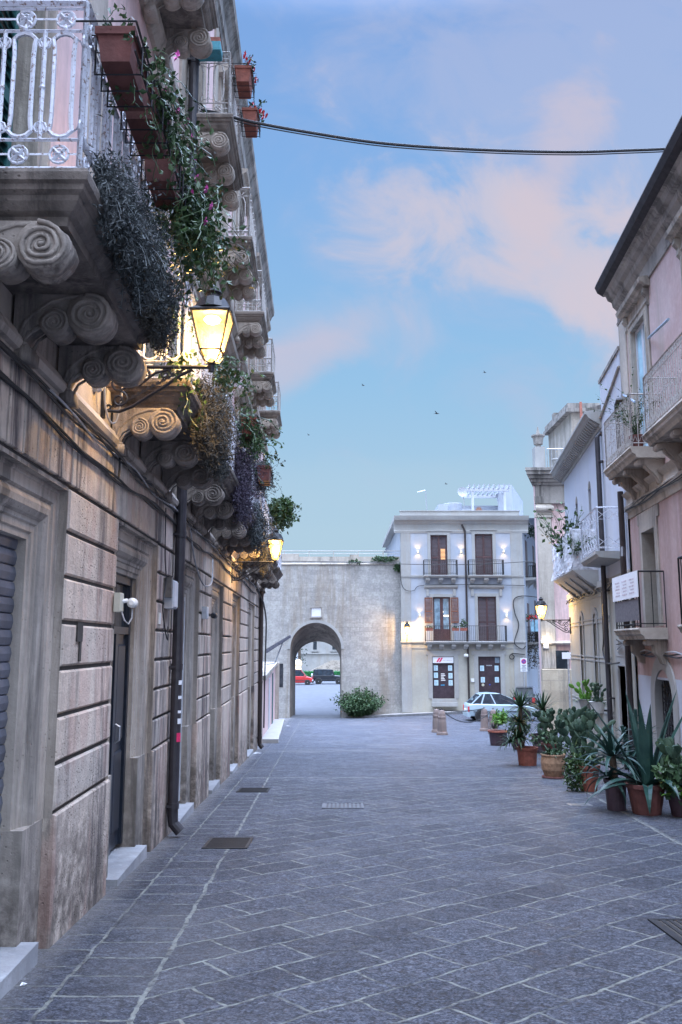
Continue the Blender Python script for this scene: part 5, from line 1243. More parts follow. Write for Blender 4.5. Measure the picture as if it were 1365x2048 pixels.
def opuntia(mb, base, n0, lv, seed, L=.24, lean=(0, 0)):
    rd = random.Random(seed)
    def grow(b, d, k, l):
        nr = (rd.uniform(-.6, .6), -1+rd.uniform(-.5, .5), rd.uniform(-.3, .3)); tip, dd, _ = pad(mb, b, d, nr, l*rd.uniform(.8, 1.15), l*.55*rd.uniform(.85, 1.1), .018)
        if k <= 0: return
        for _i in range(rd.choice((1, 1, 2, 2))):
            g = Vector(d)*.6+Vector((rd.uniform(-.9, .9)+lean[0], rd.uniform(-.5, .5)+lean[1], rd.uniform(.1, .9))); grow(tip-dd*l*.06, g.normalized(), k-1, l*.93)
    for i in range(n0): grow((base[0]+rd.uniform(-.1, .1), base[1]+rd.uniform(-.1, .1), base[2]), (rd.uniform(-.4, .4), rd.uniform(-.2, .2), 1), lv, L)
def cloud(mb, c, r, n, s, rd=None, hol=.3):
    for _ in range(n):
        a, b = random.uniform(0, 6.283), math.acos(random.uniform(-1, 1)); q = (hol+(1-hol)*random.random())**.6*(1+.22*math.sin(3*a+c[0]*5)*math.sin(2*b)+random.uniform(-.12, .12))
        leafq(mb, (c[0]+r[0]*q*math.sin(b)*math.cos(a), c[1]+r[1]*q*math.sin(b)*math.sin(a), c[2]+r[2]*q*math.cos(b)), s*random.uniform(.6, 1.3))
def strand(mb, p, d, L, s, n, wob=.35, grav=.12, stem=True, leafs=1, wr=.32):
    p = Vector(p); d = Vector(d).normalized(); st = L/n; path = [tuple(p)]
    for i in range(n):
        d = (d+Vector((random.uniform(-wob, wob), random.uniform(-wob, wob), random.uniform(-wob, wob)*.5-grav))).normalized(); p = p+d*st; path.append(tuple(p))
        for _ in range(leafs): leafq(mb, p+Vector([random.uniform(-s, s)*.6 for _ in range(3)]), s*random.uniform(.5, 1.4), None, wr)
    if stem: mb.tube(path, .0025 if s < .06 else .006, 3, caps=False)
def flowers(mb, pts, s):
    for p in pts:
        for k in range(6):
            a = k*1.047; d = Vector((math.cos(a), math.sin(a)*.5-.4, math.sin(a)*.8)); leafq(mb, Vector(p), s, up=d)
# --- potted plants along the right-hand houses
GRP = 'potted plants along the right side of the street'
def potted(name, x, y, label, cat='potted plant'): return thing(name, (x, y, ground_z(x, y)), label, cat, GRP)
def street_pots():
    random.seed(11)
    x, y = 4.12, 11.97; g = ground_z(x, y); H = potted('potted_agave', x, y, 'giant agave with long upright blades in the biggest old terracotta pot')
    mb = MB(); pot(mb, (x, y, g), .255, .40); mb.build('pot', TERRA2, H, smooth=False); mb = MB(); soil(mb, (x, y, g), .25, .4); mb.build('soil', SOIL, H)
    mb = MB(); c = (x+.02, y, g+.36)
    for az, el, ln, w, dr in ((2.75, 1.05, 1.42, .14, .12), (3.0, .55, 1.05, .12, .7), (.35, 1.18, 1.40, .13, .05), (.1, 1.05, 1.42, .12, .02), (1.9, 1.35, 1.3, .15, .1), (-1.4, 1.45, 1.12, .17, .05), (-.6, 1.3, 1.15, .16, .1), (4.2, 1.42, 1.2, .15, .05),
                              (3.6, .35, .9, .16, 1.4), (4.9, .5, .8, .16, 1.9), (5.5, .4, .75, .15, 2.1), (4.4, .25, .75, .14, 2.2), (.9, .7, 1.0, .16, .9), (-.3, .55, .85, .15, 1.5), (3.3, .1, .95, .13, 1.2), (2.4, .4, .8, .15, 1.2)):
        blade(mb, (c[0]+.05*math.cos(az), c[1]+.05*math.sin(az), c[2]), az, el, ln, w, dr, 8, .45)
    mb.build('leaves', L_AGAVE, H)
    x, y = 3.83, 12.35; g = ground_z(x, y); H = potted('potted_yucca', x, y, 'dark spiky yucca drooping over a black pot left of the giant agave')
    mb = MB(); pot(mb, (x, y, g), .15, .42, taper=.85); mb.build('pot', PLASTD, H); mb = MB(); mb.tube([(x, y, g+.3), (x-.03, y, g+.75)], .05, 7); mb.build('stem', BARK, H)
    mb = MB(); rosette(mb, (x-.03, y, g+.72), 34, .72, .075, -.2, 1.35, 1.7, .3, 4, 8); rosette(mb, (x-.1, y, g+.45), 16, .6, .07, -.3, .8, 1.9, .3, 8, 8); mb.build('leaves', L_AGAVE, H)
    x, y = 4.05, 14.7; g = ground_z(x, y); H = potted('potted_prickly_pear', x, y, 'tall prickly pear with ivy spilling over the left of its terracotta pot')
    mb = MB(); pot(mb, (x+.06, y, g), .19, .42); mb.build('pot', TERRA, H); mb = MB(); opuntia(mb, (x+.1, y, g+.38), 3, 4, 21, .235, (.16, 0)); opuntia(mb, (x-.1, y+.1, g+.38), 2, 4, 5, .22); mb.build('pads', L_CACT, H)
    mb = MB(); cloud(mb, (x-.19, y-.05, g+.27), (.17, .2, .30), 900, .05); cloud(mb, (x+.0, y-.05, g+.5), (.33, .2, .12), 420, .06); mb.build('ivy', L_IVY, H)
    x, y = 4.08, 16.95; g = ground_z(x, y); H = potted('potted_cactus', x, y, 'low twisted cactus and succulents in a round ribbed basket-coloured pot')
    mb = MB(); mb.lathe([(.17, 0), (.18, .03), (.22, .12), (.235, .25), (.22, .37), (.235, .385), (.235, .41), (.2, .41), (.19, .36)], (x, y, g+.035), 22); mb.build('pot', BASKET, H); mb = MB(); mb.lathe([(.21, 0), (.23, .02), (.22, .04), (.1, .04)], (x, y, g), 20); mb.build('saucer', TERRA2, H)
    mb = MB(); opuntia(mb, (x+.1, y, g+.38), 3, 2, 3, .17, (.3, 0)); rosette(mb, (x-.05, y, g+.42), 18, .3, .06, .1, 1.2, 1.0, .4, 2); mb.build('pads', L_CACT, H)
    mb = MB(); cloud(mb, (x-.02, y-.05, g+.44), (.2, .16, .08), 160, .06); mb.build('succulents', L_BUSH, H)
    x, y = 4.19, 19.8; g = ground_z(x, y); H = potted('potted_yucca', x, y, 'bushy yucca tree with leafy skirt in a square-looking bright terracotta pot')
    mb = MB(); pot(mb, (x, y, g), .235, .40, n=4+8, taper=.85); mb.build('pot', TERRA, H); mb = MB(); mb.tube([(x-.1, y, g+.3), (x-.14, y, g+1.0), (x-.12, y, g+1.35)], [.06, .045, .04], 7); mb.build('trunk', BARK, H)
    mb = MB(); rosette(mb, (x-.12, y, g+1.28), 60, .62, .05, -.35, 1.45, .5, .2, 9, 5); rosette(mb, (x-.16, y, g+.95), 60, .48, .045, -.6, 1.0, 1.2, .2, 10, 6); rosette(mb, (x-.2, y-.05, g+.6), 70, .5, .05, -.2, 1.2, 1.8, .2, 11, 6); rosette(mb, (x-.38, y-.05, g+.5), 40, .42, .045, -.3, 1.1, 1.9, .2, 17, 6); mb.build('leaves', L_YUCCA, H)
    x, y = 5.45, 23.6; g = ground_z(x, y); H = potted('potted_yucca', x, y, 'yucca tree in a dark purple pot behind the other plants')
    mb = MB(); pot(mb, (x, y, g), .34, .5, taper=.8); mb.build('pot', PLASTD, H); mb = MB(); mb.tube([(x, y, g+.4), (x+.02, y, g+1.2)], .05, 7); mb.build('trunk', BARK, H)
    mb = MB(); rosette(mb, (x, y, g+1.15), 60, .75, .055, -.6, 1.4, .9, .2, 12, 5); rosette(mb, (x+.05, y, g+.8), 40, .6, .05, -.8, .9, 1.0, .2, 13, 5); mb.build('leaves', L_YUCCA, H)
    x, y = 4.87, 27.2; g = ground_z(x, y); H = potted('potted_bush', x, y, 'lime green bush with grey spikes in the farthest dark pot with a red rim')
    mb = MB(); pot(mb, (x, y, g), .29, .42, taper=.85, rim=.03); mb.build('pot', PLASTD, H); mb = MB(); mb.lathe([(.30, .40), (.325, .41), (.325, .45), (.28, .45)], (x, y, g), 18); mb.build('rim', TERRA, H)
    mb = MB(); cloud(mb, (x+.1, y+.1, g+.8), (.26, .25, .22), 420, .10, hol=.1); mb.build('leaves', L_LIME, H); mb = MB(); rosette(mb, (x-.12, y, g+.5), 34, .38, .035, 0, 1.3, .6, .3, 14); mb.build('spikes', L_ROSE, H)
    x, y = 5.1, 25.2; g = ground_z(x, y); H = potted('potted_bush', x, y, 'dark leafy bush between the lime green bush and the yucca trees')
    mb = MB(); pot(mb, (x, y, g), .2, .35); mb.build('pot', PLASTD, H); mb = MB(); cloud(mb, (x, y, g+.65), (.35, .3, .32), 420, .10); mb.build('leaves', L_BUSH, H)
    x, y = 4.75, 17.6; g = ground_z(x, y); H = potted('potted_prickly_pear', x, y, 'tall thin prickly pear standing behind the basket-coloured pot')
    mb = MB(); pot(mb, (x, y, g), .2, .38); mb.build('pot', PLASTD, H); mb = MB(); opuntia(mb, (x, y, g+.34), 3, 4, 31, .27, (.06, 0)); mb.build('pads', L_CACT, H); mb = MB(); cloud(mb, (x-.15, y, g+.5), (.3, .25, .2), 130, .08); mb.build('leaves', L_BUSH, H)
    x, y = 5.1, 21.4; g = ground_z(x, y); H = potted('potted_prickly_pear', x, y, 'grey-green prickly pear against the foot of the white house')
    mb = MB(); pot(mb, (x, y, g), .22, .4); mb.build('pot', TERRA2, H); mb = MB(); opuntia(mb, (x, y, g+.36), 3, 4, 44, .24); mb.build('pads', L_CACT, H); mb = MB(); cloud(mb, (x-.1, y, g+.5), (.4, .3, .2), 160, .1); mb.build('leaves', L_BUSH, H)
    x, y = 4.55, 13.5; g = ground_z(x, y); H = potted('potted_aloe', x, y, 'branching aloe with stubby spikes between the prickly pear and the giant agave')
    mb = MB(); pot(mb, (x, y, g), .18, .35); mb.build('pot', PLASTD, H); mb = MB()
    for i, (dx, hh) in enumerate(((0, 1.0), (-.22, .75), (.2, .8), (-.4, .6))):
        for k in range(9): rosette(mb, (x+dx*(k/8), y, g+.35+hh*k/9), 7, .16, .035, .1, .8, -.2, .4, 50+i*10+k, 3)
        mb.tube([(x, y, g+.3), (x+dx, y, g+.35+hh)], .03, 5)
    mb.build('leaves', L_AGAVE, H)
    mb = MB(); rosette(mb, (x-.25, y-.2, g+.55), 26, .75, .06, .0, 1.2, 1.3, .3, 19, 7); mb.build('blades', L_AGAVE, H)
    x, y = 4.52, 11.75; g = ground_z(x, y); H = potted('potted_prickly_pear', x, y, 'broad-padded prickly pear cut by the right edge beside the giant agave')
    mb = MB(); pot(mb, (x, y, g), .2, .36); mb.build('pot', PLASTD, H); mb = MB(); opuntia(mb, (x-.02, y-.05, g+.32), 4, 3, 61, .22, (-.1, 0)); mb.build('pads', L_CACT, H); mb = MB()
    cloud(mb, (x-.08, y-.1, g+.5), (.3, .25, .3), 260, .11); mb.build('leaves', L_BUSH, H); mb = MB(); rosette(mb, (x-.12, y-.2, g+.30), 12, .22, .09, -.1, 1.0, 1.2, .2, 20, 5); mb.build('young_leaves', L_LIME, H)
    # pots hung on the white house
    for k, (u, v, a, lb) in enumerate(((1166, 1400, 22.0, 'pale green succulents in a cream pot on the white house wall'), (1190, 1405, 20.3, 'small prickly pear in a white pot on a bracket beside the drainpipe'))):
        bx, by, bz = TB(a, .25, at(u, v, a)[1]); H = thing('wall_pot', (bx, by, bz), lb, 'potted plant', 'pots hung on the white house wall')
        mb = MB(); mb.lathe([(.12, -.24), (.13, -.22), (.19, 0), (.21, .02), (.17, .02)], (bx, by, bz), 14); mb.build('pot', WPLAST if k else TRIMW, H)
        mb = MB(); mb.box((bx, by-.02, bz-.2), (bx+.3, by+.02, bz-.17)); mb.build('bracket', IRON, H)
        mb = MB(); opuntia(mb, (bx, by, bz), 4, 2+k, 71+k, .15 if k else .2); rosette(mb, (bx, by, bz), 20, .4, .05, 0, 1.2, 1.6, .3, k+3); mb.build('plant', L_CACT if k else L_LIME, H)
street_pots()

# --- balcony greenery on the left house
def balcony_green():
    T = TL; random.seed(23)
    def hanging(a0, a1, z0, z1, n, L, mat, label, d0=.60, s=.03, thick=.12, taper=1.):
        H = thing('hanging_shrub', T((a0+a1)/2, d0, z0), label, 'hanging plant', 'hanging shrubs on the left balconies')
        mb = MB()
        for _ in range(n):
            t = random.random(); a = a0+(a1-a0)*t; z = z0+(z1-z0)*random.random()
            strand(mb, T(a, d0+random.uniform(-.03, .02), z), (random.uniform(.2, 1.2)*thick/.12, random.uniform(-.6, .6), random.uniform(-.2, 1.)), L*random.uniform(.4, 1.15)*(.75+.45*math.sin(a*5.3)*math.sin(a*2.1+1)), s, 9, .16, .30, _ % 3 == 0, 2, .14)
        return mb.build('foliage', mat, H)
    hanging(3.95, 5.50, 2.12, 2.38, 2100, .32, L_ROSE, 'grey bushy shrub hanging over the edge of the nearest balcony', s=.034, thick=.05, d0=.61)
    hanging(4.9, 5.58, 2.05, 2.15, 500, .26, L_ROSEB, 'brown dry shrub at the far corner under the nearest balcony', s=.03, thick=.05)
    hanging(7.6, 9.3, 1.95, 2.4, 1200, .46, L_ROSEB, 'long brown-grey curtain of foliage hanging from the second balcony', s=.042, thick=.03, d0=.57)
    hanging(9.0, 9.4, 1.9, 2.6, 380, .5, L_ROSE, 'pale grey foliage at the far end of the second balcony', s=.042, thick=.05)
    hanging(11.3, 12.7, 1.95, 2.65, 750, .5, L_ROSEP, 'purple flowering shrub hanging from the third balcony', s=.048, thick=.03, d0=.57)
    hanging(14.7, 16.0, 1.85, 2.4, 420, .5, L_ROSE, 'grey hanging shrub on the fourth balcony', s=.06, thick=.03, d0=.56)
    hanging(17.9, 19.3, 1.8, 2.3, 260, .5, L_ROSEB, 'brown hanging shrub lit by the farther lantern', s=.07, thick=.02, d0=.5)
    hanging(14.9, 15.8, 2.9, 3.2, 200, .55, L_ROSE, 'grey shrub trailing from a box high on the fourth balcony', s=.055, thick=.05)
    def ivy(name, a0, a1, d0, z0, n, L, s, mat, label, seg=14, wob=.5, grav=.16, up=.2):
        H = thing('trailing_ivy', T((a0+a1)/2, d0, z0), label, 'ivy', 'ivy trailing over the left balconies')
        mb = MB()
        for _ in range(n):
            a = random.uniform(a0, a1); strand(mb, T(a, d0+random.uniform(-.05, .08), z0+random.uniform(-.1, .1)), (random.uniform(-.3, .6), random.uniform(-.6, .6), random.uniform(-.4, up)), L*random.uniform(.35, 1.1), s, seg, wob, grav)
        return mb.build('foliage', mat, H)
    ivy('i', 4.15, 4.95, .82, 3.05, 46, .55, .038, L_IVY, 'dense ivy between the first and second planters of the nearest balcony')
    ivy('i', 5.15, 5.75, .80, 2.95, 190, .62, .046, L_IVY, 'thick ivy falling past the lowest terracotta planter', grav=.2)
    ivy('i', 3.75, 4.2, .70, 2.98, 20, .3, .035, L_IVY, 'thin ivy sprays around the nearest planter top')
    ivy('i', 6.95, 7.15, .40, 2.95, 26, .95, .04, L_IVY, 'ivy climbing down the near railing of the second balcony', grav=.1)
    ivy('i', 6.9, 7.1, .52, 2.35, 26, .5, .05, L_IVY, 'yellow-lit ivy below the railing by the big lantern')
    ivy('i', 8.7, 9.4, .66, 3.0, 40, .65, .055, L_IVY, 'green ivy mass behind the big lantern')
    ivy('i', 11.2, 12.6, .68, 3.0, 60, .7, .06, L_IVY, 'ivy hanging around the reddish planter of the third balcony')
    ivy('i', 20.6, 22.2, .70, 3.3, 70, .75, .10, L_BUSH, 'round green bush hanging out against the sky above the farther lantern', up=.7, wob=.8)
    ivy('i', 20.8, 22.0, .85, 3.45, 90, .65, .10, L_IVY, 'leafy fringe of the bush against the sky', up=.8, wob=.9)
    def box(a, d, z, L, w, h, mat, label, plant=None, rot=0., hold=True):
        H = thing('flower_box', T(a, d, z), label, 'flower box', 'flower boxes on the left balconies')
        def Q(x, y, zz): return T(a+x, d+y, z+zz)
        mb = MB(Q); l, W = L/2, w/2; k = .82
        mb.add([(-l*.93, -W*k, 0), (l*.93, -W*k, 0), (l*.93, W*k, 0), (-l*.93, W*k, 0), (-l, -W, h-.04), (l, -W, h-.04), (l, W, h-.04), (-l, W, h-.04)], [(0, 3, 2, 1), (0, 1, 5, 4), (1, 2, 6, 5), (2, 3, 7, 6), (3, 0, 4, 7)])
        mb.box((-l-.012, -W-.012, h-.04), (l+.012, -W+.012, h)); mb.box((-l-.012, W-.012, h-.04), (l+.012, W+.012, h)); mb.box((-l-.012, -W+.012, h-.04), (-l+.012, W-.012, h)); mb.box((l-.012, -W+.012, h-.04), (l+.012, W-.012, h)); mb.box((-l+.01, -W+.01, h-.05), (l-.01, W-.01, h-.03))
        mb.build('box', mat, H)
        if hold:
            mb = MB(Q)
            for x in (-l*.6, 0, l*.6): mb.tube([(x, -W-.10, h+.03), (x, -W-.03, h+.02), (x, -W-.03, -.02), (x, W+.03, -.02), (x, W+.03, h*.75), (x, W+.06, h*.75)], .006, 4)
            for zz, y in ((h*.6, W+.025), (h*.15, W+.02), (h+.01, W+.02)): mb.tube([(-l-.03, y, zz), (l+.03, y, zz)], .006, 4)
            for s in (-1, 1): mb.tube([(s*(l+.03), -W-.1, h+.01), (s*(l+.03), W+.02, h+.01)], .006, 4)
            mb.build('wire_holder', IRON, H)
        if plant:
            m, n, s, r, fl = plant; mb = MB(Q)
            for _ in range(n): strand(mb, (random.uniform(-l, l), random.uniform(-W, W), h-.02), (random.uniform(-.5, .5), random.uniform(-.2, .8), 1), r*random.uniform(.5, 1.2), s, 6, .3, .1)
            mb.build('foliage', m, H)
            if fl:
                FP = [(random.uniform(-l, l*1.2), random.uniform(0, W+r*.7), h+random.uniform(-.1, r)) for _ in range(fl[1])]
                for fp in FP: mb = MB(Q); flowers(mb, [fp], fl[2]); mb.build('flower', fl[0], H)
        return H
    box(3.93, .725, 2.78, .42, .17, .17, TERRA2, 'terracotta planter nearest the viewer on the nearest balcony', (L_IVY, 14, .035, .14, None))
    box(4.46, .73, 2.83, .42, .17, .17, TERRA2, 'middle terracotta planter of the nearest balcony with pink flowers', (L_BUSH, 26, .03, .2, (PETALP, 9, .035)))
    box(5.02, .73, 2.80, .38, .18, .22, TERRA2, 'lowest terracotta planter of the nearest balcony wrapped in ivy', (L_IVY, 14, .035, .16, None))
    mb = MB(T)      # pink flowers on long stems beyond the planters
    H = thing('pink_flowers', T(5.0, .9, 2.9), 'bright pink flowers on long stems beyond the balcony planters', 'flowers'); P = [(4.9, .92, 3.12), (5.0, .94, 3.05), (5.1, .93, 2.97), (5.05, 1.0, 2.86), (5.15, 1.02, 2.8), (5.2, .98, 2.72), (4.85, .9, 3.2), (5.1, .90, 2.86)]
    for p in P: mb.tube([(p[0]-.1, .8, p[2]-.15), (p[0]-.03, p[1]-.03, p[2]-.03), p], .0025, 3)
    mb.build('stems', L_IVY, H)
    for p in P: mb = MB(T); flowers(mb, [p], .032); mb.build('flower', PETALP, H)
    box(11.6, .76, 2.85, .5, .2, .24, TERRA, 'reddish planter on the third balcony among ivy', (L_IVY, 14, .05, .2, None))
    box(15.0, .76, 2.85, .6, .22, .26, TERRA2, 'dark old planter on the fourth balcony with grey trailing shrub', (L_ROSE, 14, .05, .3, None))
    box(10.45, .70, 7.35, .4, .2, .22, TERRA, 'upper terracotta box with red geraniums against the sky', (L_BUSH, 12, .06, .2, (PETALR, 9, .05)))
    box(11.35, .72, 7.35, .4, .2, .22, TERRA, 'second terracotta box with red geraniums on the upper balcony', (L_BUSH, 12, .06, .2, (PETALR, 12, .05)))
    def Qn(a): return a
    H = thing('flower_box', T(9.98, .28, 7.52), 'teal plastic box hung on the end of the upper rusty balcony', 'flower box', 'flower boxes on the left balconies')
    mb = MB(T); mb.block((9.85, .12, 7.50), (10.08, .45, 7.62), .01); mb.build('box', TEAL, H); mb = MB(T); mb.block((9.88, .14, 7.63), (10.06, .44, 7.70), .01); mb.build('pot', TERRA, H)
balcony_green()

def other_green():
    random.seed(31)
    # bush at the gate
    H = thing('gate_bush', (1.15, 55.9, ground_z(1.2, 55.9)), 'wide green feathery bush against the wall just right of the archway', 'bush')
    mb = MB(); rd = random.Random(4)
    for _ in range(420):
        a = rd.uniform(0, 6.28); r = rd.uniform(0, .5)
        strand(mb, (1.2+r*math.cos(a), 56.0+r*.4*math.sin(a), -4.55), (math.cos(a)*rd.uniform(0, .9), math.sin(a)*.5-.1, rd.uniform(.5, 1.3)), rd.uniform(1.0, 1.85), .16, 9, .22, .02, False, 2)
    mb.build('foliage', L_BUSH, H)
    for (x, z, r, n, lb) in ((2.9, 5.6, (.9, .3, .16), 330, 'grassy weeds growing on top of the gate wall'), (3.85, 5.05, (.35, .2, .3), 260, 'green caper plant where the gate wall meets the white corner house'), (.9, 5.42, (.5, .2, .1), 90, 'small weed patch on the middle of the gate wall')):
        H = thing('wall_weeds', (x, 56.5, z), lb, 'weeds'); mb = MB(); cloud(mb, (x, 56.45, z), r, n, .16); mb.build('foliage', L_BUSH, H)
    # far balcony boxes
    for u, lb, pl in ((857, 'small red flower box at the left end of the long far balcony', 0), (909, 'red flower box right of the open far balcony door', 0), (925, 'flower box with a green shrub on the long far balcony', 1)):
        x = fx(u); z = fz(1262); H = thing('flower_box', (x, YF-.55, z), lb, 'flower box', 'flower boxes on the far house'); mb = MB(); mb.box((x-.22, YF-.66, z), (x+.22, YF-.48, z+.2)); mb.build('box', TERRA, H)
        mb = MB(); cloud(mb, (x, YF-.57, z+(.45 if pl else .22)), (.25, .12, .33 if pl else .07), 260 if pl else 60, .09); mb.build('foliage', L_BUSH, H)
    # alley-side flowers and cloths
    x, z = at(1062, 1236, 57.); H = thing('flower_box', (x, 56.8, z), 'red and white flowers on the alley balcony of the far house', 'flower box', 'flower boxes on the far house')
    mb = MB(); cloud(mb, (x, 56.8, z), (.45, .3, .25), 200, .12); mb.build('foliage', L_BUSH, H); mb = MB(); cloud(mb, (x, 56.7, z), (.5, .3, .2), 90, .12); mb.build('flowers', PETALR, H)
    x, z = at(1067, 1245, 57.2); H = thing('hanging_cloth', (x, 56.9, z), 'pale blue cloths drying on the alley balcony', 'cloth'); mb = MB()
    for k in range(3):
        mb.strip([(x-.3+k*.28+.22*i/5, 56.6+.03*math.sin(i*2), z+.2) for i in range(6)], [(x-.3+k*.28+.22*i/5, 56.6+.05*math.sin(i*2+1), z-.6) for i in range(6)])
    mb.build('cloth', CURT, H)
    x, z = at(1068, 1300, 58.); H = thing('wall_vine', (x, 57.8, z), 'dark straggling vine down the alley wall of the far house', 'vine'); mb = MB()
    for _ in range(60): strand(mb, (x+random.uniform(-.5, .5), 57.4, z+1.2), (random.uniform(-.3, .3), 0, -1), 2.6, .13, 12, .4, .1)
    mb.build('foliage', L_ROSEB, H)
    x, z = at(1066, 1065, 58.); H = thing('roof_cactus', (x, 57.6, z), 'grey-green cactus pots on the top alley terrace', 'plant'); mb = MB(); cloud(mb, (x, 57.6, z), (.6, .4, .45), 260, .16); mb.build('foliage', L_CACT, H)
    # potted shrub on the plastic-wrapped balcony
    b = TB(22.6, .45, 1.85); H = thing('balcony_shrub', b, 'leafy potted shrub rising from the plastic-wrapped balcony', 'potted plant'); mb = MB(); pot(mb, b, .16, .3); mb.build('pot', TERRA2, H); mb = MB()
    for _ in range(34): strand(mb, (b[0], b[1], b[2]+.3), (random.uniform(-.7, .5), random.uniform(-.4, .4), 1.2), random.uniform(.9, 1.7), .13, 9, .25, .02)
    mb.build('foliage', L_IVY, H)
    b = TB(20.9, .5, 1.85); H = thing('balcony_shrub', b, 'low trailing plant at the near corner of the plastic-wrapped balcony', 'potted plant'); mb = MB(); pot(mb, b, .1, .2); mb.build('pot', TERRA2, H); mb = MB()
    for _ in range(22): strand(mb, (b[0], b[1], b[2]+.2), (random.uniform(-.5, .6), random.uniform(-.4, .4), .9), random.uniform(.5, .9), .1, 8, .3, .08)
    mb.build('foliage', L_IVY, H)
    b = TR(14.65, .42, 3.41); H = thing('balcony_shrub', b, 'climbing potted plant at the corner of the pink house balcony', 'potted plant'); mb = MB(); pot(mb, b, .13, .22); mb.build('pot', TERRA2, H); mb = MB()
    for _ in range(40): strand(mb, (b[0], b[1], b[2]+.2), (random.uniform(-.4, .25), random.uniform(-.3, .6), 1.2), random.uniform(.6, 1.35), .045, 14, .35, .0)
    mb.build('foliage', L_IVY, H)
other_green()

# ---------------------------------------------------------------- vehicles
def wheel(H, x, y, r=.31, w=.19):
    mb = MB(); mb.lathe([(r*.62, -w/2), (r*.93, -w/2), (r, -w/2+.03), (r, w/2-.03), (r*.93, w/2), (r*.62, w/2)], (x, y, r), 24, ax=1); t = mb.build('tyre', TYRE, H, smooth=False)
    for s in (-1, 1):
        mb = MB(); f = y+s*w*.42; mb.lathe([(r*.60, -.012), (r*.64, 0), (r*.60, .012)], (x, f, r), 20, ax=1); mb.lathe([(.05, -.02), (.06, .02)], (x, f, r), 10, ax=1)
        for k in range(6):
            a = k*math.pi/3; c, q = math.cos(a), math.sin(a); n = (-q*.022, c*.022)
            mb.ext([(x+c*.04+n[0], f-.008, r+q*.04+n[1]), (x+c*r*.6+n[0]*1.4, f-.008, r+q*r*.6+n[1]*1.4), (x+c*r*.6-n[0]*1.4, f-.008, r+q*r*.6-n[1]*1.4), (x+c*.04-n[0], f-.008, r+q*.04-n[1])], (0, .016, 0))
        mb.build('rim', RIM, t)
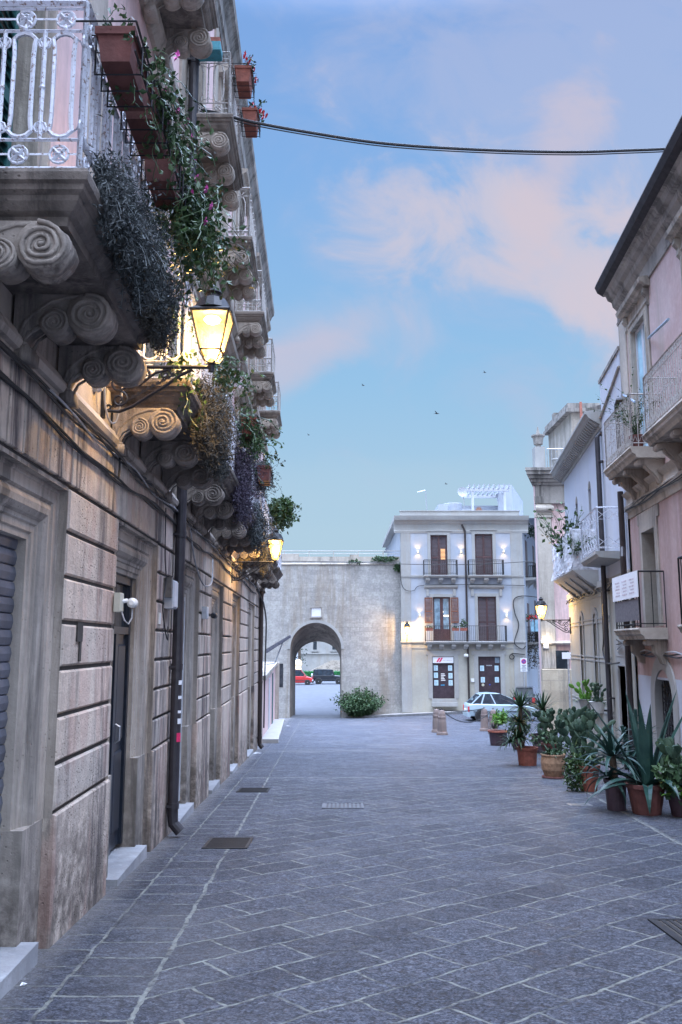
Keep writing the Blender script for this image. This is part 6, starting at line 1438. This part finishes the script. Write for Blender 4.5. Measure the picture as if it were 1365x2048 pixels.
def car(name, loc, rz, label, paint, low, cab, roofw, W, wb, r=.31, van=False, sc=1., spare=False):
    """low: (x, z_bottom, z_shoulder, halfwidth) stations; cab: base (x, z) and roof (x, z) outline"""
    H = thing(name, loc, label, 'car'); H.rotation_euler = (0, 0, rz); H.scale = (sc, sc, sc); H['_loc'] = 1
    mb = MB(); n = len(low); ring = []
    for x, z0, z1, hw in low:
        zm = z0+(z1-z0)*.55; ring.append([(x, s*k, z) for s, k, z in ((-1, hw*.72, z0), (-1, hw*.93, z0+.04), (-1, hw, zm), (-1, hw*.97, z1-.05), (-1, hw*.86, z1), (1, hw*.86, z1), (1, hw*.97, z1-.05), (1, hw, zm), (1, hw*.93, z0+.04), (1, hw*.72, z0))])
    vs = [p for q in ring for p in q]; m = 10
    fs = [(i*m+k, i*m+(k+1) % m, (i+1)*m+(k+1) % m, (i+1)*m+k) for i in range(n-1) for k in range(m)]+[tuple(range(m-1, -1, -1)), tuple((n-1)*m+k for k in range(m))]
    mb.add(vs, fs)
    b, t = cab      # base and roof polylines front-to-back lists [(x,z)...] same length, last/first are screens
    hwb, hwr = W*.43, roofw
    xb0, xb1, zb = b; xt0, xt1, zt = t
    # roof and pillars
    rf = [(xt0-.10, zt-.05), (xt0+.12, zt+.005), ((xt0+xt1)/2, zt+.03), (xt1-.15, zt), (xt1+.03, zt-.04)]
    for (x0, z0), (x1, z1) in zip(rf, rf[1:]): mb.add([(x0, -hwr, z0-.03), (x1, -hwr, z1-.03), (x1, -hwr*.85, z1), (x0, -hwr*.85, z0), (x0, hwr*.85, z0), (x1, hwr*.85, z1), (x1, hwr, z1-.03), (x0, hwr, z0-.03)], [(0, 1, 2, 3), (3, 2, 5, 4), (4, 5, 6, 7)])
    def pil(xa, xb_, w):
        for s in (-1, 1): mb.add([(xa-w, s*hwb*1.012, zb-.02), (xa+w, s*hwb*1.012, zb-.02), (xb_+w, s*hwr*1.012, zt-.03), (xb_-w, s*hwr*1.012, zt-.03)], [(0, 1, 2, 3)])
    pil(xb0+.03, xt0+.03, .05); pil(xb1-.03, xt1-.03, .035); pil((xb0+xb1)/2-.12, (xt0+xt1)/2-.05, .035); pil(xb0+(xb1-xb0)*.2, xt0+(xt1-xt0)*.16, .04 if not van else .25)
    body = mb.build('body', paint, H)
    mb = MB(); mb.add([(xb0, -hwb, zb-.03), (xb1, -hwb, zb-.03), (xb1, hwb, zb-.03), (xb0, hwb, zb-.03), (xt0, -hwr, zt-.02), (xt1, -hwr, zt-.02), (xt1, hwr, zt-.02), (xt0, hwr, zt-.02)], [(0, 1, 5, 4), (1, 2, 6, 5), (2, 3, 7, 6), (3, 0, 4, 7), (4, 5, 6, 7)]); mb.build('windows', GLASSC, H)
    x0, x1 = low[0][0], low[-1][0]
    for wx in wb:
        for s in (-1, 1): mb = MB(); mb.lathe([(r*1.16, 0), (r*1.16, s*.02)], (wx, s*(W/2*.985), r+.01), 22, ax=1); mb.build('wheel_arch', TRIMD, body)
        for s in (-1, 1): wheel(H, wx, s*(W/2-.07), r)
    for s in (-1, 1): mb = MB(); mb.box((low[1][0]+.2, s*W/2*.99-.012, .52), (low[-2][0]-.3, s*W/2*.99+.012, .57)); mb.build('side_strip', TRIMD, body)
    for s in (-1, 1):
        mb = MB(); mb.box((x0-.012, s*W*.40-.09, low[0][2]-.32), (x0+.10, s*W*.40+.09, low[0][2]-.02)); mb.build('tail_light', REDL, H)
        mb = MB(); mb.box((x1-.22, s*W*.37-.12, low[-1][2]-.16), (x1+.012, s*W*.37+.12, low[-1][2]-.02)); mb.build('headlight', HEADL, H)
        mb = MB(); mb.lathe([(.03, -.09), (.08, -.06), (.08, .06), (.03, .09)], (xb1-.25, s*(W/2+.07), zb+.06), 8, ax=1); mb.build('mirror', paint, H)
        for k in (.36, .66): mb = MB(); mb.box((x0+(x1-x0)*k-.08, s*W/2*.985-.015, low[2][2]-.17), (x0+(x1-x0)*k+.08, s*W/2*.985+.015, low[2][2]-.14)); mb.build('door_handle', paint, body)
    mb = MB(); mb.box((x0-.05, -W*.44, .26), (x0+.12, W*.44, .50)); mb.build('rear_bumper', TRIMD if paint is not CARB else paint, H)
    mb = MB(); mb.box((x1-.12, -W*.44, .24), (x1+.05, W*.44, .48)); mb.build('front_bumper', TRIMD, H)
    mb = MB(); mb.box((x0-.065, -.26, .55), (x0-.01, .26, .66)); mb.build('number_plate', PAPERW, H)
    if spare:
        mb = MB(); mb.lathe([(.1, -.1), (.3, -.1), (.32, .0), (.3, .1), (.1, .1)], (x0-.12, 0, .95), 18, ax=0); mb.build('spare_wheel_cover', GREYP, H)
    return H
hb = [(-1.98, .42, .86, .70), (-1.92, .30, .97, .80), (-1.5, .24, .98, .85), (-.4, .22, .95, .86), (.7, .22, .93, .86), (1.3, .24, .86, .83), (1.8, .30, .76, .76), (1.98, .38, .64, .66)]
x, _ = at(1001, 1430, 50.2)
car('hatchback_car', (x, 50.2, ground_z(x, 50.2)), R_(3), 'pale blue five-door hatchback parked in front of the white corner house', CARB, hb, ((-1.88, 1.30, .95), (-1.22, -.02, 1.54)), .60, 1.72, (-1.28, 1.18), .32)
sv = [(-1.9, .45, .95, .72), (-1.8, .35, 1.0, .80), (-1.2, .3, 1.0, .84), (0, .28, 1.0, .85), (.8, .28, .98, .84), (1.6, .35, .9, .78), (1.8, .45, .75, .7)]
x, _ = at(1063, 1400, 53.6)
car('small_suv', (x, 55.0, ground_z(x, 53.6)), R_(74), 'small dark car seen from behind entering the alley beside the far house', CARK, sv, ((-1.8, .9, .98), (-1.65, .35, 1.58)), .55, 1.5, (-1.25, 1.2), .32, sc=.92)
x, _ = at(600, 1367, 104); car('red_van', (x-.3, 104, -4.76), R_(0), 'red delivery van half hidden behind the left side of the archway', CARR, [(-2.0, .4, 1.0, .75), (-1.9, .3, 1.05, .82), (-1.0, .26, 1.05, .85), (.3, .25, 1.02, .85), (1.2, .26, .98, .84), (1.75, .3, .82, .78), (1.9, .4, .65, .7)], ((-1.95, 1.15, 1.0), (-1.9, .45, 1.80)), .66, 1.7, (-1.3, 1.25), .30, van=True)
x, _ = at(656, 1367, 106); car('black_jeep', (x+.1, 106, -4.76), R_(0), 'black boxy off-road car with spare wheel parked beyond the archway', CARK, [(-1.9, .5, 1.05, .75), (-1.85, .4, 1.08, .82), (-1.0, .36, 1.08, .84), (.6, .36, 1.06, .84), (1.2, .38, 1.02, .82), (1.8, .42, .95, .8), (1.9, .5, .8, .76)], ((-1.85, .75, 1.05), (-1.8, .5, 1.75)), .72, 1.7, (-1.2, 1.25), .36, spare=True)

# ---------------------------------------------------------------- bollards, chain, signs, grates
def bollards():
    P = [(3.90, 33.8, 'front left squat stone bollard'), (3.92, 35.9, 'stone bollard behind the front left one'), (6.02, 34.6, 'front right stone bollard by the potted plants'), (6.1, 37.2, 'stone bollard behind the front right one nearest the pale car')]
    me = None; src = None
    for x, y, lb in P:
        loc = (x, y, ground_z(x, y)-.01)
        if src is None:
            src = thing('stone_bollard', loc, lb, 'bollard', 'stone bollards linked by a chain'); src['_loc'] = 1
            mb = MB(); mb.lathe([(.22, 0), (.225, .05), (.21, .12), (.18, .14), (.165, .5), (.15, .62), (.16, .64), (.16, .70), (.145, .72), (.135, .82), (.10, .92), (.03, .95)], (0, 0, 0), 14); mb.build('post', stone('bollard_stone', (.16, .12, .11), (.27, .20, .17), streak=.4, bmp=.8), src)
            mb = MB(); mb.tube([(.035*math.cos(q*.7), -.0, .97+.035*math.sin(q*.7)) for q in range(9)], .01, 5, closed=True); mb.build('ring', IRON, src)
        else:
            c = copy_tree(src); c.location = loc; tag(c, lb, 'bollard')
    def chain(A, B_, sag, lb):
        H = thing('chain', A, lb, 'chain', 'iron chains between the bollards'); mb = MB(); A, B_ = Vector(A), Vector(B_); n = 46
        pts = [A.lerp(B_, i/n)+Vector((0, 0, -sag*4*(i/n)*(1-i/n))) for i in range(n+1)]
        for i in range(n):
            p, q = pts[i], pts[i+1]; d = (q-p); u = d.orthogonal().normalized() if i % 2 else d.cross(d.orthogonal()).normalized(); u *= .018; l = d*.62
            m = (p+q)/2; mb.tube([tuple(m-l+u), tuple(m+l+u), tuple(m+l-u), tuple(m-l-u)], .0085, 4, closed=True)
        mb.build('links', IRON, H)
    z0 = lambda x, y: ground_z(x, y)+.94
    chain((3.9, 33.8, z0(3.9, 33.8)), (6.02, 34.6, z0(6.02, 34.6)), .48, 'sagging chain from the front left bollard to the front right one')
    chain((3.92, 35.9, z0(3.92, 35.9)), (6.1, 37.2, z0(6.1, 37.2)), .10, 'tight chain between the two rear bollards')
bollards()
def signs():
    x, z = at(1048, 1330, 53.8); g = ground_z(x, 53.8); H = thing('parking_sign', (x, 53.8, g), 'no-parking sign with tow-away plate on a grey pole at the alley corner', 'sign')
    mb = MB(); mb.tube([(x, 53.84, g), (x, 53.84, z+.45)], .035, 8); mb.build('pole', RIM, H)
    mb = MB(); mb.box((x-.21, 53.78, z-.22), (x+.21, 53.80, z+.42)); mb.box((x-.21, 53.78, z-.40), (x+.21, 53.80, z-.25)); pl = mb.build('plate', PAPERW, H)
    mb = MB(); mb.lathe([(.0, -.002), (.155, -.002), (.155, .002), (0, .002)], (x, 53.776, z+.22), 20, ax=1); mb.build('red_ring', INKR, pl)
    mb = MB(); mb.lathe([(.0, -.002), (.115, -.002), (.115, .002), (0, .002)], (x, 53.771, z+.22), 20, ax=1); mb.build('blue_disc', INKB, pl)
    mb = MB(); mb.ext([(x-.10, 53.766, z+.30), (x-.07, 53.766, z+.325), (x+.10, 53.766, z+.14), (x+.07, 53.766, z+.115)], (0, .002, 0)); mb.build('slash', INKR, pl)
    mb = MB()
    for k, w in enumerate((.13, .09, .13, .12)): mb.box((x-w, 53.776, z-.04-k*.075-(.06 if k == 3 else 0)), (x+w, 53.779, z-.01-k*.075-(.06 if k == 3 else 0)))
    mb.build('lettering', INKD, pl)
    x, z = at(1136.5, 1315, 31.); g = ground_z(x, 31); H = thing('sign_post', (x, 31, g), 'slim grey sign post with a small white plate by the corner of the white house', 'sign')
    mb = MB(); mb.tube([(x, 31, g), (x, 31, z+.2)], .03, 8); mb.build('pole', RIM, H); mb = MB(); mb.box((x-.22, 30.95, z-.05), (x+.12, 30.965, z+.18)); mb.build('plate', PAPERW, H)
    x, z = at(1078, 1345, 52.); H = thing('alley_post', (x, 52, ground_z(x, 52)), 'thin grey post at the mouth of the alley by the rough stone base', 'post'); mb = MB(); mb.tube([(x, 52, ground_z(x, 52)), (x, 52, z+.5)], .045, 8); mb.build('pole', RIM, H)
    X, Z = at(1091, 1281, 35.9); H = thing('security_light', (X, 35.9, Z), 'bright bare security light on the pilaster of the pink corner house', 'light')
    mb = MB(); mb.box((X-.09, 35.86, Z-.32), (X+.12, 35.95, Z-.12)); mb.build('box', GREYP, H); mb = MB(); mb.lathe([(.02, -.09), (.09, -.05), (.10, 0), (.09, .05), (.02, .09)], (X, 35.8, Z), 12); mb.build('bulb', emis('cold_bulb', (1., .93, .8), 30), H)
    ld = bpy.data.lights.new('lamp_light', 'POINT'); ld.energy = 16; ld.color = (1, .85, .62); ld.shadow_soft_size = .08; lo = bpy.data.objects.new('lamp_light', ld); COL.objects.link(lo); lo.parent = H; lo.location = (0, -.25, 0)
signs()
def slope(x, y, o=0.): return ground_z(x, y)+o
def grates():
    for (x0, x1, y0, y1, n, lb, mm, ax) in ((-1.46, -.98, 9.35, 10.0, 12, 'slotted iron drain grate beside the left wall', IRON, 0), (-.27, .32, 12.5, 13.05, 9, 'pale steel drain cover in the middle of the street', plain('galvanised_steel', (.11, .115, .13), .6), 1), (-1.72, -1.2, 14.5, 15.1, 9, 'farther iron drain grate along the left wall', IRON, 0), (2.2, 3.0, 5.85, 6.5, 14, 'dark ribbed drain grate at the lower right', IRON, 1), (3.3, 3.62, 12.75, 13.0, 6, 'small worn drain grate beside the agave pot', RIM, 0)):
        H = thing('drain_grate', ((x0+x1)/2, (y0+y1)/2, slope(0, (y0+y1)/2)), lb, 'drain grate', 'drain grates in the paving')
        V = lambda x, y, z: (x, y, ground_z(x, y)+z)
        def bx(mb, a, b, c, d, z0, z1): mb.add([V(a, c, z0), V(b, c, z0), V(b, d, z0), V(a, d, z0), V(a, c, z1), V(b, c, z1), V(b, d, z1), V(a, d, z1)], [(0, 3, 2, 1), (4, 5, 6, 7), (0, 1, 5, 4), (1, 2, 6, 5), (2, 3, 7, 6), (3, 0, 4, 7)])
        mb = MB(); bx(mb, x0, x1, y0, y0+.03, -.02, .012); bx(mb, x0, x1, y1-.03, y1, -.02, .012); bx(mb, x0, x0+.03, y0+.03, y1-.03, -.02, .012); bx(mb, x1-.03, x1, y0+.03, y1-.03, -.02, .012)
        for k in range(n):
            if ax: w = (x1-x0-.06)/n; bx(mb, x0+.03+w*k, x0+.03+w*(k+.55), y0+.03, y1-.03, -.02, .010)
            else: w = (y1-y0-.06)/n; bx(mb, x0+.03, x1-.03, y0+.03+w*k, y0+.03+w*(k+.5), -.02, .010)
        mb.build('bars', mm, H)
        mb = MB(); bx(mb, x0+.03, x1-.03, y0+.03, y1-.03, -.01, .005); mb.build('pit', DKGAP if mm is IRON else TRIMD, H)
grates()

# ---------------------------------------------------------------- wiring and wall boxes
def wires():
    T = TL; random.seed(41)
    def cable(pts, r, mat, lb, name='cable', T=T, n=5, sub=6, grp=None):
        P = [Vector(T(*p)) for p in pts]; out = []
        for i in range(len(P)-1):
            p0, p1, p2, p3 = P[max(0, i-1)], P[i], P[i+1], P[min(len(P)-1, i+2)]
            for k in range(sub):
                t = k/sub; out.append(.5*((2*p1)+(p2-p0)*t+(2*p0-5*p1+4*p2-p3)*t*t+(3*p1-p0-3*p2+p3)*t**3))
        out.append(P[-1]); mb = MB(); mb.tube([tuple(p) for p in out], r, n); return tag(mb.build(name, mat, base=tuple(P[0])), lb, 'cable', grp)
    G = 'black cables strung along the left facade'
    for k in range(4):
        cable([(a, .045+.02*math.sin(a*3+k*2), 1.57-.012*k+.018*math.sin(a*2.3+k*1.7)) for a in [3+.45*i for i in range(int(52+k*0))]], .009, CABLE if k != 2 else CABLEG, ('upper black cable tight under the string course', 'wavy black cable just below the string course', 'pale grey cable twisted into the upper bundle', 'lowest black cable of the upper bundle')[k], grp=G)
    for k in range(3):
        cable([(3.2+.55*i, .03+.012*math.sin(i*1.3+k*2), (1.40-.035*math.sin((3.2+.55*i)*1.2)-.011*k+.012*math.sin(i*2.1+k))) for i in range(38)], .010, CABLE, ('sagging black cable across the frieze of the left house', 'second sagging cable bound to the frieze cable', 'lowest sagging cable across the frieze')[k], grp=G)
    cable([(9.35, .03, 1.5), (9.36, .035, 1.0), (9.5, .03, .7), (9.35, .03, .4), (9.5, .04, .15), (9.62, .05, .05), (9.7, .03, .2)], .007, CABLE, 'thin black cable dropping to the grey meter box', grp=G)
    cable([(11.2, .03, 1.5), (11.6, .05, 1.1), (12.3, .08, .85), (13.2, .08, .95), (13.6, .04, 1.35)], .012, CABLEG, 'loose grey cable looping below the string course', grp=G)
    cable([(6.75, .06, 2.55), (6.70, .12, 2.1), (6.66, .10, 1.8), (6.6, .06, 1.75), (6.5, .04, 1.85), (6.45, .04, 2.0)], .009, CABLEG, 'pale cable looped at the foot of the big lantern bracket', grp=G)
    cable([(7.0, .04, 1.85), (7.02, .05, 1.5), (7.0, .05, 1.38)], .010, CABLE, 'short black drop cable under the big lantern', grp=G)
    cable([(23.6, .05, 1.5), (24.6, .15, 1.25), (26, .12, 1.1), (27.2, .1, .8), (27.65, .08, .3), (27.64, .06, -.9), (27.63, .05, -2.6)], .025, CABLE, 'tangled black cable bundle down the far corner of the left house', grp=G)
    # across the street
    pts = [(400, 215), (440, 227), (500, 243), (620, 265), (770, 287), (950, 299), (1130, 304), (1250, 301), (1365, 296), (1480, 286)]
    I = lambda *p: p
    for k, dz, r in ((0, 0, .022), (1, -.045, .009)):
        W = []
        for i, (u, v) in enumerate(pts):
            Y = 10.6+1.6*(u-400)/965; X, Z = at(u, v, Y); W.append((X, Y, Z+dz))
        W.insert(0, (-2.02, 10.4, 7.35+dz)); cable(W, r, CABLE, ('thick black cable sagging across the sky between the houses', 'thin wire hanging under the thick cable across the sky')[k], 'street_cable', I, 6, 6)
    mb = MB()
    W = [at(u, v, 55.35) for u, v in ((560, 1122), (680, 1124), (800, 1128), (870, 1129), (940, 1129), (1010, 1126), (1070, 1122))]
    cable([(x, 55.35, z) for x, z in W], .022, CABLE, 'thin cable crossing the gate wall and the white corner house', 'street_cable', I)
    W = [at(u, v, 55.9) for u, v in ((801, 1130), (803, 1165), (812, 1180), (828, 1181), (838, 1172), (870, 1170), (950, 1169), (1050, 1171))]
    cable([(x, 55.9, z) for x, z in W], .02, CABLE, 'cable looping along the far facade below the top balconies', 'facade_cable', I)
    W = [at(u, v, 55.9) for u, v in ((1080, 1195), (1045, 1192), (1028, 1200), (1030, 1225), (1038, 1250), (1030, 1280), (1032, 1290), (1045, 1298), (1052, 1292))]
    cable([(x, 55.9, z) for x, z in W], .03, CABLE, 'dark curling cable near the alley corner of the far house', 'facade_cable', I)
    W = [at(u, v, 55.9) for u, v in ((1025, 1307), (1020, 1312), (1021, 1317), (1026, 1318), (1029, 1313), (1025, 1307), (1050, 1309))]
    cable([(x, 55.9, z) for x, z in W], .03, CABLE, 'small coil of cable above the no-parking sign', 'facade_cable', I)
    TRc = TR
    for k in range(3): cable([(8+.5*i, .10+.02*math.sin(i+k), 2.72-.03*k-.04*abs(math.sin(i*.8+k))) for i in range(19)], .010, CABLE, ('cable resting under the pink house string course', 'second cable under the pink house string course', 'third cable under the pink house string course')[k], 'facade_cable', TR)
    for k in range(3): cable([(13+.45*i, .06+.02*math.sin(i+k), -.1-.03*k-.06*abs(math.sin(i*.9+k))) for i in range(10)]+[(17.3, .2, .0), (18.5, .05, -.1+.1*k)], .014, CABLE if k else CABLEG, ('grey cable running above the arched window of the pink house', 'black cable running above the arched window', 'lowest cable above the arched window')[k], 'facade_cable', TR)
    cable([(20.3, .03, 1.45), (20.35, .03, .2), (20.5, .03, -.15), (20.2, .04, -.35), (19.3, .14, -.42), (18.2, .1, -.38)], .018, CABLE, 'black cable bending across the cream ground floor of the white house', 'facade_cable', TB)
    for k in range(2): cable([(18.5+.55*i, .08+.03*math.sin(i*2+k), 1.28+.06*math.sin(i*1.7+k*2)) for i in range(15)], .016, CABLE, ('frayed cable along the top of the cream ground floor', 'second frayed cable along the cream ground floor')[k], 'facade_cable', TB)
    # wall boxes
    H = thing('wall_lamp', T(7.25, .02, .33), 'cream motion-sensor box with white bulb head beside the dark door', 'lamp'); mb = MB(T); mb.block((7.17, .01, .27), (7.28, .07, .43), .008); mb.build('box', plain('cream_plastic', (.48, .48, .40), .5, var=.06), H)
    mb = MB(T); mb.tube([(7.25, .06, .36), (7.28, .10, .37)], .018, 8); mb.lathe([(.02, -.05), (.042, -.03), (.042, .03), (.03, .05)], (7.30, .14, .35), 14, ax=0); mb.build('lamp_head', WPLAST, H)
    mb = MB(T); mb.tube([(7.24, .06, .28), (7.24, .09, .20), (7.26, .12, .17), (7.29, .14, .22), (7.3, .14, .3)], .007, 6); mb.build('lead', CABLEG, H)
    H = thing('meter_box', T(9.72, .0, .5), 'grey cable junction box with rounded cover beside the near drainpipe', 'junction box'); mb = MB(T); mb.block((9.60, .0, .40), (9.88, .11, .72), .02); mb.build('cover', GREYP, H)
    mb = MB(T); mb.box((9.52, .0, .52), (9.60, .09, .74)); mb.build('side_box', plain('brown_metal_box', (.13, .12, .11), .6), H)
    H = thing('security_camera', T(12.9, .02, .4), 'small grey security camera on the pier past the drainpipe', 'camera'); mb = MB(T); mb.block((12.75, .0, .38), (12.95, .08, .56), .008); mb.build('bracket', GREYP, H); mb = MB(T); mb.lathe([(.03, -.1), (.045, -.08), (.045, .09), (.035, .1)], (12.95, .16, .43), 12, ax=0); mb.build('body', IRON, H)
    H = thing('door_sign', T(9.3, .012, .25), 'tiny white plate on the pier between the dark door and the drainpipe', 'sign'); mb = MB(T); mb.box((9.26, .0, .22), (9.36, .012, .34)); mb.build('plate', WPLAST, H)
    H = thing('cable_bracket', T(6.55, .0, 2.0), 'round grey junction knob beside the big lantern bracket', 'junction box'); mb = MB(T); mb.lathe([(.05, 0), (.055, .03), (.04, .06), (.02, .07)], (6.38, -.02, 1.98), 12, ax=1); mb.build('cover', GREYP, H)
wires()
# litter and birds
def bits():
    random.seed(6)
    for (u, v, s, lb) in ((48, 1972, .02, 'white cigarette butt on the paving at the lower left'), (516, 1507, .12, 'flattened pale paper scrap by the far drainpipe'), (560, 1451, .14, 'white paper scrap near the pink pier'), (577, 1452, .10, 'small white litter near the archway')):
        a = (u-682.5)/FPX; b = (1024-v)/FPX; Y = cp_-b*sp_; Z = sp_+b*cp_; t = 1.6/(-Z-.0546*Y); x, y = a*t, Y*t; z = ground_z(x, y)+.004
        mb = MB(); mb.add([(x-s, y-s*.5, z), (x+s*.9, y-s*.3, z+.01), (x+s, y+s*.5, z+.004), (x-s*.7, y+s*.6, z+.012)], [(0, 1, 2, 3), (0, 2, 1)][:1]); mb.box((x-s*.3, y-s*.2, z), (x+s*.4, y+s*.1, z+.012)); tag(mb.build('litter', PAPERW, base=(x, y, z)), lb, 'litter')
    for (u, v, Y, lb) in ((874, 827, 30, 'largest swift in the middle of the sky'), (727, 771, 45, 'tiny swift left of the sky centre'), (970, 745, 45, 'tiny swift below the bright cloud'), (893, 968, 50, 'tiny swift above the far roof'), (618, 870, 55, 'tiny swift low on the left of the sky')):
        x, z = at(u, v, Y); mb = MB(); mb.lathe([(.005, -.08), (.02, -.03), (.022, .03), (.004, .09)], (x, Y, z), 6, ax=0)
        for s in (-1, 1): mb.ext([(x-.02, Y, z), (x+.03, Y, z), (x-.05+s*.02, Y+s*.16, z+.05), (x-.09, Y+s*.18, z+.04)], (0, 0, .006))
        tag(mb.build('bird', IRON, base=(x, Y, z)), lb, 'bird', 'swifts in the evening sky')
bits()
